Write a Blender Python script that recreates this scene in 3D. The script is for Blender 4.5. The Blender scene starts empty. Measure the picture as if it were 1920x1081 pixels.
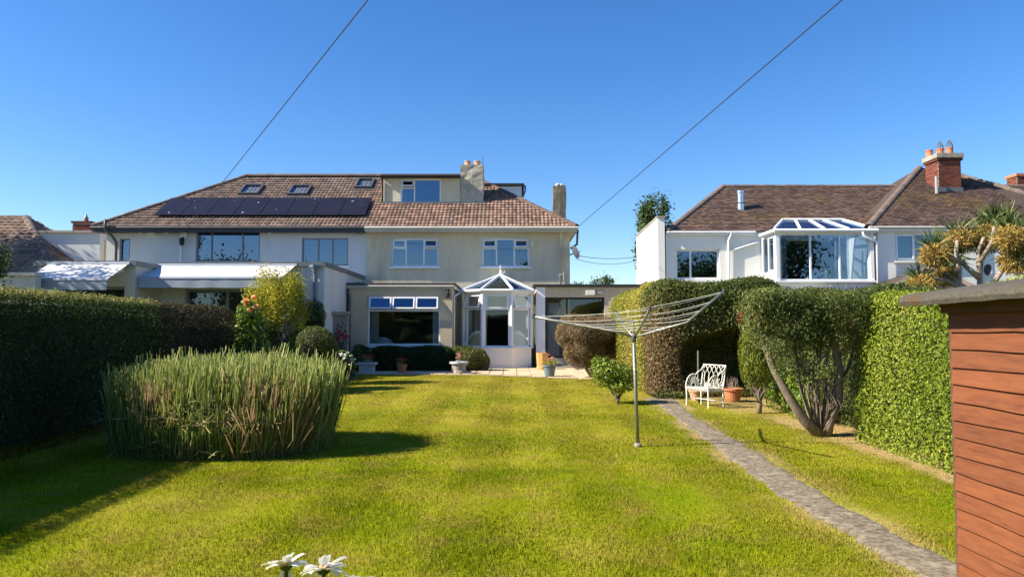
import bpy, math, random
import numpy as np
from mathutils import Vector, Matrix
R = math.radians
random.seed(7)
rng = np.random.default_rng(11)
S = bpy.context.scene
COL = S.collection

# ------------------------------------------------------------------ camera, sky, sun, exposure
F = 1350.0
EYE = 1.55
PITCH = math.atan(74.5 / F)
cam = bpy.data.cameras.new('camera')
cam.sensor_width = 36.0
cam.lens = 36.0 * F / 1920.0
cam.clip_start = 0.05
cam.clip_end = 3000
camo = bpy.data.objects.new('camera', cam)
COL.objects.link(camo)
camo.location = (0, 0, EYE)
camo.rotation_euler = (R(90) + PITCH, 0, 0)
S.camera = camo

SUN_EL = R(37.5)
SUN_AZ = R(11.0)        # light travels towards +X, turned this much towards +Y
world = bpy.data.worlds.new('World')
S.world = world
world.use_nodes = True
wn = world.node_tree
wn.nodes.clear()
wo = wn.nodes.new('ShaderNodeOutputWorld')
bg = wn.nodes.new('ShaderNodeBackground')
sky = wn.nodes.new('ShaderNodeTexSky')
sky.sky_type = 'NISHITA'
sky.sun_disc = False
sky.sun_elevation = SUN_EL
sky.sun_rotation = R(270) - SUN_AZ
sky.altitude = 0
sky.air_density = 1.0
sky.dust_density = 0.25
sky.ozone_density = 4.0
bg.inputs['Strength'].default_value = 0.080
hs = wn.nodes.new('ShaderNodeHueSaturation')
hs.inputs['Hue'].default_value = 0.508
hs.inputs['Saturation'].default_value = 1.27
wn.links.new(sky.outputs[0], hs.inputs['Color'])
wn.links.new(hs.outputs[0], bg.inputs[0])
wn.links.new(bg.outputs[0], wo.inputs[0])

sl = bpy.data.lights.new('sun', 'SUN')
sl.energy = 4.6
sl.angle = R(0.53)
sl.color = (1.0, 0.90, 0.74)
sun = bpy.data.objects.new('sun', sl)
COL.objects.link(sun)
ldir = Vector((math.cos(SUN_EL) * math.cos(SUN_AZ), math.cos(SUN_EL) * math.sin(SUN_AZ), -math.sin(SUN_EL)))
sun.rotation_euler = ldir.to_track_quat('-Z', 'Y').to_euler()
sun.location = (-20, 0, 20)

vs = S.view_settings
vs.view_transform = 'Standard'
vs.look = 'None'
vs.gamma = 1.0
vs.exposure = 1.3
vs.use_curve_mapping = False
S.cycles.max_bounces = 8
S.cycles.transparent_max_bounces = 16
S.cycles.use_denoising = True


# ------------------------------------------------------------------ helpers
def at(px, py, Y):
    """world point on the ray through a photo pixel at depth Y"""
    c, s = math.cos(PITCH), math.sin(PITCH)
    a = (px - 960.0) / F
    b = (540.5 - py) / F
    d = Vector((a, c - s * b, s + c * b))
    return Vector((0, 0, EYE)) + d * (Y / d.y)


def X(px, Y, py=520):
    return at(px, py, Y).x


def Z(py, Y, px=960):
    return at(px, py, Y).z


def smooth(a, b, x):
    t = np.clip((x - a) / (b - a), 0, 1)
    return t * t * (3 - 2 * t)


def gz(y):
    return float(0.12 * smooth(11.0, 21.0, np.asarray(y, float)))


def tag(o, label=None, cat=None, group=None, kind=None):
    if label: o['label'] = label
    if cat: o['category'] = cat
    if group: o['group'] = group
    if kind: o['kind'] = kind
    return o


def thing(name, label, cat, loc=(0, 0, 0), rz=0.0, group=None):
    o = bpy.data.objects.new(name, None)
    o.empty_display_size = 0.2
    COL.objects.link(o)
    o.location = loc
    o.rotation_euler = (0, 0, rz)
    return tag(o, label, cat, group)


def origin(o):
    v = Vector((0, 0, 0))
    while o is not None:
        v += o.location
        o = o.parent
    return v


def link(name, me, parent=None, loc=(0, 0, 0)):
    o = bpy.data.objects.new(name, me)
    COL.objects.link(o)
    if parent is not None: o.parent = parent
    o.location = loc
    return o


class MB:
    """collects geometry in world coordinates"""
    def __init__(s):
        s.v = []; s.f = []

    def add(s, vs, fs):
        n = len(s.v)
        s.v += [tuple(p) for p in vs]
        s.f += [tuple(i + n for i in f) for f in fs]
        return s

    def box(s, x0, x1, y0, y1, z0, z1):
        return s.add([(x0, y0, z0), (x1, y0, z0), (x1, y1, z0), (x0, y1, z0), (x0, y0, z1), (x1, y0, z1), (x1, y1, z1), (x0, y1, z1)],
                     [(3, 2, 1, 0), (4, 5, 6, 7), (0, 1, 5, 4), (1, 2, 6, 5), (2, 3, 7, 6), (3, 0, 4, 7)])

    def obox(s, O, u, n, a0, a1, b0, b1, c0, c1):
        """box in a frame: u along, n outward, z up"""
        O = Vector(O); u = Vector(u); n = Vector(n); z = Vector((0, 0, 1))
        P = lambda a, b, c: O + u * a + n * b + z * c
        vs = [P(a0, b1, c0), P(a1, b1, c0), P(a1, b0, c0), P(a0, b0, c0), P(a0, b1, c1), P(a1, b1, c1), P(a1, b0, c1), P(a0, b0, c1)]
        return s.add(vs, [(3, 2, 1, 0), (4, 5, 6, 7), (0, 1, 5, 4), (1, 2, 6, 5), (2, 3, 7, 6), (3, 0, 4, 7)])

    def poly(s, pts, th, d):
        """flat polygon thickened along vector d by th"""
        d = Vector(d).normalized() * th
        n = len(pts)
        a = [Vector(p) for p in pts]
        b = [p + d for p in a]
        fs = [tuple(range(n)), tuple(range(2 * n - 1, n - 1, -1))]
        fs += [(i, n + i, n + (i + 1) % n, (i + 1) % n) for i in range(n)]
        return s.add(a + b, fs)

    def tube(s, pts, r, n=8, caps=True):
        pts = [Vector(p) for p in pts]
        rs = r if isinstance(r, (list, tuple)) else [r] * len(pts)
        vs = []; fs = []
        t0 = (pts[1] - pts[0]).normalized()
        ref = Vector((0, 0, 1)) if abs(t0.z) < 0.9 else Vector((1, 0, 0))
        a = t0.cross(ref).normalized()
        for i, p in enumerate(pts):
            if i == 0: t = t0
            elif i == len(pts) - 1: t = (pts[i] - pts[i - 1]).normalized()
            else: t = ((pts[i + 1] - pts[i]).normalized() + (pts[i] - pts[i - 1]).normalized()).normalized()
            a = (a - t * a.dot(t)).normalized()
            b = t.cross(a)
            for k in range(n):
                w = 2 * math.pi * k / n
                vs.append(p + (a * math.cos(w) + b * math.sin(w)) * rs[i])
        for i in range(len(pts) - 1):
            for k in range(n):
                k2 = (k + 1) % n
                fs.append((i * n + k, i * n + k2, (i + 1) * n + k2, (i + 1) * n + k))
        if caps:
            fs.append(tuple(range(n - 1, -1, -1)))
            m = (len(pts) - 1) * n
            fs.append(tuple(m + k for k in range(n)))
        return s.add(vs, fs)

    def lathe(s, prof, c=(0, 0, 0), n=16, caps=True):
        vs = []; fs = []
        for r, z in prof:
            for k in range(n):
                w = 2 * math.pi * k / n
                vs.append((c[0] + r * math.cos(w), c[1] + r * math.sin(w), c[2] + z))
        for i in range(len(prof) - 1):
            for k in range(n):
                k2 = (k + 1) % n
                fs.append((i * n + k, i * n + k2, (i + 1) * n + k2, (i + 1) * n + k))
        if caps:
            fs.append(tuple(range(n - 1, -1, -1)))
            m = (len(prof) - 1) * n
            fs.append(tuple(m + k for k in range(n)))
        return s.add(vs, fs)

    def build(s, name, mat, parent=None, local=False, base=None, smooth_=False, bevel=0.0):
        me = bpy.data.meshes.new(name)
        o0 = Vector((0, 0, 0))
        if parent is not None and not local: o0 = origin(parent)
        if base is not None: o0 = Vector(base)
        me.from_pydata([(p[0] - o0.x, p[1] - o0.y, p[2] - o0.z) for p in s.v], [], s.f)
        if mat is not None: me.materials.append(mat)
        if smooth_:
            me.polygons.foreach_set('use_smooth', [True] * len(me.polygons))
        me.update()
        o = link(name, me, parent)
        if base is not None: o.location = o0
        if bevel > 0:
            m = o.modifiers.new('bevel', 'BEVEL'); m.width = bevel; m.segments = 2; m.limit_method = 'ANGLE'
        return o


def np_mesh(name, V, k, mat, parent=None, tint=None, base=None, smooth_=False):
    """V: (n*k,3) vertices, every k of them one face"""
    V = np.asarray(V, np.float32)
    o0 = Vector((0, 0, 0))
    if parent is not None: o0 = origin(parent)
    if base is not None: o0 = Vector(base)
    V = V - np.array(o0, np.float32)
    me = bpy.data.meshes.new(name)
    nv = len(V); nf = nv // k
    me.vertices.add(nv); me.vertices.foreach_set('co', V.ravel())
    me.loops.add(nv); me.loops.foreach_set('vertex_index', np.arange(nv, dtype=np.int32))
    me.polygons.add(nf)
    me.polygons.foreach_set('loop_start', np.arange(0, nv, k, dtype=np.int32))
    me.polygons.foreach_set('loop_total', np.full(nf, k, np.int32))
    if tint is not None:
        at_ = me.attributes.new('tint', 'FLOAT', 'POINT')
        at_.data.foreach_set('value', np.repeat(np.asarray(tint, np.float32), k))
    me.materials.append(mat)
    me.update(calc_edges=True)
    me.validate()
    o = link(name, me, parent)
    if base is not None: o.location = o0
    return o


def unit(v):
    return v / np.maximum(np.linalg.norm(v, axis=-1, keepdims=True), 1e-9)


_K = rng.normal(size=(10, 3)); _PH = rng.uniform(0, 6.28, 10)


def nz(P, f=1.0):
    """cheap smooth noise, about -1..1"""
    P = np.asarray(P, float)
    return np.sin(P @ (_K.T * f) + _PH).mean(axis=-1) * 2.2


# ------------------------------------------------------------------ materials
def nodes_of(m):
    m.use_nodes = True
    t = m.node_tree
    b = t.nodes['Principled BSDF']
    return t, b


def ramp(t, stops):
    r = t.nodes.new('ShaderNodeValToRGB')
    els = r.color_ramp.elements
    while len(els) < len(stops): els.new(0.5)
    for e, (p, c) in zip(els, stops):
        e.position = p; e.color = (c[0], c[1], c[2], 1)
    return r


def noise(t, pos, scale, detail=4, rough=0.6, vec_scale=None):
    n = t.nodes.new('ShaderNodeTexNoise')
    n.inputs['Scale'].default_value = scale
    n.inputs['Detail'].default_value = detail
    n.inputs['Roughness'].default_value = rough
    if vec_scale:
        mp = t.nodes.new('ShaderNodeMapping'); mp.inputs['Scale'].default_value = vec_scale
        t.links.new(pos, mp.inputs[0]); t.links.new(mp.outputs[0], n.inputs['Vector'])
    else:
        t.links.new(pos, n.inputs['Vector'])
    return n


def mixc(t, fac, a, b, mode='MIX'):
    m = t.nodes.new('ShaderNodeMix'); m.data_type = 'RGBA'; m.blend_type = mode
    for sock, val in ((m.inputs[0], fac), (m.inputs[6], a), (m.inputs[7], b)):
        if hasattr(val, 'links') or hasattr(val, 'is_linked'): t.links.new(val, sock)
        elif isinstance(val, (int, float)): sock.default_value = val
        else: sock.default_value = (val[0], val[1], val[2], 1)
    return m.outputs[2]


def mat(name, c1, c2=None, scale=4.0, rough=0.8, bump=0.0, bscale=None, stain=None, stain_scale=1.0, stain_lo=0.5, stain_hi=0.75,
        stretch=None, metallic=0.0, rand=0.0, tint=None, spec=0.4, detail=5, lo=0.3, hi=0.7):
    m = bpy.data.materials.new(name)
    t, b = nodes_of(m)
    pos = t.nodes.new('ShaderNodeNewGeometry').outputs['Position']
    c2 = c2 or c1
    n = noise(t, pos, scale, detail, 0.65, stretch)
    rp = ramp(t, [(lo, c1), (hi, c2)])
    t.links.new(n.outputs[0], rp.inputs[0])
    col = rp.outputs[0]
    if stain:
        n2 = noise(t, pos, stain_scale, 6, 0.7, stretch)
        r2 = ramp(t, [(stain_lo, (0, 0, 0)), (stain_hi, (1, 1, 1))])
        t.links.new(n2.outputs[0], r2.inputs[0])
        col = mixc(t, r2.outputs[0], col, stain)
    if tint:      # per piece attribute -> colour ramp multiplied in
        a = t.nodes.new('ShaderNodeAttribute'); a.attribute_name = 'tint'
        r3 = ramp(t, tint); t.links.new(a.outputs['Fac'], r3.inputs[0])
        col = mixc(t, 1.0, col, r3.outputs[0], 'MULTIPLY')
    if rand:
        oi = t.nodes.new('ShaderNodeObjectInfo')
        r4 = ramp(t, [(0, (1 - rand,) * 3), (1, (1 + rand * 0.3,) * 3)])
        t.links.new(oi.outputs['Random'], r4.inputs[0])
        col = mixc(t, 1.0, col, r4.outputs[0], 'MULTIPLY')
    t.links.new(col, b.inputs['Base Color'])
    b.inputs['Roughness'].default_value = rough
    b.inputs['Metallic'].default_value = metallic
    b.inputs['Specular IOR Level'].default_value = spec
    if bump:
        n3 = noise(t, pos, bscale or scale * 4, 4, 0.6, stretch)
        bp = t.nodes.new('ShaderNodeBump'); bp.inputs['Strength'].default_value = min(1.0, bump * 20); bp.inputs['Distance'].default_value = bump
        t.links.new(n3.outputs[0], bp.inputs['Height']); t.links.new(bp.outputs[0], b.inputs['Normal'])
    return m


def leaf_mat(name, stops, trans=0.3, rough=0.5, world=None, spec=0.2):
    """colour from the tint attribute; translucent"""
    m = bpy.data.materials.new(name)
    t, b = nodes_of(m)
    a = t.nodes.new('ShaderNodeAttribute'); a.attribute_name = 'tint'
    r = ramp(t, stops); t.links.new(a.outputs['Fac'], r.inputs[0])
    col = r.outputs[0]
    t.links.new(col, b.inputs['Base Color'])
    b.inputs['Roughness'].default_value = rough
    b.inputs['Specular IOR Level'].default_value = spec
    tr = t.nodes.new('ShaderNodeBsdfTranslucent'); t.links.new(col, tr.inputs[0])
    mx = t.nodes.new('ShaderNodeMixShader'); mx.inputs[0].default_value = trans
    t.links.new(b.outputs[0], mx.inputs[1]); t.links.new(tr.outputs[0], mx.inputs[2])
    t.links.new(mx.outputs[0], t.nodes['Material Output'].inputs[0])
    return m


def glass_mat(name, tint=(0.85, 0.9, 0.9), refl=0.12, wav=0.0):
    m = bpy.data.materials.new(name)
    m.use_nodes = True
    t = m.node_tree; t.nodes.clear()
    out = t.nodes.new('ShaderNodeOutputMaterial')
    tr = t.nodes.new('ShaderNodeBsdfTransparent'); tr.inputs[0].default_value = (*tint, 1)
    gl = t.nodes.new('ShaderNodeBsdfGlossy'); gl.inputs['Roughness'].default_value = 0.0; gl.inputs['Color'].default_value = (0.62, 0.78, 1.0, 1)
    lw = t.nodes.new('ShaderNodeLayerWeight'); lw.inputs[0].default_value = 0.5
    pw_ = t.nodes.new('ShaderNodeMath'); pw_.operation = 'POWER'; pw_.inputs[1].default_value = 5.0
    t.links.new(lw.outputs['Facing'], pw_.inputs[0])
    ad = t.nodes.new('ShaderNodeMath'); ad.operation = 'MULTIPLY_ADD'; ad.inputs[1].default_value = 0.9 - refl; ad.inputs[2].default_value = refl + 0.04; ad.use_clamp = True
    t.links.new(pw_.outputs[0], ad.inputs[0])
    if wav:
        pos = t.nodes.new('ShaderNodeNewGeometry').outputs['Position']
        n = noise(t, pos, 0.9, 1)
        bp = t.nodes.new('ShaderNodeBump'); bp.inputs['Distance'].default_value = wav; bp.inputs['Strength'].default_value = 0.5
        t.links.new(n.outputs[0], bp.inputs['Height']); t.links.new(bp.outputs[0], gl.inputs['Normal'])
    mx = t.nodes.new('ShaderNodeMixShader')
    t.links.new(ad.outputs[0], mx.inputs[0]); t.links.new(tr.outputs[0], mx.inputs[1]); t.links.new(gl.outputs[0], mx.inputs[2])
    t.links.new(mx.outputs[0], out.inputs[0])
    return m


def lawn_mat(name, blades):
    m = bpy.data.materials.new(name)
    t, b = nodes_of(m)
    pos = t.nodes.new('ShaderNodeNewGeometry').outputs['Position']
    n1 = noise(t, pos, 0.55, 5, 0.6)
    r1 = ramp(t, [(0.34, (0.175, 0.24, 0.008)), (0.5, (0.26, 0.285, 0.012)), (0.66, (0.36, 0.335, 0.04))])
    t.links.new(n1.outputs[0], r1.inputs[0])
    col = r1.outputs[0]
    n2 = noise(t, pos, 2.3, 6, 0.7)
    r2 = ramp(t, [(0.48, (0, 0, 0)), (0.70, (0.8, 0.8, 0.8))]); t.links.new(n2.outputs[0], r2.inputs[0])
    col = mixc(t, r2.outputs[0], col, (0.34, 0.26, 0.06))
    # drier, browner turf towards the house
    sep = t.nodes.new('ShaderNodeSeparateXYZ'); t.links.new(pos, sep.inputs[0])
    mr = t.nodes.new('ShaderNodeMapRange'); mr.inputs[1].default_value = 7.0; mr.inputs[2].default_value = 19.0
    mr.inputs[3].default_value = 0.0; mr.inputs[4].default_value = 0.75
    t.links.new(sep.outputs[1], mr.inputs[0])
    n3 = noise(t, pos, 0.35, 4, 0.6)
    mu = t.nodes.new('ShaderNodeMath'); mu.operation = 'MULTIPLY'; t.links.new(mr.outputs[0], mu.inputs[0]); t.links.new(n3.outputs[0], mu.inputs[1])
    col = mixc(t, mu.outputs[0], col, (0.36, 0.26, 0.06))
    # faint mowing stripes along the garden
    wv = t.nodes.new('ShaderNodeMath'); wv.operation = 'MULTIPLY'; wv.inputs[1].default_value = 5.2; t.links.new(sep.outputs[0], wv.inputs[0])
    sn = t.nodes.new('ShaderNodeMath'); sn.operation = 'SINE'; t.links.new(wv.outputs[0], sn.inputs[0])
    ms = t.nodes.new('ShaderNodeMapRange'); ms.inputs[1].default_value = -0.3; ms.inputs[2].default_value = 0.3; ms.inputs[3].default_value = 0.9; ms.inputs[4].default_value = 1.06
    t.links.new(sn.outputs[0], ms.inputs[0])
    col = mixc(t, 1.0, col, ms.outputs[0], 'MULTIPLY')
    # straw strip along the right hand hedge and path edges: attribute
    a = t.nodes.new('ShaderNodeAttribute'); a.attribute_name = 'straw'
    n4 = noise(t, pos, 22.0, 3, 0.7)
    r4 = ramp(t, [(0.3, (0.30, 0.21, 0.08)), (0.7, (0.60, 0.46, 0.22))]); t.links.new(n4.outputs[0], r4.inputs[0])
    col = mixc(t, a.outputs['Fac'], col, r4.outputs[0])
    if blades:
        a2 = t.nodes.new('ShaderNodeAttribute'); a2.attribute_name = 'tint'
        r5 = ramp(t, [(0.1, (0.35, 0.48, 0.3)), (0.5, (1.0, 1.0, 1.0)), (0.92, (1.25, 1.2, 1.3)), (1.0, (1.5, 1.35, 2.4))])
        t.links.new(a2.outputs['Fac'], r5.inputs[0])
        col = mixc(t, 1.0, col, r5.outputs[0], 'MULTIPLY')
        b.inputs['Roughness'].default_value = 0.6
        b.inputs['Specular IOR Level'].default_value = 0.0
        tr = t.nodes.new('ShaderNodeBsdfTranslucent'); t.links.new(col, tr.inputs[0])
        mx = t.nodes.new('ShaderNodeMixShader'); mx.inputs[0].default_value = 0.35
        t.links.new(b.outputs[0], mx.inputs[1]); t.links.new(tr.outputs[0], mx.inputs[2])
        t.links.new(mx.outputs[0], t.nodes['Material Output'].inputs[0])
    else:
        n5 = noise(t, pos, 90.0, 3, 0.7)
        r5 = ramp(t, [(0.3, (0.7, 0.7, 0.6)), (0.7, (1.0, 1.0, 1.0))]); t.links.new(n5.outputs[0], r5.inputs[0])
        col = mixc(t, 1.0, col, r5.outputs[0], 'MULTIPLY')
        b.inputs['Roughness'].default_value = 0.9
        b.inputs['Specular IOR Level'].default_value = 0.0
        bp = t.nodes.new('ShaderNodeBump'); bp.inputs['Distance'].default_value = 0.02; bp.inputs['Strength'].default_value = 0.6
        t.links.new(n5.outputs[0], bp.inputs['Height']); t.links.new(bp.outputs[0], b.inputs['Normal'])
    t.links.new(col, b.inputs['Base Color'])
    return m


M = {}
M['beige'] = mat('pebbledash_render', (0.54, 0.46, 0.32), (0.68, 0.59, 0.44), 3.0, 0.95, 0.008, 60, stain=(0.38, 0.33, 0.24), stain_scale=0.9, stain_lo=0.52, stain_hi=0.8, stretch=(1, 1, 0.35))
M['beige2'] = mat('extension_render', (0.46, 0.37, 0.24), (0.62, 0.52, 0.37), 25.0, 0.95, 0.010, 70)
M['white'] = mat('pale_grey_render', (0.52, 0.535, 0.54), (0.60, 0.61, 0.61), 1.2, 0.9, 0.003, 40, stain=(0.46, 0.46, 0.45), stain_scale=0.7, stain_lo=0.55, stain_hi=0.9, stretch=(1, 1, 0.4))
M['white2'] = mat('bright_white_render', (0.80, 0.775, 0.71), (0.86, 0.835, 0.77), 1.2, 0.9, 0.003, 40, stain=(0.64, 0.63, 0.6), stain_scale=0.8, stain_lo=0.6, stain_hi=0.95, stretch=(1, 1, 0.4))
M['cream'] = mat('cream_render', (0.50, 0.47, 0.40), (0.58, 0.55, 0.48), 1.5, 0.9, 0.003, 40)
M['upvc'] = mat('white_plastic', (0.76, 0.77, 0.78), (0.80, 0.81, 0.82), 2.0, 0.35, spec=0.5)
M['dirtywhite'] = mat('weathered_white_paint', (0.46, 0.44, 0.39), (0.56, 0.54, 0.49), 2.5, 0.5, stain=(0.42, 0.40, 0.35), stain_scale=2.5, stain_lo=0.55, stain_hi=0.8)
M['grey_frame'] = mat('grey_aluminium_frame', (0.20, 0.22, 0.24), None, 3, 0.45)
M['black_frame'] = mat('black_aluminium_frame', (0.015, 0.015, 0.017), None, 3, 0.4)
M['navy'] = mat('dark_blue_grey_fascia', (0.022, 0.03, 0.045), (0.03, 0.038, 0.055), 3, 0.45)
M['black'] = mat('black_felt_edge', (0.012, 0.012, 0.014), (0.03, 0.03, 0.032), 6, 0.7)
M['greycap'] = mat('grey_parapet_cap', (0.11, 0.125, 0.14), (0.15, 0.165, 0.18), 3, 0.5)
M['felt'] = mat('roof_felt', (0.05, 0.05, 0.05), (0.09, 0.085, 0.08), 5, 0.95, 0.004)
TT = [(0, (0.55, 0.55, 0.58)), (0.5, (1, 1, 1)), (1, (1.45, 1.38, 1.3))]
M['tile_red'] = mat('reddish_brown_roof_tile', (0.18, 0.108, 0.078), (0.25, 0.16, 0.12), 1.6, 0.85, 0.003, 50, stain=(0.20, 0.15, 0.11), stain_scale=1.1, tint=TT)
M['tile_brown'] = mat('grey_brown_roof_tile', (0.14, 0.095, 0.073), (0.205, 0.145, 0.112), 1.6, 0.85, 0.003, 50, stain=(0.17, 0.14, 0.12), stain_scale=1.1, tint=TT)
M['tile_plain'] = mat('mossy_plain_roof_tile', (0.085, 0.052, 0.044), (0.15, 0.10, 0.083), 1.3, 0.9, 0.004, 40, stain=(0.17, 0.11, 0.035), stain_scale=0.55, stain_lo=0.50, stain_hi=0.70, tint=TT)
M['tile_far'] = mat('far_roof_tile', (0.17, 0.115, 0.085), (0.26, 0.18, 0.14), 1.6, 0.85, 0.003, 50, tint=TT)
M['deck'] = mat('dark_roof_underlay', (0.05, 0.035, 0.03), (0.07, 0.05, 0.04), 4, 0.95)
M['ridge'] = mat('ridge_tile_clay', (0.11, 0.08, 0.066), (0.19, 0.145, 0.12), 5, 0.9, 0.004, 40, stain=(0.24, 0.22, 0.19), stain_scale=6, stain_lo=0.55, rand=0.25)
M['solar'] = mat('solar_cells', (0.013, 0.011, 0.018), (0.018, 0.016, 0.024), 2, 0.32, spec=0.18, stain=(0.55, 0.55, 0.53), stain_scale=4.5, stain_lo=0.665, stain_hi=0.685)
M['solar_frame'] = mat('solar_frame', (0.01, 0.01, 0.012), None, 2, 0.4)
M['chim_beige'] = mat('lichen_chimney_render', (0.34, 0.31, 0.25), (0.48, 0.45, 0.37), 8, 0.95, 0.02, 25, stain=(0.22, 0.20, 0.15), stain_scale=5)
M['chim_moss'] = mat('dark_mossy_chimney', (0.11, 0.10, 0.07), (0.20, 0.18, 0.13), 6, 0.95, 0.02, 25, stain=(0.33, 0.30, 0.23), stain_scale=4)
M['brick'] = mat('red_brick', (0.13, 0.034, 0.022), (0.20, 0.062, 0.040), 14, 0.9, 0.004, 80, tint=[(0, (0.6, 0.6, 0.65)), (0.5, (1, 1, 1)), (1, (1.3, 1.25, 1.2))])
M['mortar'] = mat('mortar', (0.30, 0.25, 0.21), (0.38, 0.33, 0.28), 10, 0.95)
M['conc'] = mat('weathered_concrete', (0.24, 0.22, 0.18), (0.38, 0.35, 0.30), 7, 0.95, 0.006, 50, stain=(0.14, 0.13, 0.1), stain_scale=5)
M['pot'] = mat('terracotta', (0.42, 0.14, 0.06), (0.52, 0.20, 0.10), 6, 0.8, 0.002, 50)
M['potclay'] = mat('pale_clay_pot', (0.46, 0.25, 0.14), (0.58, 0.36, 0.22), 9, 0.85, 0.003, 50)
M['steel'] = mat('brushed_flue_steel', (0.55, 0.57, 0.6), (0.65, 0.67, 0.7), 4, 0.3, metallic=0.9)
M['alu'] = mat('dull_aluminium', (0.20, 0.205, 0.18), (0.28, 0.28, 0.25), 9, 0.45, metallic=0.55)
M['darkmetal'] = mat('dark_grey_metal', (0.05, 0.055, 0.06), (0.08, 0.08, 0.085), 5, 0.5)
M['bluepipe'] = mat('blue_grey_pipe', (0.10, 0.14, 0.19), (0.13, 0.17, 0.22), 5, 0.5)
M['whiteiron'] = mat('white_painted_iron', (0.66, 0.64, 0.56), (0.76, 0.74, 0.67), 10, 0.6, stain=(0.30, 0.22, 0.14), stain_scale=12, stain_lo=0.62, stain_hi=0.75)
M['awning'] = mat('pale_awning_canvas', (0.56, 0.555, 0.54), (0.62, 0.61, 0.59), 2, 0.9, 0.002, 120)
M['awning_bar'] = mat('grey_awning_bar', (0.24, 0.28, 0.33), (0.29, 0.33, 0.38), 3, 0.5)
M['curtain'] = mat('net_curtain', (0.62, 0.64, 0.64), (0.72, 0.73, 0.72), 4, 0.95)
M['sofa'] = mat('grey_upholstery', (0.45, 0.46, 0.48), (0.52, 0.53, 0.55), 4, 0.95)
M['wicker'] = mat('cane_wicker', (0.58, 0.45, 0.24), (0.74, 0.62, 0.38), 30, 0.8, 0.004, 80)
M['blanket'] = mat('cream_blanket', (0.84, 0.80, 0.68), (0.9, 0.87, 0.77), 8, 0.95)
M['interior'] = mat('interior_dim_panelling', (0.06, 0.052, 0.045), (0.09, 0.08, 0.07), 2, 0.95)  # room surfaces coloured dark so the rooms look dim
M['plasticcord'] = mat('pale_plastic_cord', (0.58, 0.58, 0.5), (0.68, 0.68, 0.6), 6, 0.6)
M['cable'] = mat('black_cable', (0.03, 0.035, 0.045), None, 3, 0.6)
M['shed'] = mat('red_brown_stained_timber', (0.14, 0.041, 0.013), (0.205, 0.066, 0.022), 5.0, 0.75, 0.004, 30, stain=(0.10, 0.028, 0.010), stain_scale=3.0, stain_lo=0.5, stain_hi=0.72, stretch=(4, 1.0, 9), rand=0.2, detail=8)
M['shed_dark'] = mat('dark_shed_post', (0.07, 0.035, 0.02), (0.11, 0.05, 0.03), 6, 0.9)
M['shedfelt'] = mat('mossy_mineral_felt', (0.045, 0.04, 0.03), (0.10, 0.09, 0.07), 45, 0.98, 0.006, 90, stain=(0.085, 0.05, 0.015), stain_scale=3.5, stain_lo=0.5, stain_hi=0.62)
M['slab'] = mat('pale_paving_slab', (0.52, 0.40, 0.25), (0.62, 0.49, 0.33), 5, 0.9, 0.002, 60, stain=(0.42, 0.31, 0.19), stain_scale=3, rand=0.2)
M['joint'] = mat('paving_joint_sand', (0.19, 0.15, 0.10), (0.25, 0.20, 0.14), 9, 0.95)
M['path'] = mat('worn_concrete_path', (0.095, 0.076, 0.048), (0.25, 0.205, 0.145), 22.0, 0.97, 0.02, 45, stain=(0.34, 0.29, 0.21), stain_scale=6.0, stain_lo=0.52, stain_hi=0.68, detail=14, lo=0.38, hi=0.62)
M['soil'] = mat('dark_soil', (0.045, 0.032, 0.022), (0.08, 0.06, 0.042), 9, 0.98, 0.02, 20)
M['ground'] = mat('rough_ground', (0.08, 0.10, 0.03), (0.14, 0.13, 0.05), 0.5, 0.95)
M['stone'] = mat('rough_stone', (0.24, 0.22, 0.19), (0.40, 0.37, 0.32), 7, 0.95, 0.03, 14)
M['bluepot'] = mat('blue_grey_glazed_pot', (0.11, 0.16, 0.19), (0.15, 0.21, 0.24), 4, 0.4)
M['orangepot'] = mat('orange_chimney_pot', (0.55, 0.25, 0.07), (0.66, 0.34, 0.12), 6, 0.7)
M['greystone'] = mat('pale_grey_stone', (0.42, 0.43, 0.45), (0.52, 0.53, 0.54), 6, 0.9, 0.003)
M['pinkwall'] = mat('pinkish_garden_wall', (0.30, 0.24, 0.22), (0.40, 0.33, 0.30), 3, 0.95, 0.005, 40, stain=(0.22, 0.18, 0.16), stain_scale=2)
M['bark'] = mat('rough_bark', (0.13, 0.10, 0.075), (0.27, 0.215, 0.165), 14, 0.95, 0.015, 30, stretch=(1, 1, 0.3))
M['bark_pale'] = mat('pale_bark', (0.24, 0.19, 0.14), (0.40, 0.33, 0.26), 12, 0.95, 0.012, 30, stretch=(1, 1, 0.4))
M['twig'] = mat('dark_twigs', (0.030, 0.024, 0.016), (0.055, 0.042, 0.028), 10, 0.95)  # dark fill for the solid cores that block light inside plants
M['twig_green'] = mat('shaded_inner_leaves', (0.018, 0.026, 0.010), (0.035, 0.045, 0.018), 10, 0.95)  # green core fill, inner shade put into the colour
M['dish'] = mat('grey_dish', (0.28, 0.29, 0.30), None, 3, 0.55)
M['lampwhite'] = mat('white_box_plastic', (0.72, 0.70, 0.64), None, 3, 0.5)
M['yellowframe'] = mat('yellowed_window_frame', (0.55, 0.42, 0.13), None, 3, 0.6)
M['glass'] = glass_mat('window_glass', (0.55, 0.62, 0.68), 0.13, 0.002)
M['glass_dark'] = glass_mat('clear_glass', (0.88, 0.91, 0.90), 0.02, 0.001)
M['glass_roof'] = glass_mat('roof_glass', (0.55, 0.62, 0.66), 0.10, 0.0)
M['lawn'] = lawn_mat('lawn_turf', False)
M['blade'] = lawn_mat('lawn_blades', True)

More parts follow.
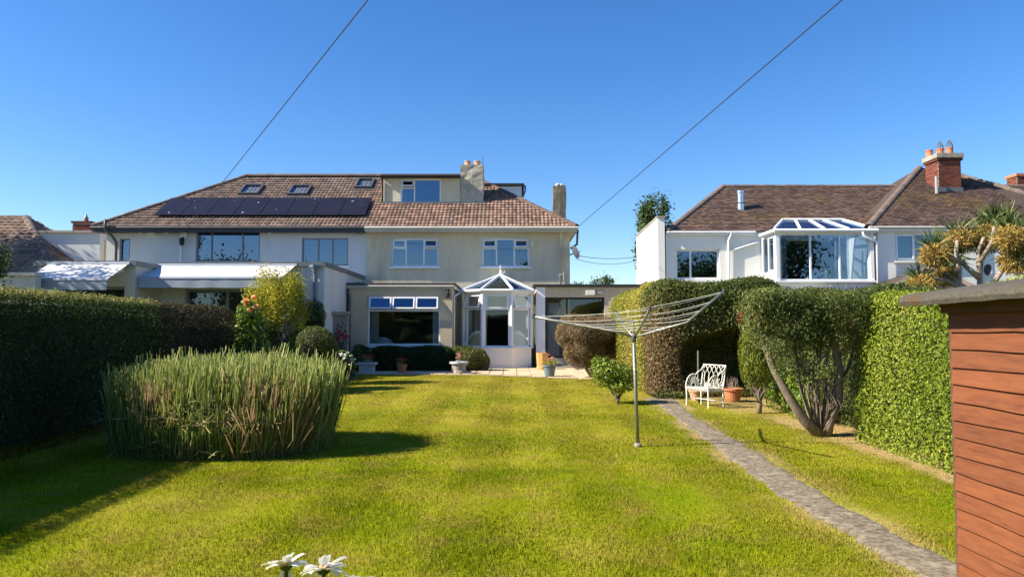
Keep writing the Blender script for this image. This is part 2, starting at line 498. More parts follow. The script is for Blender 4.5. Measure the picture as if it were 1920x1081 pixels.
LM = {
    'hedge': leaf_mat('hedge_leaf', [(0, (0.018, 0.036, 0.010)), (0.5, (0.04, 0.072, 0.018)), (0.82, (0.12, 0.165, 0.03)), (1, (0.30, 0.28, 0.08))]),
    'hedge_brown': leaf_mat('brownish_hedge_leaf', [(0, (0.03, 0.026, 0.012)), (0.5, (0.055, 0.05, 0.02)), (0.8, (0.11, 0.085, 0.035)), (1, (0.20, 0.15, 0.07))]),
    'bright': leaf_mat('bright_hedge_leaf', [(0, (0.10, 0.15, 0.012)), (0.45, (0.22, 0.29, 0.025)), (0.8, (0.34, 0.37, 0.06)), (0.95, (0.40, 0.34, 0.09)), (1, (0.42, 0.29, 0.12))], 0.25),
    'arch': leaf_mat('arch_hedge_leaf', [(0, (0.04, 0.065, 0.014)), (0.4, (0.09, 0.125, 0.024)), (0.68, (0.17, 0.175, 0.04)), (0.85, (0.13, 0.09, 0.04)), (1, (0.20, 0.13, 0.065))], 0.25),
    'gold': leaf_mat('yellow_green_hedge_leaf', [(0, (0.15, 0.17, 0.02)), (0.5, (0.30, 0.30, 0.035)), (0.85, (0.42, 0.37, 0.07)), (1, (0.44, 0.31, 0.12))], 0.25),
    'hebe': leaf_mat('dull_shrub_leaf', [(0, (0.036, 0.06, 0.014)), (0.5, (0.09, 0.125, 0.026)), (0.85, (0.17, 0.19, 0.045)), (1, (0.24, 0.19, 0.08))], 0.25),
    'conifer': leaf_mat('conifer_leaf', [(0, (0.05, 0.08, 0.010)), (0.5, (0.15, 0.19, 0.022)), (1, (0.28, 0.28, 0.05))], 0.25),
    'dry': leaf_mat('dry_twig_leaf', [(0, (0.10, 0.065, 0.03)), (0.5, (0.24, 0.165, 0.085)), (0.85, (0.38, 0.28, 0.16)), (1, (0.48, 0.39, 0.26))], 0.15, 0.8),
    'gloss': leaf_mat('glossy_leaf', [(0, (0.05, 0.10, 0.012)), (0.5, (0.15, 0.23, 0.025)), (1, (0.32, 0.38, 0.06))], 0.35, 0.35),
    'yellow': leaf_mat('yellow_green_leaf', [(0, (0.18, 0.20, 0.012)), (0.5, (0.38, 0.37, 0.025)), (1, (0.55, 0.48, 0.07))], 0.4),
    'blade': leaf_mat('cut_sword_leaf', [(0, (0.06, 0.10, 0.022)), (0.35, (0.18, 0.235, 0.045)), (0.62, (0.34, 0.38, 0.10)), (0.75, (0.46, 0.44, 0.20)), (0.85, (0.25, 0.15, 0.07)), (1, (0.50, 0.33, 0.19))], 0.3),
    'palm': leaf_mat('sword_leaf', [(0, (0.04, 0.07, 0.02)), (0.6, (0.11, 0.15, 0.045)), (0.9, (0.22, 0.24, 0.08)), (1, (0.36, 0.32, 0.09))], 0.25, 0.45),
    'panicle': leaf_mat('golden_seed_sprays', [(0, (0.20, 0.125, 0.03)), (0.5, (0.42, 0.29, 0.075)), (1, (0.60, 0.45, 0.15))], 0.2, 0.8),
    'tree': leaf_mat('tree_leaf', [(0, (0.03, 0.055, 0.015)), (0.5, (0.065, 0.105, 0.025)), (1, (0.13, 0.17, 0.05))], 0.3),
    'red': leaf_mat('red_petals', [(0, (0.45, 0.02, 0.04)), (1, (0.70, 0.10, 0.16))], 0.3),
    'pink': leaf_mat('pink_petals', [(0, (0.55, 0.12, 0.16)), (1, (0.80, 0.35, 0.35))], 0.3),
    'orange': leaf_mat('orange_petals', [(0, (0.75, 0.24, 0.05)), (1, (0.85, 0.45, 0.22))], 0.3),
    'whiteflower': leaf_mat('white_petals', [(0, (0.75, 0.75, 0.70)), (1, (0.85, 0.85, 0.82))], 0.25),
}


# ------------------------------------------------------------------ foliage builders
def leaf_quads(P, N, size, aspect=0.55, tilt=0.7, up=None):
    n = len(P)
    nrm = unit(N + tilt * rng.normal(size=(n, 3)))
    t = rng.normal(size=(n, 3))
    if up is not None: t = t * (1 - up) + np.array([0, 0, 1.0]) * up * 2 + N * up
    t = unit(t - nrm * (t * nrm).sum(1, keepdims=True))
    b = np.cross(nrm, t)
    L = (size * rng.uniform(0.6, 1.4, n))[:, None]
    V = np.empty((n, 4, 3), np.float32)
    V[:, 0] = P - t * L * 0.5
    V[:, 1] = P + b * L * aspect * 0.5 + nrm * L * 0.08
    V[:, 2] = P + t * L * 0.5
    V[:, 3] = P - b * L * aspect * 0.5 + nrm * L * 0.08
    return V.reshape(-1, 3)


def clump_tint(P, f=2.0, spread=0.25, bias=0.5, amp=0.25):
    return np.clip(bias + amp * nz(P, f) + spread * rng.normal(size=len(P)), 0, 1)


def foliage(name, P, N, size, mt, parent, tint, aspect=0.55, tilt=0.7, up=None):
    o = np_mesh(name, leaf_quads(P, N, size, aspect, tilt, up), 4, mt, parent, tint)
    o['kind'] = 'stuff'
    return o


def box_surface(c, h, r, n, bottom=False, faces=('x-', 'x+', 'y-', 'y+', 'z+')):
    areas = {'x-': h[1] * h[2], 'x+': h[1] * h[2], 'y-': h[0] * h[2], 'y+': h[0] * h[2], 'z+': h[0] * h[1]}
    tot = sum(areas[f] for f in faces)
    out = []
    for f in faces:
        m = max(4, int(n * areas[f] / tot))
        p = rng.uniform(-1, 1, (m, 3)) * h
        k = 'xyz'.index(f[0]); p[:, k] = h[k] * (1 if f[1] == '+' else -1)
        out.append(p)
    p = np.concatenate(out)
    return round_map(p, c, h, r)


def round_map(p, c, h, r):
    inner = np.maximum(np.array(h) - r, 0.01)
    q = np.clip(p, -inner, inner)
    q[:, 2] = np.clip(p[:, 2], -h[2], inner[2])      # keep the base square
    d = unit(p - q + 1e-6)
    return np.array(c) + q + d * r, d


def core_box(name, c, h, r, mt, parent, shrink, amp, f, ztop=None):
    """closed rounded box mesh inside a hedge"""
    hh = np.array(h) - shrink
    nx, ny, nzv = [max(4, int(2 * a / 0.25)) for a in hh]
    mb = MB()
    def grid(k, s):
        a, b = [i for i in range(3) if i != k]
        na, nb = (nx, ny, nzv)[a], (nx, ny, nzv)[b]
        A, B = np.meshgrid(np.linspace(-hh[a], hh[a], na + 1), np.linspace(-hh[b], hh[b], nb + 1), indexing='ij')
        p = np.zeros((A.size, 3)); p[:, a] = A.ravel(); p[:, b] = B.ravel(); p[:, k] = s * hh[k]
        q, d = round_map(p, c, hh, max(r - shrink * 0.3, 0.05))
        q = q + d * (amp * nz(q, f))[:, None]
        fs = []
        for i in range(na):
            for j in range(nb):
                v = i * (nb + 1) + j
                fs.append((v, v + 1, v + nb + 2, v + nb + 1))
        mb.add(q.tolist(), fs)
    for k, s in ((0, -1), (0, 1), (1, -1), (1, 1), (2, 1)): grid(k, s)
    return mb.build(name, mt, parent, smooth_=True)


def hedge(name, label, cat, x0, x1, y0, y1, z1, n, leaf, mkey, r=0.25, amp=0.06, f=2.2, depth=0.12, bias=0.5, tamp=0.25, spread=0.25,
          core='twig_green', thin=None, group=None, faces=('x-', 'x+', 'y-', 'y+', 'z+'), tintfun=None, dispfun=None, aspect=0.55):
    z0 = gz((y0 + y1) / 2) - 0.02
    c = np.array([(x0 + x1) / 2, (y0 + y1) / 2, (z0 + z1) / 2]); h = np.array([(x1 - x0) / 2, (y1 - y0) / 2, (z1 - z0) / 2])
    t = thing(name, label, cat, (c[0], c[1], z0), group=group)
    P, N = box_surface(c, h, r, n, faces=faces)
    disp = amp * nz(P, f) + 0.02 * rng.normal(size=len(P)) - depth * rng.uniform(0, 1, len(P)) ** 2
    if dispfun is not None: disp = disp + dispfun(P)
    P = P + N * disp[:, None]
    keep = P[:, 2] > z0 + 0.01
    if thin is not None: keep &= rng.uniform(size=len(P)) < thin(P)
    P = P[keep]; N = N[keep]
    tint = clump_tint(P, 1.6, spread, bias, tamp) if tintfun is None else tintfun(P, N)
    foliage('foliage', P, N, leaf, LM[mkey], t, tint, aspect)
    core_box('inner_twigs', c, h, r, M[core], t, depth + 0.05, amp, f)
    return t, P, N


def blob(c, rad, n, amp=0.18, f=3.0, depth=0.25, zmin=None, flat=0.0):
    d = unit(rng.normal(size=(n, 3)))
    rr = 1 + amp * nz(d * 1.0, f) - depth * rng.uniform(0, 1, n) ** 2
    P = np.array(c) + d * np.array(rad) * rr[:, None]
    N = unit(d / np.array(rad))
    if zmin is not None:
        k = P[:, 2] > zmin
        P, N = P[k], N[k]
    return P, N


def branches(mb, base, tips, r0, r1, wob=0.08, n=6, segs=5):
    base = Vector(base)
    for tp in tips:
        tp = Vector(tp)
        pts = []; rs = []
        for i in range(segs + 1):
            a = i / segs
            p = base.lerp(tp, a)
            if 0 < i < segs: p += Vector((random.uniform(-wob, wob), random.uniform(-wob, wob), random.uniform(-wob, wob) * 0.5))
            pts.append(p); rs.append(r0 * (1 - a) + r1 * a)
        mb.tube(pts, rs, n)
    return mb


def shrub(name, label, cat, base, blobs, n, leaf, mkey, stems=5, r0=0.02, bark='bark', bias=0.5, aspect=0.55, amp=0.2, depth=0.4, group=None, tilt=0.7, core=None, up=None, zmin=0.02, spread=0.25, f=3.0):
    """blobs: list of (centre, radii) in world coordinates"""
    t = thing(name, label, cat, base, group=group)
    Ps = []; Ns = []
    tot = sum(b[1][0] * b[1][2] for b in blobs)
    for c, rad in blobs:
        P, N = blob(c, rad, int(n * rad[0] * rad[2] / tot), amp, f, depth, base[2] + zmin)
        Ps.append(P); Ns.append(N)
    P = np.concatenate(Ps); N = np.concatenate(Ns)
    foliage('foliage', P, N, leaf, LM[mkey], t, clump_tint(P, 3.0, spread, bias, 0.2), aspect, tilt, up)
    if stems:
        mb = MB()
        tips = []
        for i in range(stems):
            c, rad = blobs[i % len(blobs)]
            w = random.uniform(0, 6.28)
            tips.append((c[0] + rad[0] * 0.5 * math.cos(w), c[1] + rad[1] * 0.5 * math.sin(w), c[2] + rad[2] * random.uniform(-0.2, 0.5)))
        branches(mb, base, tips, r0, r0 * 0.35, 0.05)
        mb.build('stems', M[bark], t, smooth_=True)
    if core:
        for c, rad in blobs:
            mb = MB()
            prof = [(max(0.01, math.sin(a * math.pi / 8)) * 1.0, -math.cos(a * math.pi / 8)) for a in range(9)]
            mb.lathe(prof, (0, 0, 0), 12)
            k = 0.72
            mb.v = [(c[0] + p[0] * rad[0] * k, c[1] + p[1] * rad[1] * k, max(base[2], c[2] + p[2] * rad[2] * k)) for p in mb.v]
            mb.build('inner_twigs', M[core], t, smooth_=True)  # solid dark core added to block light through the leaves
    return t


# ------------------------------------------------------------------ ground, lawn, path, patio
g = MB().box(-900, 900, -900, 1500, -0.6, -0.05)
tag(g.build('ground', M['ground']), kind='structure')

PLY = [3.5, 4.75, 5.73, 6.73, 8.0, 9.3, 11.5, 13.0, 14.6, 15.6]
PLX = [2.50, 2.51, 2.49, 2.43, 2.50, 2.60, 2.72, 2.80, 2.86, 2.80]
PRY = [3.5, 4.82, 5.1, 6.34, 7.75, 9.66, 12.6, 13.6, 14.6, 15.6]
PRX = [2.95, 2.95, 2.94, 2.92, 3.0, 3.14, 3.2, 3.3, 3.42, 3.5]


def path_edges(y):
    y = np.asarray(y, float)
    w = 0.02 * np.sin(y * 7.1) + 0.015 * np.sin(y * 17.3 + 1) + 0.012 * np.sin(y * 31 + 2)
    w2 = 0.025 * np.sin(y * 6.3 + 2) + 0.015 * np.sin(y * 19.3 + 4) + 0.012 * np.sin(y * 37)
    return np.interp(y, PLY, PLX) + w, np.interp(y, PRY, PRX) + w2


def straw_amount(x, y):
    """bare straw-coloured strip beside the clipped hedge and along the path edges"""
    x = np.asarray(x, float); y = np.asarray(y, float)
    P = np.stack([x, y, x * 0], -1)
    e = 4.42 + 0.16 * nz(P, 2.0) + 0.1 * nz(P, 7.0)
    s = smooth(-0.12, 0.14, x - e) * smooth(5.0, 6.0, y) * (1 - smooth(12.0, 13.5, y))
    s2 = smooth(-0.1, 0.2, x - (4.0 + 0.2 * nz(P, 2.5))) * smooth(12.5, 14.0, y) * 0.8
    l, r = path_edges(y)
    d = np.minimum(np.abs(x - l), np.abs(x - r))
    s3 = (1 - smooth(0.03, 0.20, d)) * np.clip(0.6 + 0.6 * nz(P, 3.0), 0, 0.95) * (y < 15.5)
    return np.clip(np.maximum(np.maximum(s, s2), s3), 0, 1)


# patio outline against the lawn
PATY_X = [-6.2, -4.6, -3.2, -1.0, 0.6, 1.8, 3.2]
PATY_Y = [22.6, 22.4, 22.3, 22.2, 21.2, 20.4, 20.2]


def patio_edge(x):
    return np.interp(x, PATY_X, PATY_Y)


xs = np.linspace(-7.4, 6.4, 93); ys = np.linspace(-3.0, 23.4, 177)
XX, YY = np.meshgrid(xs, ys, indexing='ij')
ZZ = 0.12 * smooth(11.0, 21.0, YY) + 0.006 * nz(np.stack([XX, YY, XX * 0], -1), 2.0)
ZZ = np.where(YY > patio_edge(XX) + 0.05, np.minimum(ZZ, 0.06), ZZ)
LAWN_V = np.stack([XX, YY, ZZ], -1).reshape(-1, 3)
nyv = len(ys)
lf = [(i * nyv + j, (i + 1) * nyv + j, (i + 1) * nyv + j + 1, i * nyv + j + 1) for i in range(len(xs) - 1) for j in range(nyv - 1)]
me = bpy.data.meshes.new('lawn'); me.from_pydata(LAWN_V.tolist(), [], lf); me.materials.append(M['lawn'])
sa = me.attributes.new('straw', 'FLOAT', 'POINT')
sa.data.foreach_set('value', straw_amount(LAWN_V[:, 0], LAWN_V[:, 1]).astype(np.float32))
me.polygons.foreach_set('use_smooth', [True] * len(me.polygons)); me.update()
lawn = tag(link('lawn', me), kind='structure')

# concrete path
py_ = np.arange(2.0, 15.6, 0.06)
L_, R_ = path_edges(py_)
mb = MB(); NA = 9
for y, l, r in zip(py_, L_, R_):
    for k in range(NA):
        a = k / (NA - 1)
        x = l + (r - l) * a
        z = gz(y) + 0.014 + (-0.03 if k in (0, NA - 1) else 0.006 * float(nz([x * 3, y * 3, 0])))
        mb.v.append((x, y, z))
for i in range(len(py_) - 1):
    for k in range(NA - 1):
        v = i * NA + k
        mb.f.append((v, v + 1, v + NA + 1, v + NA))
tag(mb.build('garden_path', M['path'], smooth_=True), kind='structure')

# patio with slabs
mb = MB()
pts = [(x, float(patio_edge(x))) for x in PATY_X] + [(3.2, 26.6), (-6.2, 28.0)]
mb.poly([(x, y, 0.04) for x, y in pts], 0.075, (0, 0, 1))
patio = tag(mb.build('patio', M['joint']), kind='structure')
slab = MB().add([(a * 0.212, b * 0.212, z) for z in (0, 0.022) for a, b in ((-1, -1), (1, -1), (1, 1), (-1, 1))][:4] +
                [(a * 0.204, b * 0.204, 0.026) for a, b in ((-1, -1), (1, -1), (1, 1), (-1, 1))],
                [(4, 5, 6, 7), (0, 1, 5, 4), (1, 2, 6, 5), (2, 3, 7, 6), (3, 0, 4, 7)])
slab_me = None
nsl = 0
for i in range(21):
    for j in range(13):
        x = -6.0 + 0.44 * (i + 0.5); y = 20.4 + 0.44 * (j + 0.5)
        if x > 3.1 or y - 0.22 < float(patio_edge(x)) or y > 26.2: continue
        if slab_me is None:
            o = slab.build('paving_slab', M['slab'], patio, local=True); slab_me = o.data
        else:
            o = link('paving_slab', slab_me, patio)
        o.location = (x, y, 0.1145 + random.uniform(-0.002, 0.002))
        o.rotation_euler = (random.uniform(-0.004, 0.004), random.uniform(-0.004, 0.004), 0)

# flower bed soil on the left
mb = MB(); npt = 40
for k in range(npt):
    y = 12.6 + k * 10.2 / (npt - 1)
    xe = -4.75 + 0.25 * math.sin(y * 1.3) + 0.1 * math.sin(y * 4.1)
    for x, dz in ((-6.6, 0.03), (-5.5, 0.05), (xe - 0.05, 0.035), (xe, -0.02)):
        mb.v.append((x, y, gz(y) + dz))
for k in range(npt - 1):
    for q in range(3):
        v = k * 4 + q; mb.f.append((v, v + 1, v + 5, v + 4))
tag(mb.build('flower_bed_soil', M['soil'], smooth_=True), kind='structure')


# grass blades
def blades(n, y0, y1, hgt, wid):
    y = rng.uniform(y0, y1, n); x = rng.uniform(-6.3, 5.6, n)
    x = np.clip(x, -0.74 * y, 0.74 * y)
    dup_ = (x <= -0.739 * y) | (x >= 0.739 * y)
    l, r = path_edges(y)
    jit = 0.035 * rng.normal(size=n)
    onp = (x > l + 0.03 + jit) & (x < r - 0.03 + jit) & (y < 15.5)
    bed = (y > 12.6) & (x < -4.75 + 0.25 * np.sin(y * 1.3))
    pat = y > patio_edge(x) - 0.02
    st = straw_amount(x, y)
    k = ~(dup_ | onp | bed | pat) & ~((st > 0.8) & (rng.uniform(size=n) < 0.35) & (x > 3.8))
    x, y, st = x[k], y[k], st[k]; n = len(x)
    z = 0.12 * smooth(11.0, 21.0, y) - 0.004
    P = np.stack([x, y, z], -1)
    flat = (st > 0.5) & (rng.uniform(size=n) < 0.8)
    H = hgt * rng.uniform(0.5, 1.25, n) * (1 + 0.25 * nz(P, 1.7)) * np.where(flat, 0.9, 1)
    w = rng.uniform(0, 2 * np.pi, n)
    lean = np.where(flat, 2.6, rng.uniform(0.1, 0.8, n))
    dirn = np.stack([np.cos(w), np.sin(w), np.zeros(n)], -1)
    side = np.stack([-np.sin(w + rng.normal(0, .5, n)), np.cos(w), np.zeros(n)], -1)
    inv = 1 / np.sqrt(1 + lean ** 2)
    tip = P + (dirn * (lean * inv)[:, None] + np.array([0, 0, 1.0]) * inv[:, None]) * H[:, None]
    W = wid * rng.uniform(0.6, 1.3, n)[:, None]
    V = np.empty((n, 3, 3), np.float32)
    V[:, 0] = P - side * W * .5 + np.array([0, 0, .006]) * flat[:, None]; V[:, 1] = P + side * W * .5 + np.array([0, 0, .006]) * flat[:, None]; V[:, 2] = tip
    tint = np.clip(0.5 + 0.24 * rng.normal(size=n) + 0.15 * nz(P, 6.0), 0, 1)
    return V.reshape(-1, 3), tint, st


parts = [blades(300000, 3.9, 8.0, 0.034, 0.0065), blades(190000, 8.0, 13.0, 0.031, 0.009), blades(120000, 13.0, 22.6, 0.030, 0.013)]
V = np.concatenate([p[0] for p in parts]); tn = np.concatenate([p[1] for p in parts]); st = np.concatenate([p[2] for p in parts])
go = np_mesh('grass', V, 3, M['blade'], None, tn)
sa = go.data.attributes.new('straw', 'FLOAT', 'POINT'); sa.data.foreach_set('value', np.repeat(st.astype(np.float32), 3))
tag(go, 'short yellow-green mown grass growing over the lawn', 'grass', kind='stuff')


# ------------------------------------------------------------------ building helpers
def wall_panel(mb, O, u, n, w, z0, z1, th, holes):
    """wall with openings; O at floor level left end of the outer face, u along, n outward"""
    O = Vector(O); u = Vector(u); n = Vector(n)
    us = sorted(set([0, w] + [a for h in holes for a in h[:2]])); zs = sorted(set([z0, z1] + [a for h in holes for a in h[2:]]))
    P = lambda a, b, c: O + u * a + n * b + Vector((0, 0, c - O.z)) 
    nu, nzz = len(us) - 1, len(zs) - 1
    solid = [[not any(h[0] - 1e-6 <= us[i] and us[i + 1] <= h[1] + 1e-6 and h[2] - 1e-6 <= zs[j] and zs[j + 1] <= h[3] + 1e-6 for h in holes) for j in range(nzz)] for i in range(nu)]
    S_ = lambda i, j: 0 <= i < nu and 0 <= j < nzz and solid[i][j]
    for i in range(nu):
        for j in range(nzz):
            if not solid[i][j]: continue
            a0, a1, c0, c1 = us[i], us[i + 1], zs[j], zs[j + 1]
            mb.add([P(a0, 0, c0), P(a1, 0, c0), P(a1, 0, c1), P(a0, 0, c1)], [(0, 1, 2, 3)])
            mb.add([P(a0, -th, c0), P(a1, -th, c0), P(a1, -th, c1), P(a0, -th, c1)], [(3, 2, 1, 0)])
            if not S_(i - 1, j): mb.add([P(a0, 0, c0), P(a0, -th, c0), P(a0, -th, c1), P(a0, 0, c1)], [(3, 2, 1, 0)])
            if not S_(i + 1, j): mb.add([P(a1, 0, c0), P(a1, -th, c0), P(a1, -th, c1), P(a1, 0, c1)], [(0, 1, 2, 3)])
            if not S_(i, j - 1): mb.add([P(a0, 0, c0), P(a1, 0, c0), P(a1, -th, c0), P(a0, -th, c0)], [(3, 2, 1, 0)])
            if not S_(i, j + 1): mb.add([P(a0, 0, c1), P(a1, 0, c1), P(a1, -th, c1), P(a0, -th, c1)], [(0, 1, 2, 3)])


def front_wall(mb, x0, x1, y, z0, z1, th, holes):
    """holes in world x and z"""
    wall_panel(mb, (x0, y, z0), (1, 0, 0), (0, -1, 0), x1 - x0, z0, z1, th, [(h[0] - x0, h[1] - x0, h[2], h[3]) for h in holes])


def window(parent, O, u, n, w, h, cols, fm, gm, name='window', fw=0.055, fd=0.07, setback=0.05, sill=None, sill_mat=None, open_depth=0.16, label=None):
    """O = lower left corner of the opening on the outer wall face.  cols: list of (width share, [(height share, kind)...]) from the bottom up;
    kind 'p' fixed pane, 'o' top-hung light propped open, 'c' closed light with its own sash"""
    O = Vector(O); u = Vector(u); n = Vector(n); zv = Vector((0, 0, 1))
    O = O - n * setback
    fr = MB()
    fr.obox(O, u, n, 0, w, -fd, 0, 0, fw); fr.obox(O, u, n, 0, w, -fd, 0, h - fw, h)
    fr.obox(O, u, n, 0, fw, -fd, 0, fw, h - fw); fr.obox(O, u, n, w - fw, w, -fd, 0, fw, h - fw)
    wsum = sum(c[0] for c in cols)
    x = fw; inner_w = w - 2 * fw
    panes = []; sashes = []
    for ci, (cw, rows) in enumerate(cols):
        x1 = x + inner_w * cw / wsum
        a0 = x + (fw * 0.45 if ci else 0); a1 = x1 - (fw * 0.45 if ci < len(cols) - 1 else 0)
        if ci < len(cols) - 1: fr.obox(O, u, n, x1 - fw * 0.45, x1 + fw * 0.45, -fd, 0.004, fw, h - fw)
        hs = sum(r[0] for r in rows); z = fw; ih = h - 2 * fw
        for ri, (rh, kind) in enumerate(rows):
            z1 = z + ih * rh / hs
            c0 = z + (fw * 0.45 if ri else 0); c1 = z1 - (fw * 0.45 if ri < len(rows) - 1 else 0)
            if ri < len(rows) - 1: fr.obox(O, u, n, a0, a1, -fd, 0.002, z1 - fw * 0.45, z1 + fw * 0.45)
            if kind == 'p': panes.append((a0, a1, c0, c1))
            else: sashes.append((a0, a1, c0, c1, kind))
            z = z1
        x = x1
    wo_ = fr.build(name, fm, parent)
    if label: wo_['label'] = label
    for a0, a1, c0, c1 in panes:
        MB().obox(O, u, n, a0 - 0.008, a1 + 0.008, -fd * 0.6, -fd * 0.6 + 0.008, c0 - 0.008, c1 + 0.008).build('pane', gm, wo_)
    for a0, a1, c0, c1, kind in sashes:
        th = math.asin(min(0.9, open_depth / (c1 - c0))) if kind == 'o' else 0.0
        ax = -zv * math.cos(th) + n * math.sin(th)          # from hinge at top, downwards
        nn = n * math.cos(th) + zv * math.sin(th)
        H = O + zv * c1 + n * 0.012
        hh = c1 - c0
        s = MB()
        def ob(m, p0, p1, q0, q1, d0, d1):
            vs = []
            for q in (q0, q1):
                for p_, d in ((p0, d1), (p1, d1), (p1, d0), (p0, d0)):
                    vs.append(H + u * p_ + ax * q + nn * d)
            m.add(vs, [(3, 2, 1, 0), (4, 5, 6, 7), (0, 1, 5, 4), (1, 2, 6, 5), (2, 3, 7, 6), (3, 0, 4, 7)])
        e = 0.045
        ob(s, a0, a1, 0, e, -0.04, 0.018); ob(s, a0, a1, hh - e, hh, -0.04, 0.018)
        ob(s, a0, a0 + e, e, hh - e, -0.04, 0.018); ob(s, a1 - e, a1, e, hh - e, -0.04, 0.018)
        so = s.build('opening_light', fm, wo_)
        gpane = MB(); ob(gpane, a0 + e - 0.006, a1 - e + 0.006, e - 0.006, hh - e + 0.006, -0.016, -0.008)
        gpane.build('pane', gm, wo_)
    if sill:
        sm = MB().obox(O, u, n, -0.08, w + 0.08, -0.02, setback + sill, -0.07, 0.0)
        sm.build('sill', sill_mat or fm, wo_)
    return wo_


def tiles(name, eave_a, eave_b, up, length_up, tw, ex, mt, parent, inside, wave=0.032, thick=0.04, lift=0.02, per=4, jit=0.004):
    """overlapping tile courses on a roof plane. inside(u, v) says which tiles exist"""
    A = Vector(eave_a); u = (Vector(eave_b) - A); W = u.length; u.normalize()
    up = Vector(up).normalized(); n = u.cross(up).normalized()
    if n.z < 0: n = -n
    A = np.array(A); u = np.array(u); upv = np.array(up); n = np.array(n)
    nu = int(W / tw); nv = int(length_up / ex)
    prof_t = np.linspace(0, 1, per + 1)
    prof_h = wave * (0.5 - 0.5 * np.cos(2 * np.pi * prof_t)) if wave > 0 else np.zeros(per + 1)
    V = []; T = []
    for j in range(nv):
        off = (0.5 * tw if (wave == 0 and j % 2) else 0)
        for i in range(-1, nu + 1):
            a0 = i * tw + off
            if not inside(a0 + tw / 2, (j + 0.5) * ex): continue
            dz = random.uniform(-jit, jit); dv = random.uniform(-jit, jit) * 1.5
            v0 = j * ex + dv; v1 = (j + 1) * ex + ex * 0.12
            gap = 0.0 if wave > 0 else tw * 0.03
            tint = random.random()
            lo = []; hi = []; dn = []
            for q in range(per + 1):
                aa = a0 + gap + (tw - 2 * gap) * prof_t[q]
                base = A + u * aa
                lo.append(base + upv * v0 + n * (lift + thick + prof_h[q] + dz))
                hi.append(base + upv * v1 + n * (lift + prof_h[q] + dz * 0.5))
                dn.append(base + upv * v0 + n * (lift - 0.01))
            for q in range(per):
                V += [lo[q], lo[q + 1], hi[q + 1], hi[q]]; T.append(tint)
                V += [dn[q], dn[q + 1], lo[q + 1], lo[q]]; T.append(tint)
    o = np_mesh(name, np.array(V), 4, mt, parent, np.array(T))
    o['kind'] = 'stuff'
    return o


_ridge_me = {}


def ridge_run(parent, a, b, r=0.12, step=0.42, mt='ridge', lift=0.0, name='ridge_tile'):
    a = Vector(a); b = Vector(b)
    d = b - a; L = d.length; d.normalize()
    cnt = max(1, int(round(L / step))); s = L / cnt
    key = (round(r, 3), mt)
    if key not in _ridge_me:
        m = MB(); N_ = 8; Lt = 1.06
        for k, rr in ((0, r * 1.07), (1, r)):
            for q in range(N_ + 1):
                w = math.pi * (-0.12 + 1.24 * q / N_)
                m.v.append((k * Lt, rr * math.cos(w), rr * math.sin(w) * 0.85 - 0.02))
            for q in range(N_ + 1):
                w = math.pi * (-0.12 + 1.24 * q / N_)
                m.v.append((k * Lt, (rr - 0.02) * math.cos(w), (rr - 0.02) * math.sin(w) * 0.85 - 0.02))
        n1 = N_ + 1
        for q in range(N_):
            m.f.append((q, q + 1, 2 * n1 + q + 1, 2 * n1 + q))
            m.f.append((n1 + q, q, q + 1, n1 + q + 1)[::-1])
        me_ = bpy.data.meshes.new(name); me_.from_pydata(m.v, [], m.f); me_.materials.append(M[mt]); me_.update()
        _ridge_me[key] = me_
    xax = d; zax = Vector((0, 0, 1)); yax = zax.cross(xax).normalized(); zax = xax.cross(yax)
    rot = Matrix((xax, yax, zax)).transposed().to_4x4()
    po = origin(parent)
    for i in range(cnt):
        o = link(name, _ridge_me[key], parent)
        p = a + d * (s * i) + zax * lift - po
        o.matrix_local = Matrix.Translation(p) @ rot @ Matrix.Diagonal((s, 1, 1 + random.uniform(-.06, .06), 1))


def gutter(parent, x0, x1, y, z, mt, r=0.06, name='gutter'):
    m = MB()
    m.tube([(x0, y, z), (x1, y, z)], r, 10)
    return m.build(name, mt, parent, smooth_=False)


def bricks(name, x0, x1, y0, y1, z0, z1, parent, bl=0.225, bh=0.075, mj=0.010):
    """brick courses round a stack, one mesh"""
    V = []; T = []
    nz_ = int((z1 - z0) / bh)
    def face(O, u, n, W, odd):
        O = np.array(O, float); u = np.array(u, float); n = np.array(n, float); zz = np.array([0, 0, 1.0])
        for j in range(nz_):
            a = -(bl / 2 if (j + odd) % 2 else 0)
            while a < W - 0.01:
                a0 = max(a, 0) + mj / 2; a1 = min(a + bl, W) - mj / 2; a += bl
                if a1 - a0 < 0.03: continue
                c0 = j * bh + mj / 2; c1 = (j + 1) * bh - mj / 2
                d = 0.012 + random.uniform(-0.002, 0.003); t = random.random()
                P = lambda p, q, e: O + u * p + zz * q + n * e
                f = [P(a0, c0, d), P(a1, c0, d), P(a1, c1, d), P(a0, c1, d)]; bk = [P(a0, c0, 0), P(a1, c0, 0), P(a1, c1, 0), P(a0, c1, 0)]
                V.extend(f); T.append(t)
                for k in range(4):
                    k2 = (k + 1) % 4
                    V.extend([bk[k], bk[k2], f[k2], f[k]]); T.append(t)
    face((x0, y0, z0), (1, 0, 0), (0, -1, 0), x1 - x0, 0)
    face((x1, y0, z0), (0, 1, 0), (1, 0, 0), y1 - y0, 1)
    face((x0, y1, z0), (0, -1, 0), (-1, 0, 0), y1 - y0, 1)
    face((x1, y1, z0), (-1, 0, 0), (0, 1, 0), x1 - x0, 0)
    o = np_mesh(name, np.array(V), 4, M['brick'], parent, np.array(T)); o['kind'] = 'stuff'
    return o


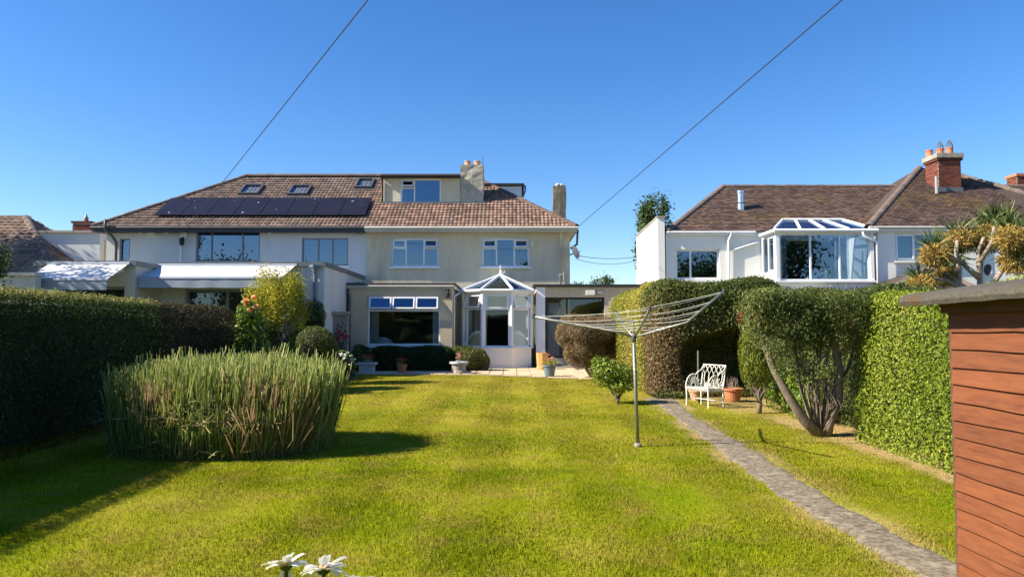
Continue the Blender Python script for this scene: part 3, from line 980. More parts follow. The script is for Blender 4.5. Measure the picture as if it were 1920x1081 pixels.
# ------------------------------------------------------------------ the pair of semi-detached houses
YW = 28.0                 # rear wall plane
YE = 27.62                # eaves
XL, XM, XR = -15.85, -5.68, 2.26
EAVE = Z(426, YE)         # about 5.4
SLOPE = 0.665
HALF = 4.35
YR = YE + HALF
RIDGE = EAVE + SLOPE * HALF
EL, ER = XL - 0.36, XR + 0.24     # eaves ends
slope_len = HALF * math.hypot(1, SLOPE)
UPV = Vector((0, 1, SLOPE)).normalized()
roof_z = lambda y: EAVE + SLOPE * (y - YE)

wh = thing('white_house', 'white rendered house with solar panels on its brown tiled roof', 'house', ((XL + XM) / 2, YW, 0.0))
bh_ = thing('beige_house', 'beige pebbledashed house with flat-roofed dormer and rear extension', 'house', ((XM + XR) / 2, YW, 0.0))

# --- white house shell
W1 = (X(366, YW), X(486, YW), Z(490, YW), Z(433, YW))
W2 = (X(565, YW), X(652, YW), Z(498, YW), Z(446, YW))
W3 = (X(222, YW), X(242, YW), Z(489, YW), Z(447, YW))
mb = MB()
front_wall(mb, XL, XM, YW, 0, EAVE + 0.02, 0.3, [W1, W2, W3, (-10.6, -6.2, 0.1, 2.6)])
mb.box(XL, XL + 0.3, YW + 0.302, YW + 7.6, 0, EAVE); mb.box(XM - 0.15, XM - 0.003, YW + 0.302, YW + 7.6, 0, EAVE)
mb.box(XL, XM - 0.01, YW + 7.6, YW + 7.9, 0, EAVE)
mb.build('wall', M['white'], wh)
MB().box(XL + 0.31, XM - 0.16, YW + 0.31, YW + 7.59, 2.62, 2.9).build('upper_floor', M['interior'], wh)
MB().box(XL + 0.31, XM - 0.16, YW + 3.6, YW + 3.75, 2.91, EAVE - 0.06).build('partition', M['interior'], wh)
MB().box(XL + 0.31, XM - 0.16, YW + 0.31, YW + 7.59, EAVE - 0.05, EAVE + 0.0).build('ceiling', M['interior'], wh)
window(wh, (W1[0], YW, W1[2]), (1, 0, 0), (0, -1, 0), W1[1] - W1[0], W1[3] - W1[2], [(0.22, [(1, 'p')]), (0.5, [(1, 'p')]), (0.26, [(1, 'p')])], M['grey_frame'], M['glass'], sill=0.05)
window(wh, (W2[0], YW, W2[2]), (1, 0, 0), (0, -1, 0), W2[1] - W2[0], W2[3] - W2[2], [(0.34, [(1, 'p')]), (0.33, [(1, 'p')]), (0.33, [(1, 'p')])], M['grey_frame'], M['glass'], sill=0.05, sill_mat=M['upvc'])
window(wh, (W3[0], YW, W3[2]), (1, 0, 0), (0, -1, 0), W3[1] - W3[0], W3[3] - W3[2], [(1, [(1, 'p')])], M['grey_frame'], M['glass'])


def hip_roof_part(house, x0, x1, hip_left, hip_right, tile_key):
    """front and rear slopes between x0 and x1 with hipped ends where asked"""
    yb = YR + HALF
    mb_ = MB()
    a = (x0, YE, EAVE); b = (x1, YE, EAVE)
    rl = x0 + (HALF if hip_left else 0); rr = x1 - (HALF if hip_right else 0)
    c = (rr, YR, RIDGE); d = (rl, YR, RIDGE)
    e = (x0, yb, EAVE); f = (x1, yb, EAVE)
    mb_.add([a, b, c, d, e, f], [(0, 1, 2, 3), (3, 2, 5, 4)] + ([(0, 3, 4)] if hip_left else []) + ([(1, 5, 2)] if hip_right else []))
    mb_.add([a, b, f, e], [(3, 2, 1, 0)])
    roof = mb_.build('roof', M['deck'], house)
    return roof, rl, rr


roofW, rlW, _ = hip_roof_part(wh, EL, XM - 0.002, True, False, 'tile_brown')
roofB, _, rrB = hip_roof_part(bh_, XM, ER, False, True, 'tile_red')
k_ = HALF / slope_len       # horizontal run per unit of slope length
tiles('roof_tiles', (EL, YE, EAVE), (XM, YE, EAVE), UPV, slope_len, 0.155, 0.25, M['tile_brown'], roofW, lambda u, v: u > v * k_ - 0.05 and u < XM - EL)
tiles('roof_tiles', (EL, YE + 2 * HALF, EAVE), (EL, YE, EAVE), Vector((1, 0, SLOPE)), slope_len, 0.31, 0.25, M['tile_brown'], roofW, lambda u, v: v * k_ < u < 2 * HALF - v * k_)
DX0, DX1 = X(717, 29.5), X(862, 29.5)
DY = 29.5
CX0, CX1 = X(862, 29.5), X(907, 29.5)


def inB(u, v):
    x = XM + u; y = YE + v * k_
    if x > ER - v * k_ + 0.05 or x < XM: return False
    if DX0 - 0.05 < x < DX1 + 0.02 and y > DY - 0.02: return False
    if CX0 < x < CX1 and DY + 0.0 < y < DY + 0.9: return False
    return True


tiles('roof_tiles', (XM, YE, EAVE), (ER, YE, EAVE), UPV, slope_len, 0.155, 0.25, M['tile_red'], roofB, inB)
tiles('roof_tiles', (ER, YE, EAVE), (ER, YE + 2 * HALF, EAVE), Vector((-1, 0, SLOPE)), slope_len, 0.31, 0.25, M['tile_red'], roofB, lambda u, v: v * k_ < u < 2 * HALF - v * k_)
ridge_run(roofW, (EL, YE, EAVE + 0.05), (rlW, YR, RIDGE + 0.05), name='ridge_tile')
ridge_run(roofW, (rlW, YR, RIDGE + 0.05), (XM, YR, RIDGE + 0.05))
ridge_run(roofB, (XM, YR, RIDGE + 0.05), (rrB, YR, RIDGE + 0.05), mt='tile_red')
ridge_run(roofB, (ER, YE, EAVE + 0.05), (rrB, YR, RIDGE + 0.05), mt='tile_red')

# fascia and gutters
MB().box(EL, XM - 0.01, YE - 0.02, YE + 0.02, EAVE - 0.19, EAVE + 0.0).build('fascia', M['navy'], wh)
MB().box(EL + 0.02, XM - 0.012, YE + 0.022, YW - 0.002, EAVE - 0.17, EAVE - 0.14).build('soffit', M['navy'], wh)
gutter(wh, EL, XM - 0.01, YE - 0.07, EAVE - 0.02, M['darkmetal'], 0.055)
MB().box(XM, ER, YE - 0.02, YE + 0.02, EAVE - 0.17, EAVE + 0.0).build('fascia', M['dirtywhite'], bh_)
MB().box(XM, ER - 0.02, YE + 0.022, YW - 0.002, EAVE - 0.16, EAVE - 0.13).build('soffit', M['dirtywhite'], bh_)
MB().box(XR + 0.003, ER - 0.03, YW, YR + HALF - 0.4, EAVE - 0.16, EAVE - 0.13).build('soffit', M['dirtywhite'], bh_)
MB().box(ER - 0.02, ER + 0.02, YE + 0.022, YR + HALF, EAVE - 0.17, EAVE).build('fascia', M['dirtywhite'], bh_)
gutter(bh_, XM, ER + 0.05, YE - 0.075, EAVE - 0.03, M['dirtywhite'], 0.06)

# solar panels
pl0 = at(292, 409, 28.55); pl1 = at(702, 380, 28.6)
SU0 = X(292, 28.35, 409); SU1 = X(686, 28.35, 409)
sn = Vector((0, -SLOPE, 1)).normalized()
vA = (28.28 - YE) / k_; vB = (29.66 - YE) / k_
for i in range(8):
    wpan = (SU1 - SU0) / 8
    a0 = SU0 + wpan * i + 0.01; a1 = SU0 + wpan * (i + 1) - 0.01
    shear = 0.0
    P = lambda x, v, e: Vector((x, YE, EAVE)) + UPV * v + sn * e
    def slabp(x0, x1, v0, v1, e0, e1):
        return MB().add([P(x0, v0, e0), P(x1, v0, e0), P(x1, v1, e0), P(x0, v1, e0), P(x0, v0, e1), P(x1, v0, e1), P(x1, v1, e1), P(x0, v1, e1)],
                        [(3, 2, 1, 0), (4, 5, 6, 7), (0, 1, 5, 4), (1, 2, 6, 5), (2, 3, 7, 6), (3, 0, 4, 7)])
    fr = slabp(a0, a1, vA, vB, 0.13, 0.165).build('solar_panel', M['solar_frame'], wh)
    slabp(a0 + 0.02, a1 - 0.02, vA + 0.02, vB - 0.02, 0.1655, 0.169).build('cell_glass', M['solar'], fr)
m_ = MB()
for v in (vA + 0.35, vB - 0.35):
    m_.add([P(SU0, v, 0.04), P(SU1, v, 0.04), P(SU1, v + 0.05, 0.04), P(SU0, v + 0.05, 0.04), P(SU0, v, 0.129), P(SU1, v, 0.129), P(SU1, v + 0.05, 0.129), P(SU0, v + 0.05, 0.129)],
           [(3, 2, 1, 0), (4, 5, 6, 7), (0, 1, 5, 4), (1, 2, 6, 5), (2, 3, 7, 6), (3, 0, 4, 7)])
m_.build('panel_rail', M['darkmetal'], wh)

# roof windows
def roof_window(px0, px1, py_top, py_bot):
    # find depth on the roof plane for the lower edge
    def ydepth(py):
        lo, hi = YE, YR
        for _ in range(40):
            md = (lo + hi) / 2
            if Z(py, md, (px0 + px1) / 2) > roof_z(md): lo = md
            else: hi = md
        return lo
    y0 = ydepth(py_bot); y1 = ydepth(py_top)
    x0 = X(px0, y0, py_bot); x1 = X(px1, y0, py_bot)
    v0 = (y0 - YE) / k_; v1 = v0 + 1.0
    def fr_box(m, xa, xb, va, vb, e0, e1):
        m.add([P(xa, va, e0), P(xb, va, e0), P(xb, vb, e0), P(xa, vb, e0), P(xa, va, e1), P(xb, va, e1), P(xb, vb, e1), P(xa, vb, e1)],
              [(3, 2, 1, 0), (4, 5, 6, 7), (0, 1, 5, 4), (1, 2, 6, 5), (2, 3, 7, 6), (3, 0, 4, 7)])
    m = MB(); e = 0.09
    fr_box(m, x0, x1, v0, v0 + e, 0.02, 0.16); fr_box(m, x0, x1, v1 - e, v1, 0.02, 0.16)
    fr_box(m, x0, x0 + e, v0 + e, v1 - e, 0.02, 0.16); fr_box(m, x1 - e, x1, v0 + e, v1 - e, 0.02, 0.16)
    o = m.build('roof_window', M['darkmetal'], wh)
    m = MB(); fr_box(m, x0 + e - 0.01, x1 - e + 0.01, v0 + e - 0.01, v1 - e + 0.01, 0.10, 0.11)
    m.build('pane', M['glass_dark'], o)
    m = MB(); fr_box(m, x0 + e - 0.01, x1 - e + 0.01, v0 + e - 0.01, v1 - e + 0.01, 0.05, 0.06); m.build('blind', M['dish'], o)
    m = MB(); fr_box(m, x0 - 0.12, x1 + 0.12, v0 - 0.18, v0 - 0.003, 0.055, 0.075); m.build('flashing', M['darkmetal'], o)


roof_window(446, 484, 352, 368); roof_window(538, 576, 352, 369); roof_window(664, 697, 341, 356)

# black downpipe and pipes on the white house
m = MB()
xv = X(200, 27.5)
m.tube([(xv - 0.1, 27.46, EAVE + 0.28), (xv - 0.1, 27.46, EAVE - 0.1), (xv + 0.05, 27.62, EAVE - 0.3), (xv + 0.12, 27.88, EAVE - 0.55), (xv + 0.12, 27.9, 3.0)], 0.05, 8)
m.build('downpipe', M['darkmetal'], wh, smooth_=True)
m = MB().tube([(X(337, 27.9), 27.93, EAVE - 0.2), (X(337, 27.9), 27.93, 3.5)], 0.03, 6); m.build('wall_pipe', M['upvc'], wh)

# --- white house rear extensions
YA, YB = 22.2, 20.7
XEA0, XEA1 = -10.85, -5.80
ZP = Z(491, YA)
ZPB = Z(489, YB)
hA = (-10.1, -7.1, 0.12, 2.75)
mb = MB()
front_wall(mb, XEA0, XEA1, YA, 0, ZP - 0.14, 0.3, [hA])
mb.box(XEA1 - 0.3, XEA1, YA + 0.302, YW - 0.004, 0, ZP - 0.14)
mb.build('extension_wall', M['white'], wh)
hB = (-13.05, -11.15, 0.12, 2.75)
mb = MB()
front_wall(mb, -13.65, XEA0 - 0.004, YB, 0, ZPB - 0.14, 0.3, [hB])
mb.box(XEA0 - 0.304, XEA0 - 0.004, YB + 0.302, YA - 0.002, 0, ZPB - 0.14)
mb.box(-13.65, -13.35, YB + 0.302, YW - 0.004, 0, ZPB - 0.14)
mb.build('extension_wall', M['cream'], wh)
MB().box(XEA0 - 0.02, XEA1 + 0.06, YA - 0.1, YW - 0.003, ZP - 0.138, ZP).build('parapet_cap', M['greycap'], wh)
MB().box(-13.75, XEA0 + 0.05, YB - 0.1, YA - 0.104, ZPB - 0.138, ZPB).build('parapet_cap', M['greycap'], wh)
MB().box(-13.75, XEA0 - 0.024, YA - 0.1, YW - 0.003, ZPB - 0.138, ZPB - 0.02).build('flat_roof', M['felt'], wh)
window(wh, (hA[0], YA, hA[2]), (1, 0, 0), (0, -1, 0), hA[1] - hA[0], hA[3] - hA[2], [(0.42, [(1, 'p')]), (0.30, [(1, 'p')]), (0.28, [(1, 'p')])], M['grey_frame'], M['glass_dark'], name='patio_window', fw=0.08, setback=0.12)
window(wh, (hB[0], YB, hB[2]), (1, 0, 0), (0, -1, 0), hB[1] - hB[0], hB[3] - hB[2], [(0.5, [(1, 'p')]), (0.5, [(1, 'p')])], M['grey_frame'], M['glass_dark'], name='patio_window', fw=0.08, setback=0.12)
m = MB()
xh = X(590, YA - 0.1)
zh = Z(502, YA)
m.lathe([(0.05, -0.16), (0.13, -0.02), (0.16, 0.0), (0.16, 0.08)], (xh, YA - 0.14, zh), 4)
m.tube([(xh, YA - 0.08, zh - 0.16), (xh, YA - 0.07, 0.2)], 0.055, 8)
m.build('downpipe', M['bluepipe'], wh)

# --- awnings
def awning(x0, x1, yb, zb, yf, zf, drop, label):
    t = thing('awning', label, 'awning', ((x0 + x1) / 2, yb, zb), group='awnings over the white house windows')
    m = MB(); nu, nv = 24, 8
    rows = []
    for side in (0.0, -0.012):
        for j in range(nv + 1):
            b = j / nv
            for i in range(nu + 1):
                a = i / nu
                sag = -0.012 * math.sin(math.pi * b) + 0.05 + 0.002 * math.sin(a * 40)
                m.v.append((x0 + (x1 - x0) * a, yb - 0.05 + (yf - yb + 0.05) * b, zb + (zf - zb) * b + sag + side))
    K = (nu + 1) * (nv + 1)
    for j in range(nv):
        for i in range(nu):
            v = j * (nu + 1) + i
            m.f.append((v + nu + 1, v + nu + 2, v + 1, v)); m.f.append((K + v, K + v + 1, K + v + nu + 2, K + v + nu + 1))
    m.build('canopy', M['awning'], t, smooth_=True)
    MB().tube([(x0 - 0.02, yf, zf), (x1 + 0.02, yf, zf)], 0.065, 10).build('front_bar', M['awning_bar'], t, smooth_=False)
    m = MB(); n_ = 60
    for s in (0, 0.006):
        for i in range(n_ + 1):
            a = i / n_; x = x0 + (x1 - x0) * a
            m.v.append((x, yf - 0.05 + s + 0.003 * math.sin(a * 50), zf - 0.03)); m.v.append((x, yf - 0.06 + s + 0.008 * math.sin(a * 37), zf - drop - 0.012 * abs(math.sin(a * 12))))
    for k in (0, 2 * (n_ + 1)):
        for i in range(n_):
            v = k + 2 * i; m.f.append((v, v + 1, v + 3, v + 2))
    m.build('valance', M['awning_bar'], t, smooth_=True)
    for xs_ in (x0 + 0.15, x1 - 0.15):
        sgn = 1 if xs_ < (x0 + x1) / 2 else -1
        MB().tube([(xs_, yb - 0.06, zb - 0.16), (xs_ + sgn * 0.45, (yb + yf) / 2, (zb + zf) / 2 - 0.18), (xs_, yf + 0.04, zf - 0.04)], 0.03, 6).build('folding_arm', M['upvc'], t)
    MB().tube([(x0 - 0.05, yb - 0.07, zb + 0.02), (x1 + 0.05, yb - 0.07, zb + 0.02)], 0.075, 10).build('roller', M['awning_bar'], t)
    return t


awning(X(95, YB), X(243, YB), YB, Z(497, YB), 19.6, Z(525, 19.6), 0.26, 'smaller pale awning at the far left, dappled with leaf shadow')
awning(X(303, YA), X(555, YA), YA, Z(500, YA), 20.85, Z(522, 20.85), 0.26, 'wide pale awning beside the blue-grey downpipe and yellow-green tree')

# wall fittings on the white house
tag(MB().box(X(276, YW), X(291, YW), YW - 0.12, YW, Z(441, YW), Z(432, YW)).build('alarm_box', M['lampwhite'], base=(X(283, YW), YW, Z(441, YW)), bevel=0.02), 'small white alarm box high on the white house wall under the eaves', 'alarm box')
t = thing('wall_lamp', 'black lantern under a white box beside the large grey window', 'lamp', (X(344, YW), YW, Z(452, YW)))
x_ = X(344, YW); z_ = Z(452, YW)
MB().box(x_ - 0.11, x_ + 0.1, YW - 0.12, YW - 0.001, z_ + 0.12, z_ + 0.33).build('backplate', M['lampwhite'], t, bevel=0.02)
MB().lathe([(0.03, 0), (0.09, 0.06), (0.11, 0.26), (0.02, 0.32)], (x_, YW - 0.22, z_ - 0.2), 6).build('lantern', M['black'], t)
MB().tube([(x_, YW - 0.22, z_ + 0.1), (x_, YW - 0.1, z_ + 0.16)], 0.02, 6).build('bracket', M['black'], t)
for px_, lab in ((263, 'small white round sensor left of the alarm box on the white house'), (311, 'small white camera dome between alarm box and black lantern'), (505, 'small grey sensor under the eaves right of the large window')):
    x_ = X(px_, YW); z_ = Z(438, YW)
    m = MB().lathe([(0.06, 0), (0.075, 0.05), (0.06, 0.11), (0.02, 0.14)], (x_, YW - 0.08, z_), 10)
    m.box(x_ - 0.04, x_ + 0.04, YW - 0.06, YW - 0.001, z_ + 0.02, z_ + 0.1)
    tag(m.build('wall_sensor', M['lampwhite'], base=(x_, YW, z_)), lab, 'sensor', 'sensors under the white house eaves')
t = thing('floodlight', 'twin security floodlight at the white house right end under eaves', 'lamp', (X(673, YW), YW, Z(439, YW)))
for px_ in (669, 677):
    x_ = X(px_, YW); z_ = Z(437, YW)
    MB().box(x_ - 0.06, x_ + 0.06, YW - 0.16, YW - 0.04, z_ - 0.06, z_ + 0.06).build('lamp_head', M['dish'], t, bevel=0.015)
MB().box(X(668, YW), X(678, YW), YW - 0.042, YW - 0.001, Z(437, YW) - 0.02, Z(437, YW) + 0.03).build('bracket', M['dish'], t)

# --- beige house shell
B1 = (X(734, YW), X(822, YW), Z(500, YW), Z(447, YW))
B2 = (X(904, YW), X(992, YW), Z(500, YW), Z(447, YW))
mb = MB()
front_wall(mb, XM + 0.004, XR, YW, 0, EAVE + 0.02, 0.3, [B1, B2, (-1.55, 0.55, 0.15, 2.3)])
mb.box(XR - 0.3, XR, YW + 0.302, YW + 7.6, 0, EAVE)
mb.box(XM + 0.01, XR, YW + 7.6, YW + 7.9, 0, EAVE)
mb.build('wall', M['beige'], bh_)
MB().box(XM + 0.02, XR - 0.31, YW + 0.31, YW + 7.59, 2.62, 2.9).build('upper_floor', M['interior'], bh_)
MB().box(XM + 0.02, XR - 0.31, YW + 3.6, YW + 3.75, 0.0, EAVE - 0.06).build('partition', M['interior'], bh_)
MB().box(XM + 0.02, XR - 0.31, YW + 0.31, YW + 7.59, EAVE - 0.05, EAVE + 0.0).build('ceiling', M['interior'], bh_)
window(bh_, (B1[0], YW, B1[2]), (1, 0, 0), (0, -1, 0), B1[1] - B1[0], B1[3] - B1[2],
       [(0.29, [(0.67, 'p'), (0.33, 'c')]), (0.4, [(1, 'p')]), (0.3, [(0.67, 'p'), (0.33, 'o')])], M['upvc'], M['glass'], sill=0.1, open_depth=0.1)
window(bh_, (B2[0], YW, B2[2]), (1, 0, 0), (0, -1, 0), B2[1] - B2[0], B2[3] - B2[2],
       [(0.29, [(0.67, 'p'), (0.33, 'o')]), (0.4, [(1, 'p')]), (0.3, [(0.67, 'p'), (0.33, 'o')])], M['upvc'], M['glass'], sill=0.1, open_depth=0.1)
# plain plaster surround round the upper windows
for b in (B1, B2):
    m = MB(); e = 0.1
    for (a0, a1, c0, c1) in ((b[0] - e, b[0], b[2], b[3] + e), (b[1], b[1] + e, b[2], b[3] + e), (b[0], b[1], b[3], b[3] + e)):
        m.box(a0, a1, YW - 0.008, YW - 0.001, c0, c1)
    m.build('window_surround', M['cream'], bh_)

# dormer
ZD0 = roof_z(DY) - 0.05; ZD1 = Z(334, DY)
dw = (X(750, DY), X(826, DY), Z(382, DY), Z(335.5, DY))
mb = MB()
front_wall(mb, DX0, DX1, DY, ZD0 - 0.4, ZD1, 0.15, [dw])
mb.box(DX0, DX0 + 0.12, DY + 0.152, YR - 0.2, ZD0 - 0.4, ZD1); mb.box(DX1 - 0.12, DX1, DY + 0.152, YR - 0.2, ZD0 - 0.4, ZD1)
mb.box(DX0 + 0.121, DX1 - 0.121, YR + 0.9, YR + 1.0, ZD0, ZD1)
dorm = mb.build('dormer', M['beige'], bh_)
MB().box(DX0 - 0.07, DX1 + 0.0, DY - 0.2, YR + 1.1, ZD1 + 0.002, ZD1 + 0.13).build('dormer_roof', M['black'], dorm)
MB().tube([(DX0 - 0.06, DY - 0.24, ZD1 + 0.05), (DX1 - 0.0, DY - 0.24, ZD1 + 0.05)], 0.06, 8).build('dormer_gutter', M['black'], dorm)
MB().tube([(DX0 - 0.05, DY - 0.2, ZD1 + 0.04), (DX0 - 0.03, DY - 0.05, ZD1 - 0.12), (DX0 - 0.03, DY - 0.05, ZD0 + 0.08)], 0.035, 8).build('downpipe', M['black'], dorm)
window(bh_, (dw[0], DY, dw[2]), (1, 0, 0), (0, -1, 0), dw[1] - dw[0], dw[3] - dw[2], [(0.33, [(0.65, 'p'), (0.35, 'o')]), (0.67, [(1, 'p')])], M['upvc'], M['glass'], setback=0.02, open_depth=0.14, name='dormer_window', sill=0.03)
MB().box(DX0 - 0.02, DX1 + 0.02, DY - 0.16, DY - 0.002, roof_z(DY) - 0.02, roof_z(DY) + 0.05).build('lead_flashing', M['greycap'], dorm)

# main chimney of the beige house
ch = MB(); zt = Z(309, 29.5)
n_ = 14
cx, cy = (CX0 + CX1) / 2, DY + 0.42
hw, hd = (CX1 - CX0) / 2 - 0.02, 0.44
lev = np.linspace(roof_z(DY) - 0.5, zt, n_)
ringn = 16
for z in lev:
    for k in range(ringn):
        s = k / ringn * 4
        e = int(s); f = s - e
        cs = [(-1, -1), (1, -1), (1, 1), (-1, 1)]
        p = np.array(cs[e]) * (1 - f) + np.array(cs[(e + 1) % 4]) * f
        j = 0.018 * random.uniform(-1, 1)
        ch.v.append((cx + p[0] * (hw + j), cy + p[1] * (hd + j), z))
for i in range(n_ - 1):
    for k in range(ringn):
        k2 = (k + 1) % ringn
        ch.f.append((i * ringn + k, i * ringn + k2, (i + 1) * ringn + k2, (i + 1) * ringn + k))
ch.f.append(tuple((n_ - 1) * ringn + k for k in range(ringn)))
cho = ch.build('chimney', M['chim_beige'], bh_)
for dx in (-0.2, 0.2):
    MB().lathe([(0.13, -0.03), (0.125, 0.16), (0.145, 0.18), (0.145, 0.22), (0.1, 0.22), (0.1, 0.1)], (cx + dx, cy - 0.1, zt), 14).build('chimney_pot', M['potclay'], cho, smooth_=False)
MB().tube([(cx + 0.42, cy - 0.1, zt - 0.05), (cx + 0.43, cy - 0.1, zt + 0.42)], 0.012, 5).build('aerial', M['darkmetal'], cho)
MB().box(CX0 - 0.04, CX1 + 0.06, DY - 0.14, DY - 0.035, roof_z(DY) - 0.06, roof_z(DY) + 0.04).build('lead_flashing', M['greycap'], cho)

# side dormer on the right hand slope
sx0, sx1 = X(905, 31.0), X(978, 31.0)
zs1 = Z(349, 31.0)
mb = MB().box(sx0, sx1, 31.0, 33.4, EAVE + 0.6, zs1)
sd = mb.build('side_dormer', M['upvc'], bh_)
for k in range(7):
    zz = zs1 - 0.16 - k * 0.15
    MB().box(sx0 + 0.5, sx1 + 0.003, 30.975, 30.999, zz, zz + 0.14).build('cladding_board', M['upvc'], sd)
MB().box(sx0 - 0.3, sx1 + 0.12, 30.85, 33.6, zs1 + 0.002, zs1 + 0.1).build('dormer_roof', M['black'], sd)
MB().tube([(sx1 + 0.16, 30.95, zs1 + 0.02), (sx1 + 0.16, 30.95, zs1 - 0.2), (sx1 + 0.06, 31.0, zs1 - 0.5)], 0.04, 6).build('downpipe', M['darkmetal'], sd)

# tall mossy side chimney
mx0, mx1 = X(1037, 31), X(1061, 31)
mz = Z(351, 31)
m = MB(); lev = np.linspace(0, 1, 12)
for a in lev:
    z = 3.2 + (mz - 3.2) * a
    for (px_, py2) in ((mx0, 30.7), ((mx0 + mx1) / 2, 30.7), (mx1, 30.7), (mx1, 31.3), ((mx0 + mx1) / 2, 31.3), (mx0, 31.3)):
        m.v.append((px_ + random.uniform(-.015, .015), py2 + random.uniform(-.015, .015), z))
for i in range(11):
    for k in range(6):
        k2 = (k + 1) % 6; m.f.append((i * 6 + k, i * 6 + k2, (i + 1) * 6 + k2, (i + 1) * 6 + k))
m.f.append(tuple(66 + k for k in range(6)))
co = m.build('side_chimney', M['chim_moss'], bh_)
m = MB()
for i in range(7):
    m.lathe([(0.02, 0), (0.10, 0.02), (0.11, 0.08), (0.05, 0.14)], (mx0 + 0.08 + random.uniform(0, .4), 30.8 + random.uniform(0, .4), mz - 0.03 + random.uniform(-.02, .08)), 7)
m.build('mortar_cap', M['dirtywhite'], co)

# downpipes of the main wall
m = MB(); xp = X(1051, 27.9)
m.tube([(xp, 27.56, EAVE - 0.08), (xp, 27.86, EAVE - 0.3), (xp, 27.93, EAVE - 0.4), (xp, 27.93, 3.15)], 0.035, 8)
m.build('downpipe', M['dirtywhite'], bh_, smooth_=True)
m = MB(); xp = X(1079, 27.8)
m.tube([(ER + 0.06, 27.9, EAVE - 0.06), (ER + 0.05, 28.1, EAVE - 0.6), (XR + 0.06, 28.25, EAVE - 0.75)], 0.045, 8)
m.build('downpipe', M['darkmetal'], bh_, smooth_=True)

# --- beige extension with the picture window
YX = 25.2
xe0, xe1 = X(655, YX), X(848, YX)
zx = Z(533, YX)
pw = (X(690, YX), X(826, YX), Z(647, YX), Z(555, YX))
mb = MB()
front_wall(mb, xe0, xe1, YX, 0, zx - 0.1, 0.28, [pw])
mb.box(xe0, xe0 + 0.28, YX + 0.282, YW - 0.004, 0, zx - 0.1); mb.box(xe1 - 0.28, xe1, YX + 0.282, YW - 0.004, 0, zx - 0.1)
mb.build('extension_wall', M['beige2'], bh_)
MB().box(xe0 - 0.10, xe1 + 0.10, YX - 0.09, YW - 0.003, zx - 0.03, zx + 0.05).build('flat_roof', M['felt'], bh_)
MB().box(xe0 - 0.08, xe1 + 0.078, YX - 0.06, YX - 0.022, zx - 0.15, zx - 0.032).build('fascia', M['cream'], bh_)
MB().box(xe1 + 0.04, xe1 + 0.08, YX - 0.021, YW - 0.003, zx - 0.15, zx - 0.032).build('fascia', M['dirtywhite'], bh_)
gutter(bh_, xe0 - 0.12, xe1 + 0.06, YX - 0.09, zx - 0.065, M['dirtywhite'], 0.03)
MB().box(xe0 + 0.29, xe1 - 0.29, YW - 0.06, YW - 0.005, 0.1, zx - 0.12).build('partition', M['interior'], bh_)  # dark lining added over the house wall so the room looks dim
for i in range(14):      # moss and grit along the felt edge
    x_ = xe0 + random.uniform(0, xe1 - xe0); q_ = random.uniform(0.05, 0.16)
    MB().lathe([(q_, 0), (q_ * 0.8, 0.02), (q_ * 0.2, 0.035)], (x_, YX + 0.12, zx + 0.05), 7).build('moss_patch', M['chim_moss'], bh_)
window(bh_, (pw[0], YX, pw[2]), (1, 0, 0), (0, -1, 0), pw[1] - pw[0], pw[3] - pw[2], [(1, [(0.72, 'p'), (0.28, 'p')])], M['upvc'], M['glass_dark'], name='picture_window', fw=0.06, setback=0.06, sill=0.08)
for i in range(3):       # the three propped top lights
    wpw = (pw[1] - pw[0] - 0.1) / 3
    o0 = (pw[0] + 0.05 + wpw * i, YX - 0.012, pw[2] + 0.72 * (pw[3] - pw[2]))
    window(bh_, o0, (1, 0, 0), (0, -1, 0), wpw - 0.01, 0.27 * (pw[3] - pw[2]), [(1, [(1, 'o')])], M['upvc'], M['glass'], name='top_light', fw=0.018, fd=0.03, setback=0.0, open_depth=0.13)
m = MB()
m.tube([(xe0 - 0.11, YX - 0.10, zx - 0.09), (xe0 - 0.10, YX - 0.10, zx - 0.2), (xe0 + 0.02, YX - 0.07, zx - 0.32), (xe0 + 0.04, YX - 0.06, zx - 0.45), (xe0 + 0.04, YX - 0.06, 0.12)], 0.04, 8)
m.build('downpipe', M['greycap'], bh_, smooth_=True)
t = thing('wall_lamp', 'black lantern on the beige wall between picture window and conservatory', 'lamp', (X(840, YX), YX, Z(555, YX)))
x_ = X(840, YX); z_ = Z(556, YX)
MB().lathe([(0.03, 0), (0.085, 0.03), (0.095, 0.17), (0.05, 0.22), (0.01, 0.25)], (x_, YX - 0.16, z_ - 0.05), 8).build('lantern', M['black'], t)
MB().tube([(x_, YX - 0.001, z_ + 0.24), (x_, YX - 0.12, z_ + 0.26), (x_, YX - 0.16, z_ + 0.19)], 0.018, 6).build('bracket', M['black'], t)
MB().box(x_ - 0.05, x_ + 0.05, YX - 0.02, YX - 0.001, z_ + 0.14, z_ + 0.3).build('backplate', M['black'], t)

# --- right hand single storey part with the sliding door
YG = 26.5
xg0, xg1 = X(1005, YG), 4.95
zg = Z(537, YG)
dr = (X(1022, YG), X(1133, YG), Z(671, YG), Z(557, YG))
mb = MB()
front_wall(mb, xg0, xg1, YG, 0, zg - 0.02, 0.28, [dr])
mb.box(xg1 - 0.28, xg1, YG + 0.282, 31.5, 0, zg - 0.02)
mb.box(xg0, xg0 + 0.2, YG + 0.282, YW - 0.004, 0, zg - 0.02); mb.box(XR + 0.01, xg1 - 0.29, 31.2, 31.5, 0, zg - 0.02)
mb.build('side_extension_wall', M['beige2'], bh_)
MB().box(xg0 - 0.1, xg1 + 0.1, YG - 0.1, YW - 0.003, zg - 0.015, zg + 0.08).build('flat_roof', M['black'], bh_)
MB().box(XR + 0.006, xg1 + 0.1, YW - 0.002, 31.6, zg - 0.015, zg + 0.08).build('flat_roof', M['black'], bh_)
MB().box(xg0 + 0.003, dr[0] - 0.003, YG - 0.02, YG - 0.001, 0, zg - 0.02).build('door_pillar', M['upvc'], bh_)
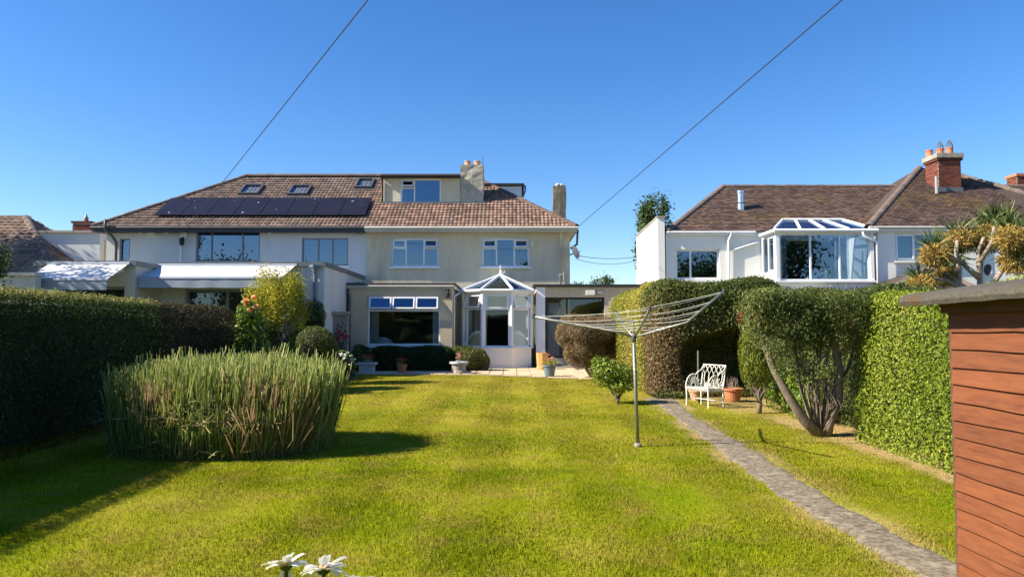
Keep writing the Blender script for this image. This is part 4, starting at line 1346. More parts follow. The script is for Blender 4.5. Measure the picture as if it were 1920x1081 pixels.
dcol = window(bh_, (dr[0], YG, dr[2]), (1, 0, 0), (0, -1, 0), dr[1] - dr[0], dr[3] - dr[2], [(0.36, [(1, 'p')]), (0.64, [(1, 'p')])], M['black_frame'], M['glass_dark'], name='sliding_door', fw=0.07, setback=0.1)
MB().box(dr[0] - 0.3, dr[1] + 0.2, YG - 0.42, YG - 0.001, 0.0, 0.27).build('door_step', M['conc'], bh_)
MB().box(dr[0] - 0.3, dr[1] + 0.4, YG - 0.75, YG - 0.421, 0.0, 0.19).build('door_step', M['conc'], bh_)
MB().box(XR + 0.02, xg1 - 0.3, YG + 4.0, YG + 4.1, 0, zg - 0.05).build('partition', M['interior'], bh_)
t = tag(MB().box(X(1098, YG), X(1115, YG), YG - 0.1, YG - 0.001, Z(553, YG), Z(544, YG)).build('wall_light_box', M['lampwhite'], base=(X(1106, YG), YG, Z(553, YG)), bevel=0.01), 'small white box light on the wall above the sliding door', 'wall light')
t = tag(MB().box(X(1118, YG), X(1130, YG), YG - 0.06, YG - 0.001, Z(552, YG), Z(545, YG)).build('wall_vent', M['conc'], base=(X(1124, YG), YG, Z(552, YG)), bevel=0.01), 'small beige vent right of the white box above sliding door', 'vent')

# satellite dish and meter bits
t = thing('satellite_dish', 'grey satellite dish on the right corner of the beige house', 'satellite dish', (XR, 28.1, Z(475, 28.1)))
m = MB(); cs_ = Vector((X(1077, 27.9), 27.75, Z(474, 27.8))); dirn = Vector((0.75, -0.55, 0.3)).normalized()
a_ = dirn.cross(Vector((0, 0, 1))).normalized(); b_ = dirn.cross(a_)
NR, NS = 6, 20
for s in (0, -0.012):
    for i in range(NR + 1):
        r_ = 0.24 * i / NR
        for k in range(NS):
            w = 2 * math.pi * k / NS
            m.v.append(cs_ + a_ * (r_ * math.cos(w)) + b_ * (r_ * 1.1 * math.sin(w)) + dirn * (r_ * r_ * 1.1 + s))
for s in (0, (NR + 1) * NS):
    for i in range(NR):
        for k in range(NS):
            k2 = (k + 1) % NS; m.f.append((s + i * NS + k, s + i * NS + k2, s + (i + 1) * NS + k2, s + (i + 1) * NS + k))
m.build('reflector', M['dish'], t, smooth_=True)
MB().tube([cs_, cs_ - dirn * 0.12, (XR + 0.01, 28.1, cs_.z - 0.05)], 0.025, 6).build('bracket', M['darkmetal'], t)
MB().tube([cs_ - b_ * -0.22, cs_ + dirn * 0.28], 0.012, 6).build('feed_arm', M['darkmetal'], t)
t = thing('aerial_bracket', 'small grey pipe bracket beside the white downpipe above the flat roof', 'bracket', (X(1056, 27.9), YW, 3.2))
m = MB(); x_ = X(1057, 27.9)
m.tube([(x_, 27.85, Z(526, 27.9)), (x_, 27.85, Z(509, 27.9))], 0.025, 6); m.tube([(x_ - 0.22, 27.85, Z(517, 27.9)), (x_ + 0.06, 27.85, Z(513, 27.9))], 0.02, 6); m.tube([(x_, 27.85, Z(520, 27.9)), (x_, 28.0, Z(520, 27.9))], 0.02, 6)
m.build('pipe', M['dish'], t)
t = tag(MB().lathe([(0.03, 0), (0.05, 0.02), (0.05, 0.16), (0.02, 0.2)], (X(998, YW), YW - 0.06, Z(463, YW)), 8).tube([(X(998, YW), YW - 0.001, Z(456, YW)), (X(998, YW), YW - 0.07, Z(455, YW)), (X(1002, YW), YW - 0.08, Z(446, YW))], 0.012, 5)
        .build('wall_bracket', M['lampwhite'], base=(X(998, YW), YW, Z(463, YW))), 'small white line bracket right of the second upstairs window', 'bracket')

# ------------------------------------------------------------------ conservatory
CXC, CYF = X(932, 25.7), 25.7
hf, ho = 0.52, 1.24
cv = thing('conservatory', 'white bay conservatory with faceted glass roof and finial', 'conservatory', (CXC, 26.6, 0.12))
pts2 = [(-ho, 27.98), (-ho, CYF + (ho - hf)), (-hf, CYF), (hf, CYF), (ho, CYF + (ho - hf)), (ho, 27.98)]
pts2 = [Vector((CXC + a, b, 0)) for a, b in pts2]
zc0, zc1, zc2 = 0.05, Z(651, CYF), Z(549, CYF)
for i in range(5):
    a, b = pts2[i], pts2[i + 1]
    u = (b - a); w = u.length; u.normalize(); n = Vector((u.y, -u.x, 0))
    MB().obox(a, u, n, 0.0, w, -0.18, 0.0, zc0, zc1 - 0.04).build('base_wall', M['white2'], cv)
    MB().obox(a, u, n, -0.02, w + 0.02, -0.2, 0.07, zc1 - 0.038, zc1).build('sill', M['upvc'], cv)
    hgt = zc2 - zc1
    if i in (0, 4): cols = [(0.5, [(0.72, 'p'), (0.28, 'p')]), (0.5, [(0.72, 'p'), (0.28, 'p')])]
    elif i in (1, 3): cols = [(1, [(0.72, 'p'), (0.28, 'o')])]
    else: cols = [(1, [(0.72, 'p'), (0.28, 'c')])]
    window(cv, a + u * 0.06 + Vector((0, 0, zc1 + 0.001)), u, n, w - 0.12, hgt, cols, M['upvc'], M['glass_dark'], fw=0.06, setback=0.06, open_depth=0.16)
    MB().obox(a, u, n, -0.03, w + 0.03, -0.16, 0.03, zc2, zc2 + 0.1).build('eaves_beam', M['upvc'], cv)
for p in pts2[1:5]:
    MB().tube([(p.x, p.y + 0.05, zc1), (p.x, p.y + 0.05, zc2)], 0.068, 8).build('corner_post', M['upvc'], cv)
zr0 = zc2 + 0.1; zr1 = Z(516, 26.9)
apex = Vector((CXC + 0.1, 26.95, zr1)); ridge_b = Vector((CXC + 0.1, 27.98, zr1))
outp = []
for p in pts2:
    d = Vector((p.x - CXC, p.y - 26.9, 0))
    q = p + d.normalized() * 0.1
    outp.append(Vector((q.x, min(q.y, 27.98), zr0)))
facets = [[outp[0], outp[1], apex, ridge_b], [outp[1], outp[2], apex], [outp[2], outp[3], apex], [outp[3], outp[4], apex], [outp[4], outp[5], ridge_b, apex]]
for fct in facets:
    n = (fct[1] - fct[0]).cross(fct[2] - fct[0]).normalized()
    MB().poly(fct, 0.012, n if n.z > 0 else -n).build('roof_pane', M['glass_roof'], cv)
    MB().tube([fct[0] + Vector((0, 0, 0.0)), fct[1]], 0.05, 6).build('gutter', M['upvc'], cv)
for p in outp[1:5]:
    MB().tube([p + Vector((0, 0, 0.03)), apex + Vector((0, 0, 0.03))], 0.045, 6).build('roof_bar', M['upvc'], cv)
for s, pp in ((0, outp[1]), (0, outp[4])):
    q = pp.copy(); q.y = 27.5
    MB().tube([q + Vector((0, 0, 0.03)), Vector((apex.x, 27.5, apex.z + 0.02))], 0.035, 6).build('roof_bar', M['upvc'], cv)
MB().tube([apex + Vector((0, -0.05, 0.04)), ridge_b + Vector((0, 0, 0.04))], 0.075, 8).build('ridge_bar', M['upvc'], cv)
fx = apex + Vector((0, 0, 0.08))
fm = MB().lathe([(0.06, 0), (0.02, 0.06), (0.035, 0.1), (0.012, 0.14), (0.012, 0.2), (0.03, 0.225), (0.004, 0.32)], fx, 8)
fm.tube([fx + Vector((0, 0.1, 0)), fx + Vector((0.05, 0.12, 0.1)), fx + Vector((0.1, 0.15, 0.0)), fx + Vector((0.15, 0.18, 0.09)), fx + Vector((0.2, 0.2, 0))], 0.014, 5)
fm.build('finial', M['upvc'], cv)
m = MB(); xq = X(853, 25.9)
m.tube([(outp[1].x, outp[1].y, zr0 - 0.05), (xq + 0.06, 25.9, zr0 - 0.16), (xq, 25.6, zr0 - 0.22), (xq, 25.6, 0.12)], 0.035, 8)
m.build('downpipe', M['upvc'], cv, smooth_=True)
tag(MB().box(CXC - ho + 0.2, CXC + ho - 0.2, 26.4, 27.9, 0.06, 0.14).build('conservatory_floor', M['conc']), kind='structure')


def tub_chair(name, label, loc, rz, sm, bm, ht=0.95, wd=0.36, cat='chair'):
    t = thing(name, label, cat, loc, rz)
    m = MB(); n_ = 18
    for (r_, z0) in ((wd, 0.0), (wd * 0.86, 0.0)):
        for k in range(n_ + 1):
            w = math.pi * (-0.15 + 1.3 * k / n_)
            hh = 0.55 + (ht - 0.55) * max(0, math.sin(w)) ** 0.8
            for z in (0.28, 0.28 + (hh - 0.28) * 0.6, hh):
                m.v.append((r_ * math.cos(w), r_ * math.sin(w) * 0.95, z))
    K = (n_ + 1) * 3
    for k in range(n_):
        for j in range(2):
            v = k * 3 + j
            m.f.append((v, v + 3, v + 4, v + 1)); m.f.append((K + v, K + v + 1, K + v + 4, K + v + 3))
        m.f.append((k * 3 + 2, k * 3 + 5, K + k * 3 + 5, K + k * 3 + 2))
    for k in (0, n_):
        v = k * 3; m.f.append((v, v + 1, K + v + 1, K + v)); m.f.append((v + 1, v + 2, K + v + 2, K + v + 1))
    m.build('backrest', sm, t, local=True, smooth_=True)
    MB().lathe([(wd * 0.84, 0.24), (wd * 0.9, 0.30), (wd * 0.86, 0.42), (wd * 0.6, 0.46)], (0, 0, 0), 16).build('seat', sm, t, local=True, smooth_=True)
    for a in (0.8, 2.3, 3.9, 5.5):
        MB().tube([(wd * 0.7 * math.cos(a), wd * 0.7 * math.sin(a), 0.0), (wd * 0.75 * math.cos(a), wd * 0.75 * math.sin(a), 0.26)], 0.02, 6).build('leg', sm, t, local=True)
    if bm:
        b = MB(); n2 = 14
        for k in range(n2 + 1):
            w = math.pi * (0.12 + 0.76 * k / n2)
            top = 0.55 + (ht - 0.55) * math.sin(w) ** 0.8 + 0.03
            for r_, z in ((wd * 1.06, top - 0.14 - 0.03 * math.sin(k * 2.3)), (wd * 1.05, top), (wd * 0.8, top), (wd * 0.78, top - 0.3)):
                b.v.append((r_ * math.cos(w), r_ * math.sin(w) * 0.95, z))
        for k in range(n2):
            for j in range(3):
                v = k * 4 + j; b.f.append((v, v + 4, v + 5, v + 1))
        b.build('throw', bm, t, local=True, smooth_=True)
    return t


tub_chair('wicker_chair', 'cane chair with cream throw behind the left conservatory pane', (CXC - 0.86, 26.98, 0.145), R(200), M['wicker'], M['blanket'], 1.30, 0.34)
tub_chair('wicker_chair', 'cane chair with cream throw behind the right conservatory pane', (CXC + 0.84, 26.98, 0.145), R(160), M['wicker'], M['blanket'], 1.30, 0.34)
tub_chair('armchair', 'pale grey armchair inside the picture window of the extension', (X(720, 26.0), 26.15, 0.24), R(180), M['sofa'], None, 1.0, 0.42)
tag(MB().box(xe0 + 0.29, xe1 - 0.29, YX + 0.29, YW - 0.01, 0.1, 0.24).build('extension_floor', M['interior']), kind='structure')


def curtain(x0, x1, y, z0, z1, label, mt='curtain', folds=7, amp=0.035):
    m = MB(); n_ = folds * 8
    for s in (0, 0.012):
        for i in range(n_ + 1):
            a = i / n_
            yy = y + amp * math.sin(a * folds * 2 * math.pi) + s
            for b in range(5):
                c = b / 4
                m.v.append((x0 + (x1 - x0) * (a * (1 - 0.06 * math.sin(c * 3))), yy, z0 + (z1 - z0) * c))
    K = (n_ + 1) * 5
    for s in (0, K):
        for i in range(n_):
            for b in range(4):
                v = s + i * 5 + b; m.f.append((v, v + 5, v + 6, v + 1))
    return tag(m.build('curtain', M[mt], base=((x0 + x1) / 2, y, z0), smooth_=True), label, 'curtain')


curtain(B1[0] + 0.03, B1[0] + 0.42, YW + 0.36, B1[2] - 0.1, B1[3] - 0.02, 'white net curtain inside left of the first beige house upstairs window')
curtain(B2[0] + 0.03, B2[0] + 0.36, YW + 0.36, B2[2] - 0.1, B2[3] - 0.02, 'white net curtain inside left of the second beige house upstairs window')
curtain(dw[0] + 0.05, dw[0] + 0.24, DY + 0.2, dw[2] - 0.02, dw[3] - 0.4, 'narrow white curtain at the left of the dormer window')
curtain(dr[0] + 0.1, dr[0] + 0.55, YG + 0.34, 0.2, 2.5, 'pale green curtain behind the left panel of the sliding door', 'sofa')
curtain(-1.5, -0.95, YW + 0.4, 0.2, 2.28, 'brown curtain inside the opening behind the conservatory', 'cream', 5)
curtain(pw[1] - 0.3, pw[1] - 0.06, YX + 0.36, pw[2] - 0.05, pw[2] + 1.2, 'pale curtain at the right edge of the picture window')
curtain(pw[0] + 0.06, pw[0] + 0.34, YX + 0.36, pw[2] - 0.05, pw[2] + 1.2, 'beige curtain at the left edge of the picture window', 'cream')

# ------------------------------------------------------------------ the white house on the right
NY = 26.0; NE = 25.93
nr = thing('white_house', 'white house on the right with dark tiled roof and glazed bay', 'house', (12.0, NY, 0.0))
NEAVE = Z(434, NE, 1300)
NX0, NX1 = X(1236, NY), 17.6
NH = 2.95; NS_ = 0.757
NYR = NE + NH; NRZ = NEAVE + NS_ * NH
w1 = (X(1268, NY), X(1350, NY), Z(523, NY), Z(467, NY))
mb = MB()
front_wall(mb, NX0 + 0.26, NX1, NY, 0, NEAVE, 0.3, [w1, (X(1462, 24.4), X(1632, 24.4) - 0.2, 3.2, 4.75)])
mb.box(NX0 + 0.26, NX0 + 0.5, NY + 0.302, NYR + NH - 0.4, 0, NEAVE)
mb.box(NX0 + 0.26, NX1, NYR + NH - 0.4, NYR + NH - 0.2, 0, NEAVE)
mb.build('wall', M['white2'], nr)
MB().box(NX0 + 0.52, NX1, NY + 0.31, NYR + NH - 0.42, 2.5, 2.75).build('upper_floor', M['interior'], nr)
MB().box(NX0 + 0.52, NX1, NY + 3.6, NY + 3.7, 2.76, NEAVE - 0.02).build('partition', M['interior'], nr)
window(nr, (w1[0], NY, w1[2]), (1, 0, 0), (0, -1, 0), w1[1] - w1[0], w1[3] - w1[2], [(0.33, [(1, 'p')]), (0.67, [(1, 'p')])], M['upvc'], M['glass'], setback=0.1, fw=0.065)
# gable parapet wall on the left, rising towards the garden
xa, xb = X(1234, NY - 0.1), X(1247, NY - 0.1)
yb_ = 30.3
za, zb_ = Z(408, NY - 0.1, 1240), Z(444, yb_, 1196)
mb = MB().add([(xa, NY - 0.12, 0), (xb, NY - 0.12, 0), (xb, yb_, 0), (xa, yb_, 0), (xa, NY - 0.12, za), (xb, NY - 0.12, za), (xb, yb_, zb_), (xa, yb_, zb_)],
              [(3, 2, 1, 0), (4, 5, 6, 7), (0, 1, 5, 4), (1, 2, 6, 5), (2, 3, 7, 6), (3, 0, 4, 7)])
mb.build('gable_wall', M['white2'], nr)
MB().add([(xa - 0.03, NY - 0.16, za + 0.002), (xb + 0.03, NY - 0.16, za + 0.002), (xb + 0.03, yb_, zb_ + 0.002), (xa - 0.03, yb_, zb_ + 0.002), (xa - 0.03, NY - 0.16, za + 0.06), (xb + 0.03, NY - 0.16, za + 0.06), (xb + 0.03, yb_, zb_ + 0.06), (xa - 0.03, yb_, zb_ + 0.06)],
         [(3, 2, 1, 0), (4, 5, 6, 7), (0, 1, 5, 4), (1, 2, 6, 5), (2, 3, 7, 6), (3, 0, 4, 7)]).build('coping', M['conc'], nr)
# main roof
REL, RER = X(1250, NE, 434), 26.0
mb = MB()
A = (REL, NE, NEAVE); B = (RER, NE, NEAVE); C = (RER, NYR, NRZ); D = (REL + NH, NYR, NRZ); E = (REL, NYR + NH, NEAVE); G = (RER, NYR + NH, NEAVE)
mb.add([A, B, C, D, E, G], [(0, 1, 2, 3), (3, 2, 5, 4), (0, 3, 4), (1, 5, 2)]); mb.add([A, B, G, E], [(3, 2, 1, 0)])
nroof = mb.build('roof', M['deck'], nr)
nk = 1 / math.hypot(1, NS_); nlen = NH / nk
tiles('roof_tiles', A, B, Vector((0, 1, NS_)), nlen, 0.17, 0.105, M['tile_plain'], nroof, lambda u, v: v * nk - 0.05 < u, wave=0, thick=0.026, per=1, jit=0.006)
ridge_run(nroof, A, D, r=0.13); ridge_run(nroof, D, C, r=0.11)
MB().box(REL + 0.02, X(1425, 25.5), NE - 0.02, NE + 0.02, NEAVE - 0.14, NEAVE - 0.002).build('fascia', M['upvc'], nr)
MB().box(REL + 0.02, X(1425, 25.5), NE + 0.022, NY - 0.002, NEAVE - 0.13, NEAVE - 0.1).build('soffit', M['upvc'], nr)
gutter(nr, REL, X(1425, 25.5), NE - 0.055, NEAVE - 0.03, M['upvc'], 0.04)
m = MB(); xp = X(1367, 25.9)
m.tube([(xp + 0.1, NE - 0.06, NEAVE - 0.06), (xp, NY - 0.08, NEAVE - 0.35), (xp, NY - 0.06, 0.3)], 0.04, 8); m.build('downpipe', M['upvc'], nr, smooth_=True)
MB().tube([(X(1372, 25.9), NY - 0.05, Z(470, NY)), (X(1424, 25.9), NY - 0.05, Z(454, NY))], 0.035, 6).build('waste_pipe', M['upvc'], nr)
# flue
fy = NE + (Z(388, 27.0) - 0) * 0 + 1.36
fz = NEAVE + NS_ * (fy - NE); fxx = X(1389, fy, 388)
m = MB().lathe([(0.13, -0.25), (0.13, 0.22), (0.115, 0.23), (0.115, 0.62), (0.13, 0.63), (0.13, 0.72), (0.05, 0.74)], (fxx, fy, fz), 14)
flue = m.build('flue', M['steel'], nr, smooth_=False)
MB().lathe([(0.135, 0.22), (0.135, 0.25)], (fxx, fy, fz), 14).build('flue_band', M['black'], flue)

# projecting wing with brick chimney
WY = 24.5; WE = 24.40
WEAVE = Z(425, WE, 1640)
WX0 = X(1648, WY); WEL = X(1628, WE, 425)
WH = 4.75
WS = 0.65
WXR = WEL + 2 * WH
wz = WEAVE + WS * WH
w2 = (X(1680, WY), X(1790, WY), Z(489, WY), Z(437, WY))
mb = MB()
front_wall(mb, WX0, WXR - 0.3, WY, 0, WEAVE, 0.3, [w2])
mb.box(WX0, WX0 + 0.3, WY + 0.302, NY - 0.002, 0, WEAVE)
mb.box(WXR - 0.6, WXR - 0.3, WY + 0.302, WY + 7, 0, WEAVE)
mb.build('wing_wall', M['white2'], nr)
window(nr, (w2[0], WY, w2[2]), (1, 0, 0), (0, -1, 0), w2[1] - w2[0], w2[3] - w2[2], [(0.33, [(1, 'c')]), (0.67, [(1, 'p')])], M['upvc'], M['glass'], setback=0.06, sill=0.12, sill_mat=M['white2'])
MB().box(WX0 + 0.31, WXR - 0.7, WY + 3, WY + 3.1, 0, WEAVE - 0.02).build('partition', M['interior'], nr)
mb = MB()
A = Vector((WEL, WE, WEAVE)); B = Vector((WXR, WE, WEAVE)); T0 = Vector((WEL + WH - 0.25, WE + WH, wz)); T1 = Vector((WEL + WH + 0.25, WE + WH, wz))
Cc = Vector((WXR, WE + 2 * WH, WEAVE)); Dd = Vector((WEL, WE + 2 * WH, WEAVE))
mb.add([A, B, T1, T0, Cc, Dd], [(0, 1, 2, 3), (1, 4, 2), (3, 2, 4, 5), (0, 3, 5), (0, 5, 4, 1)])
wroof = mb.build('wing_roof', M['deck'], nr)
wk = 1 / math.hypot(1, WS); wlen = WH / wk
tiles('roof_tiles', A, B, Vector((0, 1, WS)), wlen, 0.17, 0.105, M['tile_plain'], wroof, lambda u, v: v * wk - 0.05 < u < 2 * WH - v * wk + 0.05 and u < 6.2, wave=0, thick=0.026, per=1, jit=0.006)
tiles('roof_tiles', Dd, A, Vector((1, 0, WS)), wlen, 0.17, 0.105, M['tile_plain'], wroof, lambda u, v: v * wk < u < 2 * WH - v * wk and u > WH - 0.5, wave=0, thick=0.026, per=1, jit=0.006)
ridge_run(wroof, A, T0, r=0.14); ridge_run(wroof, B, T1, r=0.14)
MB().box(WEL + 0.02, 20.4, WE - 0.02, WE + 0.02, WEAVE - 0.15, WEAVE - 0.002).build('fascia', M['upvc'], nr)
MB().box(WEL + 0.02, 20.4, WE + 0.022, WY - 0.002, WEAVE - 0.14, WEAVE - 0.11).build('soffit', M['upvc'], nr)
gutter(nr, WEL, 20.4, WE - 0.06, WEAVE - 0.03, M['dirtywhite'], 0.045)
# brick chimney
by0 = 27.0
bx0, bx1 = X(1760, by0, 340), X(1802, by0, 340)
bz0, bz1 = WEAVE + WS * (by0 - WE) - 0.55, Z(296, by0, 1780)
byd = by0 + 0.82
bc = MB().box(bx0, bx1, by0, byd, bz0 - 0.5, bz1).build('chimney', M['mortar'], nr)
bricks('brick_courses', bx0, bx1, by0, byd, bz0 + 0.5, bz1 - 0.02, bc)
MB().box(bx0 - 0.06, bx1 + 0.06, by0 - 0.06, byd + 0.06, bz1 - 0.10, bz1 - 0.02).build('brick_corbel', M['brick'], bc)
MB().box(bx0 - 0.09, bx1 + 0.09, by0 - 0.09, byd + 0.09, bz1, bz1 + 0.17).build('chimney_cap', M['conc'], bc)
MB().box(bx0 - 0.04, bx1 + 0.04, by0 - 0.05, by0 - 0.013, bz0 + 0.48, bz0 + 0.72).build('lead_flashing', M['greycap'], bc)
for dx, dy, cowl in ((0.06, 0.65, False), (0.36, 0.45, True), (0.60, 0.25, True)):
    p_ = (bx0 + dx, by0 + dy, bz1 + 0.17)
    po_ = MB().lathe([(0.13, 0), (0.12, 0.22), (0.14, 0.24), (0.14, 0.28), (0.09, 0.28)], p_, 12).build('chimney_pot', M['pot'], bc)
    if cowl:
        c_ = MB()
        for k in range(8):
            w = k * math.pi / 4
            c_.tube([(p_[0] + 0.12 * math.cos(w), p_[1] + 0.12 * math.sin(w), p_[2] + 0.28), (p_[0] + 0.10 * math.cos(w), p_[1] + 0.1 * math.sin(w), p_[2] + 0.42), (p_[0], p_[1], p_[2] + 0.62)], 0.012, 4)
        c_.build('wire_cowl', M['darkmetal'], po_)
MB().tube([(bx0 - 0.2, by0 - 0.2, bz0 + 0.45), (bx0 - 0.2, by0 - 0.2, bz0 + 1.1)], 0.06, 8).build('vent_pipe', M['dish'], nr)

# glazed bay
GY = 24.4
gx0, gx1 = X(1456, GY), X(1640, GY)
gz0, gz1 = Z(526, GY, 1550), Z(437, GY, 1550)
bay = thing('bay_window', 'white glazed box bay with glass roof on the right house', 'bay window', ((gx0 + gx1) / 2, NY, gz0 - 0.5))
MB().box(gx0, gx1, GY + 0.05, NY - 0.004, gz0 - 0.42, gz0 - 0.06).build('base_wall', M['white2'], bay)
MB().box(gx0 - 0.05, gx1 + 0.05, GY - 0.06, NY - 0.004, gz0 - 0.058, gz0 - 0.002).build('sill', M['upvc'], bay)
window(bay, (gx0 + 0.12, GY + 0.02, gz0), (1, 0, 0), (0, -1, 0), gx1 - gx0 - 0.24, gz1 - gz0, [(0.34, [(1, 'p')]), (0.335, [(1, 'p')]), (0.325, [(1, 'p')])], M['upvc'], M['glass'], fw=0.06, setback=0.03)
window(bay, (gx0 + 0.02, NY - 0.1, gz0 + 0.3), (0, -1, 0), (-1, 0, 0), NY - GY - 0.25, gz1 - gz0 - 0.3, [(0.5, [(1, 'p')]), (0.5, [(1, 'c')])], M['upvc'], M['glass_dark'], fw=0.06, setback=0.02, sill=0.06)
MB().box(gx0, gx0 + 0.12, GY + 0.16, NY - 0.004, gz0, gz0 + 0.298).build('side_panel', M['white2'], bay)
MB().box(gx0, gx0 + 0.118, GY, GY + 0.15, gz0, gz1).build('corner_post', M['upvc'], bay)
MB().box(gx1 - 0.118, gx1, GY, GY + 0.15, gz0, gz1).build('corner_post', M['upvc'], bay)
MB().box(gx1 - 0.1, gx1 - 0.003, GY + 0.16, NY - 0.004, gz0, gz1).build('side_panel', M['white2'], bay)
MB().box(gx0 - 0.06, gx1 + 0.06, GY - 0.06, GY + 0.12, gz1 + 0.001, gz1 + 0.11).build('eaves_beam', M['upvc'], bay)
MB().box(gx0 - 0.06, gx0 + 0.1, GY + 0.122, NY - 0.3, gz1 + 0.001, gz1 + 0.11).build('eaves_beam', M['upvc'], bay)
gutter(bay, gx0 - 0.1, gx1 + 0.1, GY - 0.11, gz1 + 0.08, M['upvc'], 0.06)
MB().tube([(gx0 - 0.1, GY - 0.11, gz1 + 0.08), (gx0 - 0.1, NY - 0.35, gz1 + 0.08)], 0.06, 8).build('gutter', M['upvc'], bay)
gyt, gzt = 25.35, Z(413, 25.35, 1550)
tA = Vector((gx0 - 0.05, GY - 0.02, gz1 + 0.12)); tB = Vector((gx1 + 0.05, GY - 0.02, gz1 + 0.12)); tC = Vector((gx1 - 0.62, gyt, gzt)); tD = Vector((gx0 + 0.62, gyt, gzt))
bL = Vector((gx0 - 0.05, NY - 0.2, gz1 + 0.12)); bR = Vector((gx1 + 0.05, NY - 0.2, gz1 + 0.12))
MB().poly([tA, tB, tC, tD], 0.012, (0, -0.4, 1)).build('roof_pane', M['glass_roof'], bay)
MB().poly([bL, tA, tD], 0.012, (-0.4, 0, 1)).build('roof_pane', M['glass_roof'], bay)
MB().poly([tB, bR, tC], 0.012, (0.4, 0, 1)).build('roof_pane', M['glass_roof'], bay)
MB().tube([tD + Vector((0, 0, .03)), tC + Vector((0, 0, .03))], 0.05, 6).build('ridge_bar', M['upvc'], bay)
MB().tube([tA + Vector((0, 0, .03)), tD + Vector((0, 0, .03))], 0.05, 6).build('roof_bar', M['upvc'], bay)
MB().tube([tB + Vector((0, 0, .03)), tC + Vector((0, 0, .03))], 0.05, 6).build('roof_bar', M['upvc'], bay)
for f in (0.27, 0.5, 0.73):
    a = tA.lerp(tB, f + (f - 0.5) * 0.05); b = tD.lerp(tC, f - 0.06 * (1) - (f - 0.5) * 0.0)
    MB().tube([a + Vector((0, 0, .03)), b + Vector((0, 0, .03))], 0.045, 6).build('roof_bar', M['upvc'], bay)
m = MB()
m.tube([(gx1 - 0.45, GY - 0.12, gz1 + 0.04), (gx1 - 0.4, GY - 0.14, gz1 - 0.1), (gx1 + 0.03, GY - 0.1, gz1 - 0.28), (gx1 + 0.07, GY - 0.08, gz1 - 0.34), (gx1 + 0.07, GY - 0.08, gz0 - 0.6)], 0.04, 8)
m.build('downpipe', M['upvc'], bay, smooth_=True)
tub_chair('tub_chair', 'white tub chair inside the glazed bay of the right house', (X(1531, 25.1), 25.15, 2.76), R(200), M['upvc'], None, 0.85, 0.36)
tag(MB().box(gx0 + 0.13, gx1 - 0.11, GY + 0.17, NY + 0.29, gz0 - 0.3, gz0 - 0.08).build('bay_floor', M['interior']), kind='structure')
curtain(gx0 + 0.18, gx0 + 0.5, 24.75, gz0 + 0.02, gz1 - 0.05, 'white curtain at the left of the glazed bay', 'curtain', 6)
curtain(gx1 - 1.15, gx1 - 0.7, 24.85, gz0 + 0.02, gz1 - 0.05, 'white curtain at the right of the glazed bay', 'curtain', 6)

# low hipped garden roof in front of the wing
PY0, PY1 = 21.2, 24.48
pxa, pxb = X(1652, PY0, 548), X(1850, PY0, 548)
pz0 = Z(552, PY0, 1700); pz1 = pz0 + 1.35
gr = thing('garden_room', 'low brown tiled hipped roof behind the bright hedge and cordyline', 'outbuilding', ((pxa + pxb) / 2, PY0 + 1, 0))
MB().box(pxa + 0.25, pxb - 0.25, PY0 + 0.25, PY1 - 0.003, 0, pz0).build('wall', M['white2'], gr)
gA = Vector((pxa, PY0, pz0)); gB = Vector((pxb, PY0, pz0)); gT = at(1738, 503, 23.9); pz1 = gT.z; gT2 = gT + Vector((0.25, 0, 0))
mb = MB().add([gA, gB, gT2, gT, Vector((pxa, PY1 - 0.003, pz0)), Vector((pxb, PY1 - 0.003, pz0)), Vector((gT.x, PY1 - .003, pz1)), Vector((gT2.x, PY1 - .003, pz1))],
              [(0, 1, 2, 3), (0, 3, 6, 4), (1, 5, 7, 2), (3, 2, 7, 6), (0, 4, 5, 1), (4, 6, 7, 5)])
gro = mb.build('roof', M['deck'], gr)
upg = Vector((0, gT.y - PY0, pz1 - pz0)); lg = upg.length
tiles('roof_tiles', gA, gB, upg, lg, 0.17, 0.12, M['tile_plain'], gro, lambda u, v: (gT.x - pxa) * v / lg < u < (pxb - pxa) - (pxb - gT2.x) * v / lg, wave=0, thick=0.026, per=1)
ridge_run(gro, gA, gT, r=0.12); ridge_run(gro, gB, gT2, r=0.12)
t = thing('satellite_dish', 'dark oval satellite dish on the right house wall behind the cordyline', 'satellite dish', (X(1853, 24.4), WY, Z(505, 24.4)))
m = MB()
c_ = Vector((X(1853, 24.25), 24.25, Z(506, 24.25)))
for s in (0, 0.012):
    for i in range(5):
        for k in range(18):
            w = 2 * math.pi * k / 18; r_ = i / 4
            m.v.append(c_ + Vector((0.15 * r_ * math.cos(w), 0.1 - 0.12 * r_ * r_ + s, 0.2 * r_ * math.sin(w))))
for s in (0, 90):
    for i in range(4):
        for k in range(18):
            k2 = (k + 1) % 18; m.f.append((s + i * 18 + k, s + i * 18 + k2, s + (i + 1) * 18 + k2, s + (i + 1) * 18 + k))
m.build('reflector', M['darkmetal'], t, smooth_=True)
MB().tube([c_ + Vector((0, 0.11, 0)), (c_.x + 0.1, WY - 0.001, c_.z)], 0.02, 6).build('bracket', M['darkmetal'], t)
MB().tube([(X(1826, 24.8), WY - 0.06, WEAVE - 0.1), (X(1826, 24.8), WY - 0.06, 0.3)], 0.045, 8).build('downpipe', M['black'], nr)
